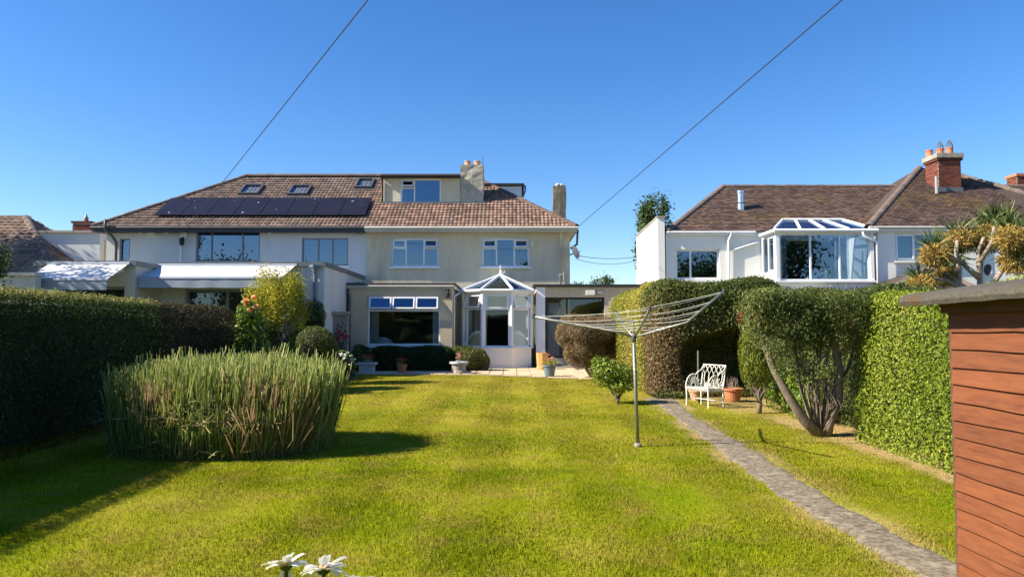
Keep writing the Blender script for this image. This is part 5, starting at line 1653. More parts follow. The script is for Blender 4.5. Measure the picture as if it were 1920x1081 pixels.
# far chimney at the right edge of the picture
fc = thing('brick_chimney', 'red brick chimney at the right edge beyond the right house', 'chimney', (X(1925, 34), 34, 6.0))
fz1 = Z(330, 34, 1915)
MB().box(X(1914, 34), X(1950, 34), 34, 34.7, NRZ - 2.2, fz1).build('stack', M['mortar'], fc)
bricks('brick_courses', X(1914, 34), X(1950, 34), 34, 34.7, fz1 - 1.6, fz1, fc)
MB().box(X(1914, 34) - 0.06, X(1950, 34), 33.94, 34.76, fz1 + 0.002, fz1 + 0.12).build('cap', M['pot'], fc)

# ------------------------------------------------------------------ far left house
fl = thing('far_house', 'far left house with brown hipped roof and white flat-topped dormer', 'house', (-21.5, 27.4, 0))
FY = 27.0; FEZ = Z(532, FY, 110); FH = 4.6; FS = 0.70
FXR = X(118, FY, 530)
MB().box(-27.0, FXR - 0.3, FY + 0.3, FY + 2 * FH - 0.3, 0, FEZ).build('wall', M['cream'], fl)
A = Vector((-27.2, FY, FEZ)); B = Vector((FXR, FY, FEZ)); Cc = Vector((FXR, FY + 2 * FH, FEZ)); Dd = Vector((-27.2, FY + 2 * FH, FEZ))
T1 = Vector((FXR - FH, FY + FH, FEZ + FS * FH)); T0 = Vector((-27.2, FY + FH, FEZ + FS * FH))
mb = MB().add([A, B, T1, T0, Cc, Dd], [(0, 1, 2, 3), (1, 4, 2), (3, 2, 4, 5), (0, 3, 5), (0, 5, 4, 1)])
fro = mb.build('roof', M['deck'], fl)
fk = 1 / math.hypot(1, FS); fl_ = FH / fk
tiles('roof_tiles', A, B, Vector((0, 1, FS)), fl_, 0.30, 0.28, M['tile_far'], fro, lambda u, v: u < (FXR + 27.2) - v * fk, wave=0.05)
tiles('roof_tiles', B, Cc, Vector((-1, 0, FS)), fl_, 0.30, 0.28, M['tile_far'], fro, lambda u, v: v * fk < u < 2 * FH - v * fk, wave=0.05)
ridge_run(fro, B, T1, r=0.16); ridge_run(fro, T0, T1, r=0.13)
fdx0, fdx1 = X(70, 30.6), X(180, 30.0)
fdz = Z(437, 30.2, 130)
fd = MB().box(fdx0, fdx1, 30.2, 33.4, 2.8, fdz).build('flat_dormer', M['white'], fl)
MB().box(fdx0 - 0.1, fdx1 + 0.1, 30.08, 33.5, fdz + 0.002, fdz + 0.1).build('dormer_roof', M['pinkwall'], fd)
window(fl, (fdx1, 30.55, 4.3), (0, 1, 0), (1, 0, 0), 0.55, 1.0, [(1, [(1, 'p')])], M['yellowframe'], M['glass'], setback=-0.04, fd=0.035, fw=0.09)
cy0 = 33.5
fcx0, fcx1 = X(133, cy0), X(166, cy0)
fcz = Z(418, cy0, 150)
fcs = MB().box(fcx0, fcx1, cy0, cy0 + 0.8, 3.0, fcz).build('chimney', M['mortar'], fl)
bricks('brick_courses', fcx0, fcx1, cy0, cy0 + 0.8, fcz - 1.35, fcz, fcs)
MB().box(fcx0 - 0.06, fcx1 + 0.06, cy0 - 0.06, cy0 + 0.86, fcz + 0.001, fcz + 0.09).build('chimney_cap', M['brick'], fcs)
p_ = ((fcx0 + fcx1) / 2 + 0.03, cy0 + 0.3, fcz + 0.09)
po_ = MB().lathe([(0.11, 0), (0.1, 0.12), (0.12, 0.14), (0.08, 0.14)], p_, 10).build('chimney_pot', M['pot'], fcs)
MB().lathe([(0.11, 0.14), (0.09, 0.22), (0.01, 0.4)], p_, 8).build('cowl', M['dish'], po_)
tag(MB().box(-19.5, X(66, 19.2), 19.2, 19.45, 0, Z(517, 19.2, 30)).box(-19.5, X(66, 19.2) + 0.05, 19.12, 19.53, Z(517, 19.2, 30) + 0.002, Z(517, 19.2, 30) + 0.09).build('garden_wall', M['cream'], base=(-16, 19.3, 0)), 'cream rendered wall behind the hedge at the left edge', 'wall')

# pinkish garden wall with pillar
gw = thing('garden_wall', 'pinkish grey boundary wall with capped pillar left of the extension', 'wall', (-6.1, 23.6, 0.1))
zw = Z(588, 23.4, 620)
MB().box(X(583, 23.3), X(608, 23.3), 23.2, 23.6, 0.0, zw).build('pillar', M['pinkwall'], gw)
MB().box(X(608, 23.3) + 0.001, X(655, 23.4) - 0.02, 23.35, 23.5, 0.0, zw - 0.02).build('wall_panel', M['pinkwall'], gw)
MB().box(X(581, 23.3), X(655, 23.4) - 0.01, 23.15, 23.65, zw + 0.002, zw + 0.07).build('coping', M['conc'], gw)

# ------------------------------------------------------------------ hedges
def mottle_tint(P, N, base=0.5):  # random leaf tone from noise
    return np.clip(base + 0.2 * nz(P, 1.5) + 0.25 * rng.normal(size=len(P)), 0, 1)


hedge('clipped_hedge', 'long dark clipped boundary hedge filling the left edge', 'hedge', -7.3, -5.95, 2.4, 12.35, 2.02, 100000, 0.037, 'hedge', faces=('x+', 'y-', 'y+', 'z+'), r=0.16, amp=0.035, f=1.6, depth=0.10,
      tintfun=lambda P, N: np.clip(0.36 + 0.18 * nz(P, 1.2) + 0.2 * rng.normal(size=len(P)) + 0.66 * smooth(1.88, 1.99, P[:, 2]) + 0.06 * (P[:, 2] < 0.9), 0, 1),  # sunlit top strip painted in by yellower tint, face tinted darker
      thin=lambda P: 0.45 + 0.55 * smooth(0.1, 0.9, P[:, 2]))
hedge('clipped_hedge', 'brownish rounded hedge section beyond the long dark left hedge', 'hedge', -7.4, -6.0, 12.5, 15.9, 2.02, 34000, 0.039, 'hedge_brown', faces=('x+', 'y-', 'y+', 'z+'), r=0.35, amp=0.05, f=1.6, depth=0.12, bias=0.5)
hedge('clipped_hedge', 'low dark hedge under the yellow-green tree on the left', 'hedge', -7.2, -6.1, 16.1, 23.0, 1.78, 30000, 0.045, 'hedge', faces=('x+', 'y-', 'y+', 'z+'), r=0.12, amp=0.04, f=1.8, depth=0.1, bias=0.45)
hedge('clipped_hedge', 'bright sunlit clipped hedge beside the red-brown shed', 'hedge', 4.78, 6.0, 5.2, 10.3, 2.12, 100000, 0.036, 'bright', faces=('x-', 'y-', 'y+', 'z+'), r=0.28, amp=0.10, f=1.5, depth=0.12, core='twig_green', bias=0.48, tamp=0.28,
      dispfun=lambda P: -0.10 * smooth(1.0, 2.1, P[:, 2]) + 0.06 * (P[:, 2] < 0.6))
# hedge at the end of the lawn: gold-green side and brown garden end, built as two clipped blocks
hedge('clipped_hedge', 'yellow-green sunlit hedge side running back to the patio', 'hedge', 3.02, 4.9, 16.9, 22.6, 2.62, 60000, 0.045, 'gold', faces=('x-', 'y-', 'y+', 'z+'), r=0.5, amp=0.10, f=1.3, depth=0.12, bias=0.5, core='twig')


def alcove(P):
    """hollow in the garden end of the arch hedge"""
    a = np.abs((P[:, 0] - 4.6 + 0.12 * nz(P, 3.0)) / 0.75) ** 3 + np.abs((P[:, 2] - 0.85 + 0.1 * nz(P, 4.0)) / 0.6) ** 3
    return -0.7 * (1 - smooth(0.3, 1.7, a)) * (P[:, 1] < 16.4)


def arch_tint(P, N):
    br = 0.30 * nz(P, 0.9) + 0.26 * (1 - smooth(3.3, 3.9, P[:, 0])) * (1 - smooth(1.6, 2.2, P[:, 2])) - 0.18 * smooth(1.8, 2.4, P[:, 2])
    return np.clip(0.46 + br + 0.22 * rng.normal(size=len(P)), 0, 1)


def hedge_with_alcove():
    x0, x1, y0, y1, z1 = 3.10, 6.0, 15.7, 17.6, 2.60
    z0 = gz(16) - 0.02
    c = np.array([(x0 + x1) / 2, (y0 + y1) / 2, (z0 + z1) / 2]); h = np.array([(x1 - x0) / 2, (y1 - y0) / 2, (z1 - z0) / 2])
    t = thing('clipped_hedge', 'tall brown and dark green hedge hollowed behind the white chair', 'hedge', (c[0], c[1], z0))
    P, N = box_surface(c, h, 0.45, 80000, faces=('x-', 'y-', 'z+', 'x+'))
    disp = 0.09 * nz(P, 1.4) + 0.025 * rng.normal(size=len(P)) - 0.14 * rng.uniform(0, 1, len(P)) ** 2 + alcove(P)
    P = P + N * disp[:, None]
    keep = P[:, 2] > z0 + 0.01
    P, N = P[keep], N[keep]
    foliage('foliage', P, N, 0.052, LM['arch'], t, arch_tint(P, N))
    # dark light-blocking core follows the hollow too
    hh = h - 0.2; mbc = MB()
    for k, s in ((0, -1), (1, -1), (2, 1), (0, 1), (1, 1)):
        a, b = [i for i in range(3) if i != k]
        na, nb = [max(6, int(2 * hh[q] / 0.15)) for q in (a, b)]
        A_, B_ = np.meshgrid(np.linspace(-hh[a], hh[a], na + 1), np.linspace(-hh[b], hh[b], nb + 1), indexing='ij')
        p = np.zeros((A_.size, 3)); p[:, a] = A_.ravel(); p[:, b] = B_.ravel(); p[:, k] = s * hh[k]
        q, d = round_map(p, c, hh, 0.4)
        al = alcove(q) if (k == 1 and s < 0) else 0
        q = q + d * (0.09 * nz(q, 1.4) + al)[:, None]
        mbc.add(q.tolist(), [(i * (nb + 1) + j, i * (nb + 1) + j + 1, (i + 1) * (nb + 1) + j + 1, (i + 1) * (nb + 1) + j) for i in range(na) for j in range(nb)])
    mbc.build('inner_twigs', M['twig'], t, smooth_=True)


hedge_with_alcove()
hedge('clipped_hedge', 'dark green back hedge behind the forked shrub on the right', 'hedge', 5.25, 6.5, 10.45, 15.6, 2.22, 45000, 0.047, 'hebe', faces=('x-', 'y-', 'y+', 'z+'), r=0.3, amp=0.10, f=1.4, depth=0.15, bias=0.5)

# box hedge and shrubs by the house
hedge('low_hedge', 'low dark hedge under the picture window', 'hedge', X(700, 24.5), X(850, 24.5), 24.0, 25.0, Z(651, 24.3), 26000, 0.05, 'hedge', r=0.2, amp=0.06, f=2.4, depth=0.1, bias=0.3)
shrub('rounded_shrub', 'rounded dark shrub at the left end of the low hedge', 'shrub', (X(680, 24.0), 24.0, 0.1), [((X(680, 24.0), 24.0, 0.45), (0.42, 0.42, 0.48))], 9000, 0.05, 'hedge', bias=0.5, core='twig_green')
shrub('rounded_shrub', 'spreading olive-green shrub left of the conservatory base wall', 'shrub', (X(884, 24.3), 24.3, 0.1), [((X(884, 24.3), 24.4, 0.42), (0.62, 0.5, 0.46)), ((X(862, 24.3), 24.6, 0.62), (0.3, 0.3, 0.3))], 14000, 0.055, 'arch', bias=0.38, core='twig_green')

# clipped dome, rose bush, border plants on the left
sx_, sy_ = -4.6, 17.3
shrub('clipped_dome_shrub', 'clipped dome shrub with sunlit top left of the lawn', 'shrub', (X(597, sy_), sy_, gz(sy_)), [((X(594, sy_), sy_, 1.08), (0.50, 0.56, 0.50)), ((X(604, sy_), sy_, 0.9), (0.42, 0.45, 0.44)), ((X(590, sy_), sy_, 0.5), (0.48, 0.45, 0.5))], 30000, 0.036, 'arch', amp=0.07, depth=0.2, bias=0.42, core='twig')
shrub('rose_bush', 'leafy rose bush with orange blooms beside the brown hedge', 'rose bush', (-5.75, 16.2, gz(16)), [((-5.9, 16.2, 1.72), (0.34, 0.36, 0.34)), ((-5.95, 16.3, 1.95), (0.18, 0.2, 0.2)), ((-5.85, 16.2, 1.1), (0.42, 0.4, 0.6))], 3000, 0.085, 'gloss', stems=6, amp=0.3, depth=0.7, bias=0.55)


def rosette(t, c, r, mkey, n=16):
    P = np.array(c) + rng.normal(size=(n, 3)) * r * 0.35
    N = unit(P - np.array(c) + np.array([0, 0, r * 0.4]))
    o = np_mesh('bloom', leaf_quads(P, N, r * 0.9, 0.9, 0.4), 4, LM[mkey], t, rng.uniform(size=n))
    return o


rb = [o for o in COL.objects if o.name.startswith('rose_bush')][0]
for (px_, py2) in ((463, 562), (476, 557), (478, 574), (460, 566), (470, 583)):
    rosette(rb, at(px_, py2, 15.95), 0.075, 'orange')
shrub('leafy_border_plant', 'dark bushy border plant below the rose bush', 'plant', (-5.35, 14.9, gz(15)), [((-5.35, 14.9, 0.45), (0.6, 0.6, 0.5)), ((-5.6, 15.6, 0.7), (0.5, 0.5, 0.5))], 7000, 0.06, 'hedge', depth=0.6, bias=0.5)
shrub('leafy_border_plant', 'pale-leaved upright border plant in front of the clipped dome', 'plant', (-5.3, 16.6, gz(17)), [((-5.2, 16.6, 0.6), (0.45, 0.45, 0.45)), ((-5.05, 16.6, 1.05), (0.12, 0.12, 0.3))], 3000, 0.07, 'gloss', depth=0.7, bias=0.4, amp=0.35)
shrub('leafy_border_plant', 'dark low border plant between rose bush and pale upright plant', 'plant', (-5.7, 18.2, gz(18)), [((-5.75, 18.1, 0.5), (0.55, 0.8, 0.5))], 6000, 0.06, 'hedge', depth=0.6, bias=0.5)
wf = shrub('daisy_bush', 'low dark bush dotted with white daisies near the garden wall', 'plant', (X(638, 20.6), 20.6, gz(20.6)), [((X(638, 20.6), 20.6, 0.48), (0.5, 0.5, 0.42)), ((X(612, 20.2), 20.0, 0.4), (0.55, 0.5, 0.4))], 6000, 0.06, 'hedge', depth=0.5, bias=0.4)
for i in range(34):
    w = random.uniform(0, 6.28); e = random.uniform(0.2, 1.2)
    c0 = Vector((X(640, 20.6), 20.55, 0.45)) + Vector((0.47 * math.cos(w) * math.cos(e), -abs(0.5 * math.sin(w) * math.cos(e)), 0.46 * math.sin(e)))
    P = np.array(c0)[None, :] + rng.normal(size=(5, 3)) * 0.012
    np_mesh('bloom', leaf_quads(P, np.tile([0, -0.5, 1.0], (5, 1)), 0.06, 0.9, 0.3), 4, LM['whiteflower'], wf, rng.uniform(size=5))
cr = shrub('climbing_rose', 'thin climbing rose with red flowers against the pinkish wall', 'rose', (X(638, 22.8), 22.8, 0.12), [((X(640, 22.8), 22.8, 1.0), (0.28, 0.15, 0.7))], 350, 0.07, 'hedge', stems=5, depth=0.9, bias=0.5, zmin=0.1)
for (px_, py2) in ((634, 622), (645, 631), (639, 626), (650, 629), (632, 633), (627, 640)):
    rosette(cr, at(px_, py2, 22.7), 0.09, 'red', 12)
shrub('spiky_plant', 'dark spiky plant on the neighbour side by the blue-grey downpipe', 'plant', (X(590, 21.6), 21.6, 0.1), [((X(588, 21.6), 21.6, 1.9), (0.4, 0.4, 0.45)), ((X(590, 21.6), 21.6, 1.2), (0.35, 0.35, 0.8))], 2600, 0.22, 'hedge', aspect=0.12, tilt=0.3, depth=0.7, bias=0.45, up=0.8, stems=3)

# yellow-green small tree
ty, tx = 18.6, X(520, 18.6)
tr = thing('small_tree', 'airy yellow-green small tree with forked pale stems', 'tree', (X(524, ty), ty, gz(ty)))
Ps = []; cents = []
for i in range(30):
    a = random.uniform(0, 1)
    c = at(random.uniform(477, 562), random.uniform(535, 596), ty) + Vector((0, random.uniform(-.5, .5), 0))
    cents.append(c)
for px_, py2 in ((490, 530), (513, 532), (551, 537), (500, 524), (537, 545)): cents.append(at(px_, py2, ty))
for c in cents:
    n_ = 380
    p = np.array(c) + rng.normal(size=(n_, 3)) * np.array([0.10, 0.12, 0.21])
    Ps.append(p)
P_ = np.concatenate(Ps)
foliage('crown', P_, unit(P_ - np.array([tx, ty, 1.9])), 0.062, LM['yellow'], tr, clump_tint(P_, 2.5, 0.22, 0.5, 0.25), 0.4, 0.9)
m = MB(); b0 = Vector((X(522, ty), ty, gz(ty)))
fork = at(533, 625, ty)
m.tube([b0, at(525, 650, ty), fork], [0.035, 0.03, 0.025], 7)
branches(m, fork, [cents[i] for i in range(0, 30, 3)], 0.02, 0.005, 0.05)
branches(m, at(528, 640, ty), [at(512, 600, ty), at(556, 595, ty), at(570, 590, ty)], 0.02, 0.006, 0.03)
m.build('trunk', M['bark_pale'], tr, smooth_=True)

# ------------------------------------------------------------------ big clump of cut sword leaves
def blade_strips(base, tip, width, tint, mt, parent, name, bend=0.06, square=True):
    n = len(base)
    d = tip - base
    L = np.linalg.norm(d, axis=1, keepdims=True)
    side = np.cross(d, rng.normal(size=(n, 3))); side = unit(side)
    out = np.cross(side, d / L)
    V = np.empty((n, 2, 4, 3), np.float32)
    mid = base + d * 0.55 + out * L * (bend * rng.normal(size=(n, 1)))
    w = width[:, None]
    V[:, 0, 0] = base - side * w * .4; V[:, 0, 1] = base + side * w * .4; V[:, 0, 2] = mid + side * w * .5; V[:, 0, 3] = mid - side * w * .5
    tw_ = .42 if square else .04
    V[:, 1, 0] = mid - side * w * .5; V[:, 1, 1] = mid + side * w * .5; V[:, 1, 2] = tip + side * w * tw_; V[:, 1, 3] = tip - side * w * tw_
    o = np_mesh(name, V.reshape(-1, 3), 4, mt, parent, np.repeat(tint, 2))
    o['kind'] = 'stuff'
    return o


CC = np.array([X(420, 9.35), 9.45]); RX, RY = 1.42, 1.05
gc = thing('leaf_clump', 'large square-cut clump of upright sword leaves on the lawn', 'plant', (CC[0], CC[1], 0.0))
n = 17000
rr = np.sqrt(rng.uniform(0, 1, n)); w = rng.uniform(0, 2 * np.pi, n)
bx, by = CC[0] + rr * np.cos(w) * RX * 0.97, CC[1] + rr * np.sin(w) * RY * 0.93
base = np.stack([bx, by, np.zeros(n)], -1)
edge = smooth(0.62, 1.0, rr)
front = smooth(0.3, 0.95, (CC[1] - by) / RY)
hmax = 1.03 + 0.10 * np.clip((by - CC[1]) / RY, -1, 1) + 0.04 * nz(base, 2.0)
env = hmax * (1 - (0.02 + 0.60 * front) * edge)
H = env * rng.uniform(0.78, 1.1, n)
q_ = rng.uniform(size=n)
H = np.where(q_ < 0.15, H * rng.uniform(0.4, 0.8, n), np.where(q_ > 0.95, H * 1.1, H))
leanx = rr * np.cos(w) * (0.01 + 0.05 * edge) + 0.07 * rng.normal(size=n) + 0.05
leany = rr * np.sin(w) * (0.02 + 0.20 * edge) + 0.07 * rng.normal(size=n)
stub = (rr > 0.55) & (rr < 0.88) & (by < CC[1] - 0.1) & (rng.uniform(size=n) < 0.5 * np.clip(0.6 + nz(base, 3.0), 0, 1.5))   # brown cut stubs along the front rim
H = np.where(stub, 0.80 + 0.06 * rng.normal(size=n), H)
mess = (np.cos(w) * rr > 0.35) & (front > 0.1) & (rng.uniform(size=n) < 0.35)                                            # dead leaves on the right flank
tip = base + np.stack([leanx * H, leany * H, H], -1)
tip[mess] += rng.normal(size=(int(mess.sum()), 3)) * np.array([0.14, 0.14, 0.06])
tint = np.where(stub | mess, rng.uniform(0.8, 1.0, n), np.clip(0.40 + 0.16 * rng.normal(size=n) + 0.25 * (H - 0.6), 0.02, 0.74))
blade_strips(base, tip, rng.uniform(0.009, 0.017, n), tint, LM['blade'], gc, 'leaf_blades')
# dry thatch layer: broken brown leaves at two thirds height and at the foot
n = 4500
rr = np.sqrt(rng.uniform(0, 1, n)); w = rng.uniform(0, 2 * np.pi, n)
hz = np.where(rng.uniform(size=n) < 0.55, rng.normal(0.62, 0.06, n) * (1 - 0.3 * smooth(0.7, 1, rr)), rng.uniform(0.02, 0.25, n))
base = np.stack([CC[0] + rr * np.cos(w) * RX * 0.98, CC[1] + rr * np.sin(w) * RY * 0.98, np.maximum(hz, 0.02)], -1)
d = rng.normal(size=(n, 3)) * np.array([1, 1, 0.35]); d = unit(d) * rng.uniform(0.08, 0.28, (n, 1))
tip = base + d; tip[:, 2] = np.maximum(tip[:, 2], 0.015)
blade_strips(base, tip, rng.uniform(0.006, 0.013, n), rng.uniform(0.70, 1.0, n), LM['blade'], gc, 'dry_thatch')
m = MB()
prof = [(1.0, 0.0), (0.98, 0.15), (0.88, 0.4), (0.72, 0.55), (0.4, 0.6), (0.02, 0.62)]
m.lathe(prof, (0, 0, 0), 24)
m.v = [(CC[0] + p[0] * RX * 0.84, CC[1] + p[1] * RY * 0.84, p[2] * 0.95) for p in m.v]
m.build('inner_stems', M['twig'], gc, smooth_=True)  # solid dark core added under the blades

# ------------------------------------------------------------------ shrubs and small trees on the right
# brown dry bush
by_ = 20.8
bt = shrub('dry_bush', 'rounded brown dried-out bush beside the sliding door', 'shrub', (X(1108, by_), by_, gz(by_)),
      [((X(1090, by_), by_, Z(625, by_)), (0.85, 0.75, 0.50)), ((X(1092, by_), by_, Z(655, by_)), (0.62, 0.6, 0.55)), ((X(1140, by_), by_ + 0.3, Z(636, by_)), (0.45, 0.5, 0.62))], 36000, 0.10, 'dry', stems=14, r0=0.03, bark='bark_pale', aspect=0.10, depth=0.4, bias=0.48, amp=0.16, core='twig', tilt=1.6)
# glossy small shrub
gy_ = 14.6
shrub('glossy_shrub', 'small glossy green shrub on a thin forked stem by the path', 'shrub', (X(1157, gy_), gy_, gz(gy_)),
      [((X(1135, gy_), gy_, Z(700, gy_)), (0.34, 0.34, 0.26)), ((X(1165, gy_), gy_, Z(705, gy_)), (0.28, 0.3, 0.22)), ((X(1128, gy_), gy_ + .1, Z(684, gy_)), (0.22, 0.22, 0.16)), ((X(1158, gy_), gy_ - .1, Z(722, gy_)), (0.26, 0.25, 0.14))], 3600, 0.065, 'gloss', stems=7, r0=0.022, depth=0.8, amp=0.3, bias=0.55)
# forked shrub tree
fy_ = 10.5
ft = thing('forked_shrub', 'large dull green shrub with bare forked trunks beside the path', 'shrub', (X(1535, fy_), fy_, 0.0))
Ps = []; Ns = []
cents = []
for i in range(110):
    px_ = random.uniform(1400, 1628); py2 = random.uniform(556, 705)
    lim = 560 + 150 * (1 - abs((px_ - 1515) / 125) ** 1.6) + 20
    if py2 > lim: py2 = random.uniform(555, max(575, lim))
    if py2 > 640 and 1450 < px_ < 1590 and random.random() < 0.6: continue
    cents.append(at(px_, py2, fy_ + random.uniform(-0.75, 0.6)))
for i in range(60):
    cents.append(at(random.uniform(1405, 1625), random.uniform(548, 590), fy_ + random.uniform(-0.7, 0.6)))
for c in cents:
    n_ = 200
    p = np.array(c) + rng.normal(size=(n_, 3)) * np.array([0.085, 0.085, 0.085])
    Ps.append(p)
P_ = np.concatenate(Ps); P_ = P_[(P_[:, 2] < 2.12 + 0.03 * nz(P_, 6.0)) & (P_[:, 2] > 0.3)]
foliage('crown', P_, unit(P_ - np.array([X(1515, fy_), fy_, 0.9])), 0.048, LM['hebe'], ft, clump_tint(P_, 3.0, 0.25, 0.52, 0.3), 0.35, 0.8, up=0.4)
m = MB(); b0 = Vector((X(1535, fy_), fy_, -0.02))
limbs = [[(1510, 790), (1480, 745), (1450, 690), (1432, 640), (1428, 600)], [(1553, 795), (1572, 745), (1575, 690), (1562, 640), (1560, 600)],
         [(1530, 770), (1535, 700), (1540, 640)], [(1520, 785), (1500, 720), (1490, 640)], [(1545, 780), (1550, 720), (1525, 640)], [(1538, 780), (1590, 690), (1610, 620)]]
for li, l in enumerate(limbs):
    pts_ = [b0 + Vector((random.uniform(-.06, .06), 0, 0.0))] + [at(a, b, fy_ - 0.12 + 0.05 * li) for a, b in l]
    r0 = 0.085 if li < 2 else 0.04
    m.tube(pts_, [r0 * (1 - 0.62 * i / (len(pts_) - 1)) for i in range(len(pts_))], 8)
    tip = pts_[-1]
    branches(m, tip, [tip + Vector((random.uniform(-.45, .45), random.uniform(-.45, .45), random.uniform(.15, .5))) for _ in range(5)], r0 * 0.38, 0.008, 0.05)
for i in range(34):   # thin suckers
    q = b0 + Vector((random.uniform(-.15, .15), random.uniform(-.1, .1), 0.02))
    m.tube([q, q + Vector((random.uniform(-.2, .2), random.uniform(-.2, .2), random.uniform(.4, .7))), q + Vector((random.uniform(-.4, .4), random.uniform(-.3, .3), random.uniform(.9, 1.4)))], [0.012, 0.009, 0.005], 5)
m.build('trunk', M['bark'], ft, smooth_=True)
for px_, py2 in ((1386, 590), (1392, 587), (1390, 601)):
    rosette(ft, at(px_, py2, fy_ + 0.1), 0.05, 'red', 10)
# small conifer
cy_ = 13.1
ct = shrub('small_conifer', 'small narrow conifer between the terracotta pot and forked shrub', 'conifer', (X(1418, cy_), cy_, gz(cy_)),
      [((X(1410, cy_), cy_, Z(660, cy_)), (0.27, 0.27, 0.46)), ((X(1416, cy_), cy_, Z(690, cy_)), (0.3, 0.3, 0.36)), ((X(1408, cy_), cy_, Z(640, cy_)), (0.18, 0.18, 0.36))], 15000, 0.05, 'conifer', stems=0, depth=0.5, aspect=0.25, up=0.7, bias=0.5)
m = MB(); b0 = Vector((X(1418, cy_), cy_, gz(cy_) - 0.02))
m.tube([b0, b0 + Vector((0.02, 0, 0.2)), b0 + Vector((-0.03, 0, 0.5)), b0 + Vector((-0.08, 0, 1.0))], [0.05, 0.045, 0.03, 0.012], 7)
branches(m, b0 + Vector((0, 0, 0.2)), [b0 + Vector((random.uniform(-.25, .25), random.uniform(-.2, .2), random.uniform(.5, .9))) for _ in range(12)], 0.016, 0.005, 0.03)
m.build('trunk', M['bark'], ct, smooth_=True)
# low growth at the foot of the back hedge
shrub('leafy_border_plant', 'low green growth at the hedge foot behind the forked trunk', 'plant', (5.0, 12.6, gz(12.6)), [((4.95, 12.2, 0.35), (0.25, 0.8, 0.35)), ((5.05, 13.4, 0.4), (0.3, 0.7, 0.4))], 4500, 0.06, 'gloss', depth=0.7, bias=0.35, amp=0.3)
shrub('leafy_border_plant', 'low green growth at the foot of the tall brown hedge', 'plant', (3.35, 15.4, gz(15.4)), [((3.35, 15.5, 0.10), (0.4, 0.16, 0.12)), ((3.8, 15.5, 0.09), (0.3, 0.15, 0.1))], 1400, 0.05, 'arch', depth=0.7, bias=0.3, amp=0.35)


# ------------------------------------------------------------------ cordyline
py0 = 15.0
cl = thing('cordyline', 'branching cordyline with golden seed heads above the shed roof', 'tree', (X(1838, py0), py0, 0.0))
heads = [(1795, 446, 0.36, 1), (1845, 442, 0.45, 1), (1751, 472, 0.3, 1), (1893, 440, 0.33, 1), (1905, 482, 0.40, 1), (1772, 512, 0.22, 1), (1725, 530, 0.30, 1), (1793, 485, 0.2, 0), (1862, 418, 0.3, 0), (1885, 422, 0.3, 0), (1930, 445, 0.35, 1), (1920, 460, 0.3, 0)]
GB, GT, GW, GTi = [], [], [], []
PB, PT, PW, PTi = [], [], [], []
for i, (hx, hy, hr, gold) in enumerate(heads):
    c = np.array(at(hx, hy, py0 + random.uniform(-0.5, 0.5)))
    n = 90
    d = unit(rng.normal(size=(n, 3)) + np.array([0, 0, 0.75])); Lh = rng.uniform(0.32, 0.6, n)[:, None] * (hr / 0.36) ** 0.5
    b = c + np.array([0, 0, 0.08]) + d * 0.03
    GB.append(b); t_ = b + d * Lh; t_[:, 2] -= 0.22 * Lh[:, 0] * (1 - d[:, 2]) ; GT.append(t_); GW.append(rng.uniform(0.02, 0.035, n)); GTi.append(np.clip(0.4 + 0.25 * rng.normal(size=n), 0, 0.95))
    n = 24                                           # hanging older leaves
    d = unit(rng.normal(size=(n, 3)) * np.array([1, 1, .3]) + np.array([0, 0, -0.9]))
    GB.append(np.tile(c, (n, 1))); GT.append(c + d * rng.uniform(0.3, 0.55, (n, 1))); GW.append(rng.uniform(0.02, 0.03, n)); GTi.append(rng.uniform(0.6, 1, n))
    if gold:
        n = 2200
        d = unit(rng.normal(size=(n, 3)))
        r0_ = rng.uniform(0.2, 1.0, (n, 1)) ** 0.6 * hr * 0.82
        b = c + np.array([-0.05, -0.1, -0.08]) + d * r0_ * np.array([1, 1, .85])
        dd = unit(d + 0.6 * rng.normal(size=(n, 3)))
        PB.append(b); PT.append(b + dd * rng.uniform(0.05, 0.12, (n, 1))); PW.append(np.full(n, 0.012)); PTi.append(rng.uniform(0, 1, n))
blade_strips(np.concatenate(GB), np.concatenate(GT), np.concatenate(GW), np.concatenate(GTi), LM['palm'], cl, 'crown', 0.08, False)
blade_strips(np.concatenate(PB), np.concatenate(PT), np.concatenate(PW), np.concatenate(PTi), LM['panicle'], cl, 'seed_heads', 0.05, True)
m = MB()
root = Vector((X(1838, py0), py0, 0))
f1 = at(1838, 560, py0)
m.tube([root, f1], [0.11, 0.085], 8)
for pts_ in ([(1838, 540), (1836, 500), (1834, 470), (1845, 445)], [(1800, 545), (1797, 500), (1793, 470), (1795, 450)], [(1860, 535), (1880, 505), (1893, 490), (1905, 480)], [(1835, 520), (1818, 505), (1800, 490)], [(1800, 540), (1775, 525), (1740, 522), (1725, 528)],
             [(1797, 490), (1770, 478), (1752, 470)], [(1880, 505), (1890, 460), (1893, 440)], [(1905, 480), (1928, 465), (1930, 445)], [(1836, 490), (1862, 450), (1864, 425)], [(1800, 535), (1785, 520), (1772, 512)]):
    p = [at(a, b, py0) for a, b in pts_]
    if pts_[0][1] > 530: p = [f1] + p
    m.tube(p, [0.065 - 0.03 * i / (len(p) - 1) for i in range(len(p))], 7)
m.build('trunk', M['bark_pale'], cl, smooth_=True)


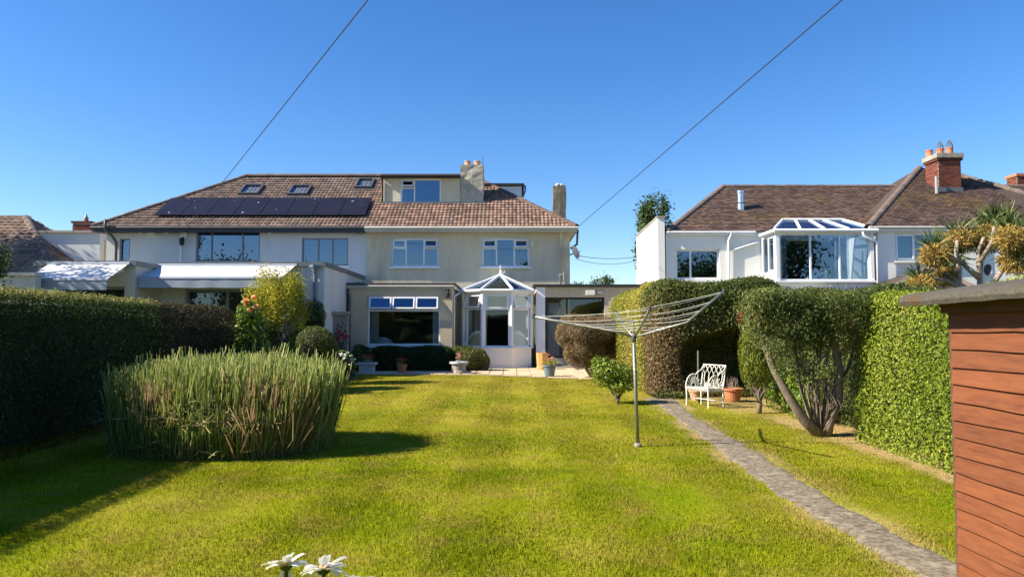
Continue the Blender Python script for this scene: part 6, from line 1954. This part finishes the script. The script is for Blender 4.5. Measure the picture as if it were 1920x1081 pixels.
# ------------------------------------------------------------------ background trees
def tree(name, label, base, crown_c, rad, n, leaf, k=26, mkey='tree', spreadf=0.22, trunk_r=0.18, seed=1, group=None):
    r_ = random.Random(seed)
    t = thing(name, label, 'tree', base, group=group)
    cents_ = []
    while len(cents_) < k:
        v = Vector((r_.uniform(-1, 1), r_.uniform(-1, 1), r_.uniform(-1, 1)))
        if v.length < 1: cents_.append(Vector((crown_c[0] + v.x * rad[0], crown_c[1] + v.y * rad[1], crown_c[2] + v.z * rad[2])))
    Ps_ = [np.array(c) + rng.normal(size=(n // k, 3)) * np.array(rad) * spreadf for c in cents_]
    P = np.concatenate(Ps_)
    foliage('crown', P, unit(P - np.array(crown_c)), leaf, LM[mkey], t, clump_tint(P, 0.8, 0.2, 0.5, 0.3), 0.55, 0.8)
    m = MB()
    top = Vector(crown_c) + Vector((0, 0, -rad[2] * 0.4))
    m.tube([base, Vector(base).lerp(top, 0.5) + Vector((0.1 * rad[0], 0, 0)), top], [trunk_r, trunk_r * 0.75, trunk_r * 0.5], 8)
    branches(m, top, cents_[::2], trunk_r * 0.4, 0.02, 0.1 * rad[0])
    m.build('trunk', M['bark'], t, smooth_=True)
    return t


d_ = 36.0
c_ = at(1222, 440, d_)
tree('broadleaf_tree', 'leafy tree showing behind the left gable of the right house', (c_.x + 0.4, d_, 0), c_ + Vector((0, 0, -0.4)), (1.2, 1.0, 2.3), 8000, 0.15, 30, seed=3, spreadf=0.13)
d_ = 70.0
c_ = at(1137, 536, d_)
tree('broadleaf_tree', 'distant round tree above the flat roof in the gap', (c_.x, d_, 0), (c_.x, d_, c_.z - 0.3), (1.3, 1.5, 1.1), 4000, 0.2, 20, seed=4)
c_ = at(1085, 545, 80)
tree('broadleaf_tree', 'tiny distant tree low in the gap beside the beige house', (c_.x, 80, 0), (c_.x, 80, c_.z), (1.0, 1.0, 1.0), 1500, 0.2, 12, seed=5)
c_ = at(-34, 470, 17.0)
tree('broadleaf_tree', 'light green tree at the extreme left edge above the hedge', (c_.x - 0.3, 17.0, 0), (c_.x - 0.25, 17.0, c_.z - 0.1), (0.6, 0.8, 0.85), 9000, 0.08, 24, seed=6, spreadf=0.2)
tree('broadleaf_tree', 'tree out of view left of the garden, dappling the smaller awning', (-17.6, 18.9, 0), (-17.3, 19.1, 6.5), (1.2, 1.3, 1.1), 2600, 0.13, 16, seed=9, spreadf=0.2)
tree('broadleaf_tree', 'tree out of view left, shading the far left roof', (-24.6, 27.0, 0), (-24.2, 27.3, 7.6), (1.7, 1.8, 1.4), 9000, 0.2, 24, seed=10, spreadf=0.25)
# trees behind the camera, mirrored in the windows
BT = [(-29, -12, 9.0, 3.2, 'tall tree far behind the garden, leftmost'), (-21, -14, 6.8, 2.6, 'shorter tree far behind the garden, second from the left'), (-9, -15, 6.0, 2.8, 'low rounded tree far behind the garden, third from left'),
      (2.5, -15, 8.0, 1.9, 'slim tree far behind the garden, near its middle'), (17, -14, 8.0, 3.0, 'tree far behind the garden, second from the right'), (22.3, -12, 11.5, 3.7, 'tallest tree far behind the garden, rightmost')]
for i, (x_, y_, h_, r_, lab) in enumerate(BT):
    tree('broadleaf_tree', lab, (x_, y_, 0), (x_, y_, h_ * 0.58), (r_, r_, h_ * 0.42), 8000, 0.34, 30, seed=20 + i, trunk_r=0.3, group='trees behind the garden')
hedge('clipped_hedge', 'tall hedge closing the garden behind the viewpoint', 'hedge', -8.0, 8.0, -9.6, -8.4, 2.6, 16000, 0.12, 'hedge', r=0.3, amp=0.12, f=1.2, depth=0.12)


# ------------------------------------------------------------------ shed
SX = 2.64; SYF = 4.32; SYB = 1.6; SXR = 4.5; SZ = 1.70
sh = thing('shed', 'red-brown timber garden shed with mossy felt roof', 'shed', (SX, SYF, 0.0))
EX = 0.1035; nb_ = 16
for k in range(nb_):
    z0 = 0.08 + k * EX; z1 = z0 + EX + 0.012
    if z0 > SZ - 0.02: break
    z1 = min(z1, SZ)
    seg = 10; m = MB()
    r0_ = random.Random(100 + k)
    ph = r0_.uniform(0, 6)
    for i in range(seg + 1):
        y = SYF - (SYF - SYB) * i / seg
        wv = 0.0035 * math.sin(y * 5 + ph) + 0.002 * math.sin(y * 13 + ph * 2)
        m.v += [(SX - 0.022 - 0.002 * math.sin(y * 4 + ph), y, z0 + wv), (SX - 0.004, y, z1 + wv), (SX + 0.012, y, z1 + wv), (SX - 0.006, y, z0 + wv)]
    for i in range(seg):
        for q in range(4):
            q2 = (q + 1) % 4
            m.f.append((i * 4 + q, (i + 1) * 4 + q, (i + 1) * 4 + q2, i * 4 + q2))
    m.f.append((0, 1, 2, 3)); m.f.append(tuple(seg * 4 + q for q in (3, 2, 1, 0)))
    m.build('board', M['shed'], sh)
    if True:      # end wall boards
        MB().add([(SX + 0.02, SYF + 0.022, z0), (SXR, SYF + 0.022, z0), (SXR, SYF + 0.004, z1), (SX + 0.02, SYF + 0.004, z1), (SX + 0.02, SYF - 0.012, z0), (SXR, SYF - 0.012, z0), (SXR, SYF - 0.012, z1), (SX + 0.02, SYF - 0.012, z1)],
                 [(3, 2, 1, 0), (4, 5, 6, 7), (0, 1, 5, 4), (1, 2, 6, 5), (2, 3, 7, 6), (3, 0, 4, 7)]).build('board', M['shed'], sh)
MB().box(SX - 0.006, SX + 0.03, SYF - 0.01, SYF + 0.03, 0.0, SZ).build('corner_post', M['shed_dark'], sh)
MB().box(SX + 0.02, SXR, SYB, SYF - 0.03, 0.0, SZ - 0.02).build('inner_frame', M['shed_dark'], sh)
MB().box(SX - 0.01, SXR, SYB, SYF + 0.02, 0.0, 0.075).build('floor_frame', M['shed_dark'], sh)
m = MB(); ns_ = 40
rx0, rx1 = SX - 0.20, SXR + 0.2
ry0, ry1 = SYB - 0.2, SYF + 0.2
for i in range(ns_ + 1):
    y = ry0 + (ry1 - ry0) * i / ns_
    wob = 0.004 * math.sin(y * 4) + 0.0015 * math.sin(y * 23)
    for (dx, dz) in ((0.0, -0.005 + wob), (-0.012, 0.02 + wob), (-0.004, 0.05 + wob), (0.04, 0.068 + wob), (0.3, 0.105), (0.9, 0.185), (2.26, 0.37), (2.26, 0.31), (0.06, 0.02)):
        m.v.append((rx0 + dx, y, SZ - 0.005 + dz + 0.002 * random.uniform(-1, 1)))
for i in range(ns_):
    for q in range(9):
        q2 = (q + 1) % 9
        m.f.append((i * 9 + q, i * 9 + q2, (i + 1) * 9 + q2, (i + 1) * 9 + q))
m.f.append(tuple(range(8, -1, -1))); m.f.append(tuple(ns_ * 9 + q for q in range(9)))
m.build('roof', M['shedfelt'], sh)
MB().box(SX - 0.05, SX - 0.028, SYB, SYF + 0.03, SZ - 0.06, SZ + 0.03).build('eaves_board', M['shed_dark'], sh)

# ------------------------------------------------------------------ rotary clothes line
hub = at(1188, 632, 9.55); foot = at(1196, 834, 9.55); foot.z = 0.0
rl = thing('rotary_clothes_line', 'rotary clothes line with raised metal arms on the lawn', 'clothes line', (foot.x, foot.y, 0.0))
MB().tube([foot, hub + Vector((0, 0, 0.02))], [0.026, 0.021], 10).build('pole', M['alu'], rl, smooth_=True)
MB().lathe([(0.05, -0.01), (0.05, 0.03), (0.03, 0.05)], (foot.x, foot.y, 0.0), 10).build('ground_socket', M['conc'], rl)
MB().lathe([(0.03, -0.06), (0.034, -0.04), (0.034, 0.02), (0.02, 0.05)], hub, 10).build('hub', M['darkmetal'], rl)
mast = hub + Vector((0.0, 0, 0.22))
MB().tube([hub, mast], [0.018, 0.012], 8).build('mast_tip', M['alu'], rl)
tipR = at(1357, 546, 9.35); tipL = at(1000, 593, 9.65); tipF = at(1154, 586, 10.75); tipN = at(1218, 580, 8.35)
bendR = at(1288, 604, 9.45); bendL = at(1150, 620, 9.58)
arms = [[hub, bendR, tipR], [hub, bendL, at(1060, 605, 9.62), tipL], [hub, hub.lerp(tipF, 0.5) + Vector((0, 0, -0.02)), tipF], [hub, hub.lerp(tipN, 0.5) + Vector((0, 0, -0.02)), tipN]]
for a in arms:
    ao = MB().tube(a, [0.013, 0.015, 0.017, 0.017][:len(a)], 8).build('arm', M['alu'], rl, smooth_=True)
    MB().lathe([(0.02, -0.025), (0.022, 0.0), (0.02, 0.03), (0.005, 0.04)], a[-1], 8).build('end_cap', M['darkmetal'], ao)


def along(a, f):
    L = [(a[i + 1] - a[i]).length for i in range(len(a) - 1)]; s = f * sum(L)
    for i, l in enumerate(L):
        if s <= l + 1e-9: return a[i].lerp(a[i + 1], s / l)
        s -= l
    return a[-1]


order = [arms[0], arms[2], arms[1], arms[3]]
for li, f in enumerate((0.34, 0.47, 0.6, 0.72, 0.85, 0.99)):
    pts_ = []
    for q in range(4):
        a = along(order[q], f); b = along(order[(q + 1) % 4], f)
        sg = (0.05 + 0.03 * random.random()) * f if li < 5 else 0.015
        for s in range(8):
            c = s / 8
            pts_.append(a.lerp(b, c) + Vector((0, 0, -4 * sg * c * (1 - c))))
    pts_.append(pts_[0])
    MB().tube(pts_, 0.0021, 5, caps=False).build('washing_line', M['plasticcord'], rl)
MB().tube([along(arms[0], .22), mast], 0.004, 5).build('stay_wire', M['alu'], rl)
MB().tube([along(arms[1], .5), mast], 0.009, 5).build('strut', M['darkmetal'], rl)

# thin prop post behind the chair
t = tag(MB().tube([at(1309, 757, 15.3) , at(1309, 657, 15.3)], 0.02, 8).build('thin_post', M['alu'], base=(at(1309, 757, 15.3).x, 15.3, gz(15.3))), 'thin grey metal post standing behind the white chair', 'post')

# ------------------------------------------------------------------ white iron garden chair
ch_c = Vector((3.76, 14.15, gz(14.15)))
gcx = thing('garden_chair', 'white painted iron garden chair with fan arms beside path', 'chair', ch_c, R(-63))
# local frame: seat faces -Y, width along X
W_, D_, SH = 0.31, 0.19, 0.365
for sx2, sy2 in ((-1, -1), (1, -1), (1, 1), (-1, 1)):
    MB().tube([(sx2 * W_, sy2 * D_, 0.0), (sx2 * W_ * 0.99, sy2 * D_ * 0.97, 0.2), (sx2 * W_, sy2 * D_, SH)], [0.014, 0.013, 0.018], 7).build('leg', M['whiteiron'], gcx, local=True)
m = MB()
for a, b in (((-W_, -D_, 0.14), (-W_, D_, 0.14)), ((W_, -D_, 0.14), (W_, D_, 0.14)), ((-W_, 0, 0.14), (W_, 0, 0.14))):
    m.tube([a, b], 0.008, 5)
m.build('stretcher', M['whiteiron'], gcx, local=True)
so = MB()
so.tube([(-W_, -D_, SH), (W_, -D_, SH), (W_, D_, SH), (-W_, D_, SH), (-W_, -D_, SH)], 0.013, 6)
so = so.build('seat', M['whiteiron'], gcx, local=True)
for i in range(13):
    x = -W_ + 2 * W_ * (i + 0.5) / 13
    MB().box(x - 0.011, x + 0.011, -D_, D_, SH - 0.006, SH + 0.006).build('seat_slat', M['whiteiron'], so, local=True)
m = MB()
for i in range(15):       # scalloped apron
    x = -W_ + 2 * W_ * (i + 0.5) / 15
    m.tube([(x - 0.024, -D_, SH - 0.005), (x, -D_, SH - 0.06), (x + 0.024, -D_, SH - 0.005)], 0.007, 5)
for sx2 in (-1, 1):
    for i in range(10):
        y = -D_ + 2 * D_ * (i + 0.5) / 10
        m.tube([(sx2 * W_, y - 0.024, SH - 0.005), (sx2 * W_, y, SH - 0.06), (sx2 * W_, y + 0.024, SH - 0.005)], 0.007, 5)
m.build('apron', M['whiteiron'], gcx, local=True)
BH = 0.80; lean = 0.08
bp_ = lambda x, z: (x, D_ + lean * (z - SH) / (BH - SH), z)
fr = MB().tube([bp_(-W_, SH), bp_(-W_, BH), bp_(W_, BH), bp_(W_, SH)], 0.015, 6).build('backrest', M['whiteiron'], gcx, local=True)
m = MB()
nd = 5
for i in range(nd):      # diamond band
    x0 = -W_ + 2 * W_ * i / nd; x1 = x0 + 2 * W_ / nd; xm = (x0 + x1) / 2
    m.tube([bp_(xm, BH), bp_(x1, BH - 0.09), bp_(xm, BH - 0.18), bp_(x0, BH - 0.09), bp_(xm, BH)], 0.009, 5)
m.build('lattice', M['whiteiron'], fr, local=True)
m = MB()
for i in range(nd):
    xm = -W_ + 2 * W_ * (i + 0.5) / nd
    m.tube([bp_(xm, BH - 0.18), bp_(xm, SH + 0.14)], 0.009, 5)
    m.tube([bp_(xm - 0.07, SH + 0.02), bp_(xm, SH + 0.15), bp_(xm + 0.07, SH + 0.02)], 0.009, 5)
    m.tube([bp_(xm - 0.035, SH + 0.02), bp_(xm, SH + 0.09), bp_(xm + 0.035, SH + 0.02)], 0.008, 5)
m.build('back_bars', M['whiteiron'], fr, local=True)
for sx2 in (-1, 1):
    x = sx2 * W_
    ap = []
    for i in range(13):
        a = i / 12
        if a < 0.6:
            w = math.pi - (a / 0.6) * math.pi * 0.62
            ap.append((x, -0.01 + 0.19 * math.cos(w), SH + 0.25 * math.sin(w)))
    l_ = ap[-1]
    ap += [(x, l_[1] + 0.06, l_[2] + 0.05), (x, D_ + 0.01, SH + 0.33), bp_(x, BH - 0.02)]
    ao = MB().tube(ap, 0.013, 6).build('arm', M['whiteiron'], gcx, local=True)
    m = MB()
    for i in range(9):
        w = math.pi * (0.08 + 0.84 * i / 8)
        m.tube([(x, -0.01 + 0.06 * math.cos(w), SH + 0.07 * math.sin(w)), (x, -0.01 + 0.185 * math.cos(w), SH + 0.24 * math.sin(w))], 0.007, 5)
    m.tube([(x, -0.01 + 0.065 * math.cos(math.pi * k / 8), SH + 0.075 * math.sin(math.pi * k / 8)) for k in range(9)], 0.008, 5)
    m.build('fan_spokes', M['whiteiron'], ao, local=True)


# ------------------------------------------------------------------ pots and planters
def pot(name, label, c, r, h, mt, cat='pot', flowers=None, fl_n=30, fl_r=0.12, leaf='gloss', rim=True, fh=0.1, leafn=120, leafs=0.06):
    t = thing(name, label, cat, c)
    prof = [(r * 0.7, 0.0), (r * 0.98, h * 0.84), (r * 1.1, h * 0.85), (r * 1.12, h), (r * 0.98, h), (r * 0.95, h * 0.9)] if rim else [(r * 0.8, 0), (r, h * 0.9), (r, h), (r * 0.9, h), (r * 0.9, h * 0.9)]
    MB().lathe(prof, c, 20, caps=True).build('body', mt, t, smooth_=False)
    if leaf:
        P = np.array(c) + np.array([0, 0, h + fh * 0.4]) + rng.normal(size=(leafn, 3)) * np.array([r * 0.5, r * 0.5, fh * 0.5])
        P[:, 2] = np.maximum(P[:, 2], c[2] + h * 0.9)
        np_mesh('leaves', leaf_quads(P, unit(rng.normal(size=(leafn, 3)) + np.array([0, 0, 1])), leafs, 0.6), 4, LM[leaf], t, rng.uniform(size=leafn))['kind'] = 'stuff'
    if flowers:
        P = np.array(c) + np.array([0, 0, h + fh]) + rng.normal(size=(fl_n, 3)) * np.array([fl_r, fl_r, fh * 0.35])
        np_mesh('flowers', leaf_quads(P, unit(rng.normal(size=(fl_n, 3)) + np.array([0, -0.5, 1])), 0.06, 0.95), 4, LM[flowers], t, rng.uniform(size=fl_n))['kind'] = 'stuff'
    return t


PZ = 0.14
py1 = 22.9
x_ = X(690, py1)
t = thing('stone_trough', 'square grey stone pedestal trough at the left of the patio', 'planter', (x_, py1, PZ))
MB().box(x_ - 0.22, x_ + 0.22, py1 - 0.22, py1 + 0.22, PZ, PZ + 0.26).build('pedestal', M['greystone'], t, bevel=0.01)
MB().box(x_ - 0.29, x_ + 0.29, py1 - 0.28, py1 + 0.28, PZ + 0.261, PZ + 0.33).build('top_slab', M['greystone'], t, bevel=0.01)
pot('flower_pot', 'shallow dark bowl of red flowers on the grey stone trough', (x_, py1, PZ + 0.331), 0.16, 0.07, M['stone'], flowers='red', fl_n=40, fl_r=0.09, fh=0.09)
pot('flower_pot', 'terracotta pot with red flowers on the patio under the low hedge', (X(755, 23.0), 23.0, PZ), 0.16, 0.26, M['pot'], flowers='red', fl_n=30, fl_r=0.06, fh=0.13)
t = thing('stone_pedestal', 'round rough stone pedestal with a flat pale top', 'pedestal', (X(861, 22.9), 22.9, PZ))
x_ = X(861, 22.9)
m = MB(); lev = 7; ring = 16
for i in range(lev):
    for k in range(ring):
        w = 2 * math.pi * k / ring; rr_ = 0.22 + random.uniform(-0.02, 0.03)
        m.v.append((x_ + rr_ * math.cos(w), 22.9 + rr_ * math.sin(w), PZ + 0.29 * i / (lev - 1)))
for i in range(lev - 1):
    for k in range(ring):
        k2 = (k + 1) % ring; m.f.append((i * ring + k, i * ring + k2, (i + 1) * ring + k2, (i + 1) * ring + k))
m.f.append(tuple((lev - 1) * ring + k for k in range(ring)))
m.build('drum', M['stone'], t)
MB().lathe([(0.28, 0.291), (0.3, 0.30), (0.3, 0.345), (0.27, 0.36)], (x_, 22.9, PZ), 20).build('top_slab', M['greystone'], t)
pot('flower_pot', 'small pot of pink flowers on the round stone pedestal', (X(860, 22.9), 22.9, PZ + 0.361), 0.07, 0.05, M['stone'], flowers='pink', fl_n=26, fl_r=0.04, fh=0.12, leafn=30, leafs=0.04)
pot('flower_pot', 'blue-grey glazed pot of flowers on the paving edge', (X(1030, 21.3), 21.3, PZ), 0.19, 0.34, M['bluepot'], flowers='pink', fl_n=26, fl_r=0.09, fh=0.16, leaf='yellow', leafn=160)
# octagonal orange chimney pot planter
t = thing('chimney_pot_planter', 'orange octagonal clay chimney pot standing by the door step', 'planter', (X(1016, 25.0), 25.0, PZ))
MB().lathe([(0.19, 0), (0.19, 0.08), (0.17, 0.1), (0.2, 0.5), (0.2, 0.56), (0.15, 0.56), (0.15, 0.3)], (X(1016, 25.0), 25.0, PZ), 8).build('body', M['orangepot'], t)
pot('flower_pot', 'large ribbed terracotta tub right of the white chair', (X(1370, 15.0), 15.0, gz(15.0) + 0.0), 0.19, 0.27, M['pot'], leaf=None)
m = MB()
for i in range(22):
    q = Vector((X(1370, 15.0) + random.uniform(-.12, .12), 15.0 + random.uniform(-.12, .12), gz(15.0) + 0.22))
    m.tube([q, q + Vector((random.uniform(-.06, .06), random.uniform(-.05, .05), random.uniform(.12, .3)))], [0.0035, 0.002], 4)
m.build('dry_stems', M['bark_pale'], [o for o in COL.objects if o.get('label', '').startswith('large ribbed')][0])
pot('flower_pot', 'pale terracotta pot half hidden behind the white chair', (X(1302, 15.1), 15.1, gz(15.1)), 0.14, 0.22, M['potclay'], leaf=None)
pot('flower_pot', 'small black plastic pot under the white chair', (X(1309, 14.75), 14.75, gz(14.75)), 0.05, 0.09, M['black'], leaf=None)

# ------------------------------------------------------------------ foreground daisies
pet = MB()
for (y, hw_, dz) in ((0.006, 0.003, 0.0), (0.016, 0.0075, 0.003), (0.028, 0.0085, 0.004), (0.036, 0.0065, 0.003), (0.039, 0.002, 0.001)):
    pet.v += [(-hw_, y, dz), (0, y, dz - 0.0015), (hw_, y, dz)]
for i in range(4):
    for k in range(2):
        v = i * 3 + k; pet.f.append((v, v + 1, v + 4, v + 3))
pet_me = None


def daisy(px_, py2, Y, tilt, label, seed):
    global pet_me
    c = at(px_, py2, Y)
    r_ = random.Random(seed)
    t = thing('daisy', label, 'daisy', (c.x, c.y, 0.0), group='white daisies at the front')
    axis = Vector(tilt).normalized()
    MB().tube([(c.x + 0.02, c.y + 0.03, 0.0), (c.x + 0.03, c.y + 0.01, 0.55), (c.x, c.y, c.z - 0.03), c], [0.004, 0.0035, 0.003, 0.003], 6).build('stem', LM['gloss'], t)
    disc = MB().lathe([(0.001, -0.004), (0.0105, -0.003), (0.0115, 0.003), (0.007, 0.007), (0.001, 0.0085)], (0, 0, 0), 10)
    q = axis.to_track_quat('Z', 'Y')
    disc.v = [tuple(q @ Vector(p) + c) for p in disc.v]
    disc.build('disc', M['orangepot'], t)
    sep = MB().lathe([(0.002, -0.012), (0.010, -0.006), (0.012, -0.003)], (0, 0, 0), 8)
    sep.v = [tuple(q @ Vector(p) + c) for p in sep.v]
    sep.build('calyx', LM['gloss'], t)
    n_ = 24
    for i in range(n_):
        if pet_me is None:
            o = pet.build('petal', LM['whiteflower'], t, local=True); pet_me = o.data
            pet_me.polygons.foreach_set('use_smooth', [True] * len(pet_me.polygons))
        else:
            o = link('petal', pet_me, t)
        w = 2 * math.pi * i / n_ + r_.uniform(-.09, .09)
        droop = r_.uniform(-0.3, 0.45)
        if r_.random() < 0.07: droop = -1.15
        Mx = Matrix.Translation(c - Vector((c.x, c.y, 0))) @ q.to_matrix().to_4x4() @ Matrix.Rotation(w, 4, 'Z') @ Matrix.Rotation(droop, 4, 'X') @ Matrix.Rotation(r_.uniform(-.3, .3), 4, 'Y') @ Matrix.Scale(r_.uniform(0.85, 1.12), 4)
        o.matrix_local = Mx


daisy(537, 1058, 1.30, (-0.25, 0.42, 1), 'white daisy in front, left one of the pair at bottom edge', 5)
daisy(607, 1066, 1.27, (-0.1, 0.5, 1), 'white daisy in front, right one of the pair at bottom edge', 8)
daisy(662, 1090, 1.27, (0.1, 0.45, 1), 'lowest white daisy, only its petal tips above the bottom edge', 12)


# ------------------------------------------------------------------ overhead cables
def cable(p0, p1, sag, r, label):
    p0 = Vector(p0); p1 = Vector(p1)
    pts_ = [p0.lerp(p1, i / 40) + Vector((0, 0, -4 * sag * (i / 40) * (1 - i / 40))) for i in range(41)]
    o = MB().tube(pts_, r, 6).build('overhead_cable', M['cable'], base=p0)
    return tag(o, label, 'cable')


def plane_meet():
    """point behind the camera where both cable planes meet: the pole both cables come from"""
    e = Vector((0, 0, EYE))
    n1 = (at(415, 345, 10) - e).cross(at(690, 0, 10) - e)
    n2 = (at(1085, 425, 10) - e).cross(at(1580, 0, 10) - e)
    d = n1.cross(n2)
    if d.z < 0: d = -d
    return e + d * (6.2 / d.z)


pole_top = plane_meet()
A1 = at(415, 345, 29.0); A1 = at(318, 432, 27.5)
e0 = Vector((0, 0, EYE))
cable(at(352, 424, 27.55), pole_top, 0.0, 0.0105, 'black overhead cable slanting up from the white house roof')
cable(at(1085, 424, 27.5), pole_top, 0.0, 0.0105, 'black overhead cable slanting up from the beige house corner')
cable(at(1082, 479, 28.2), at(1200, 480, 33.0), 0.12, 0.012, 'upper of two cables between beige house and right house')
cable(at(1080, 485, 28.2), at(1198, 486, 33.0), 0.22, 0.010, 'lower sagging cable between beige house and right house')
tp = thing('telegraph_pole', 'wooden telegraph pole behind the garden carrying two cables', 'pole', (pole_top.x, pole_top.y, 0))
MB().tube([(pole_top.x, pole_top.y, 0), (pole_top.x, pole_top.y, pole_top.z + 0.3)], [0.14, 0.10], 10).build('post', M['bark'], tp)
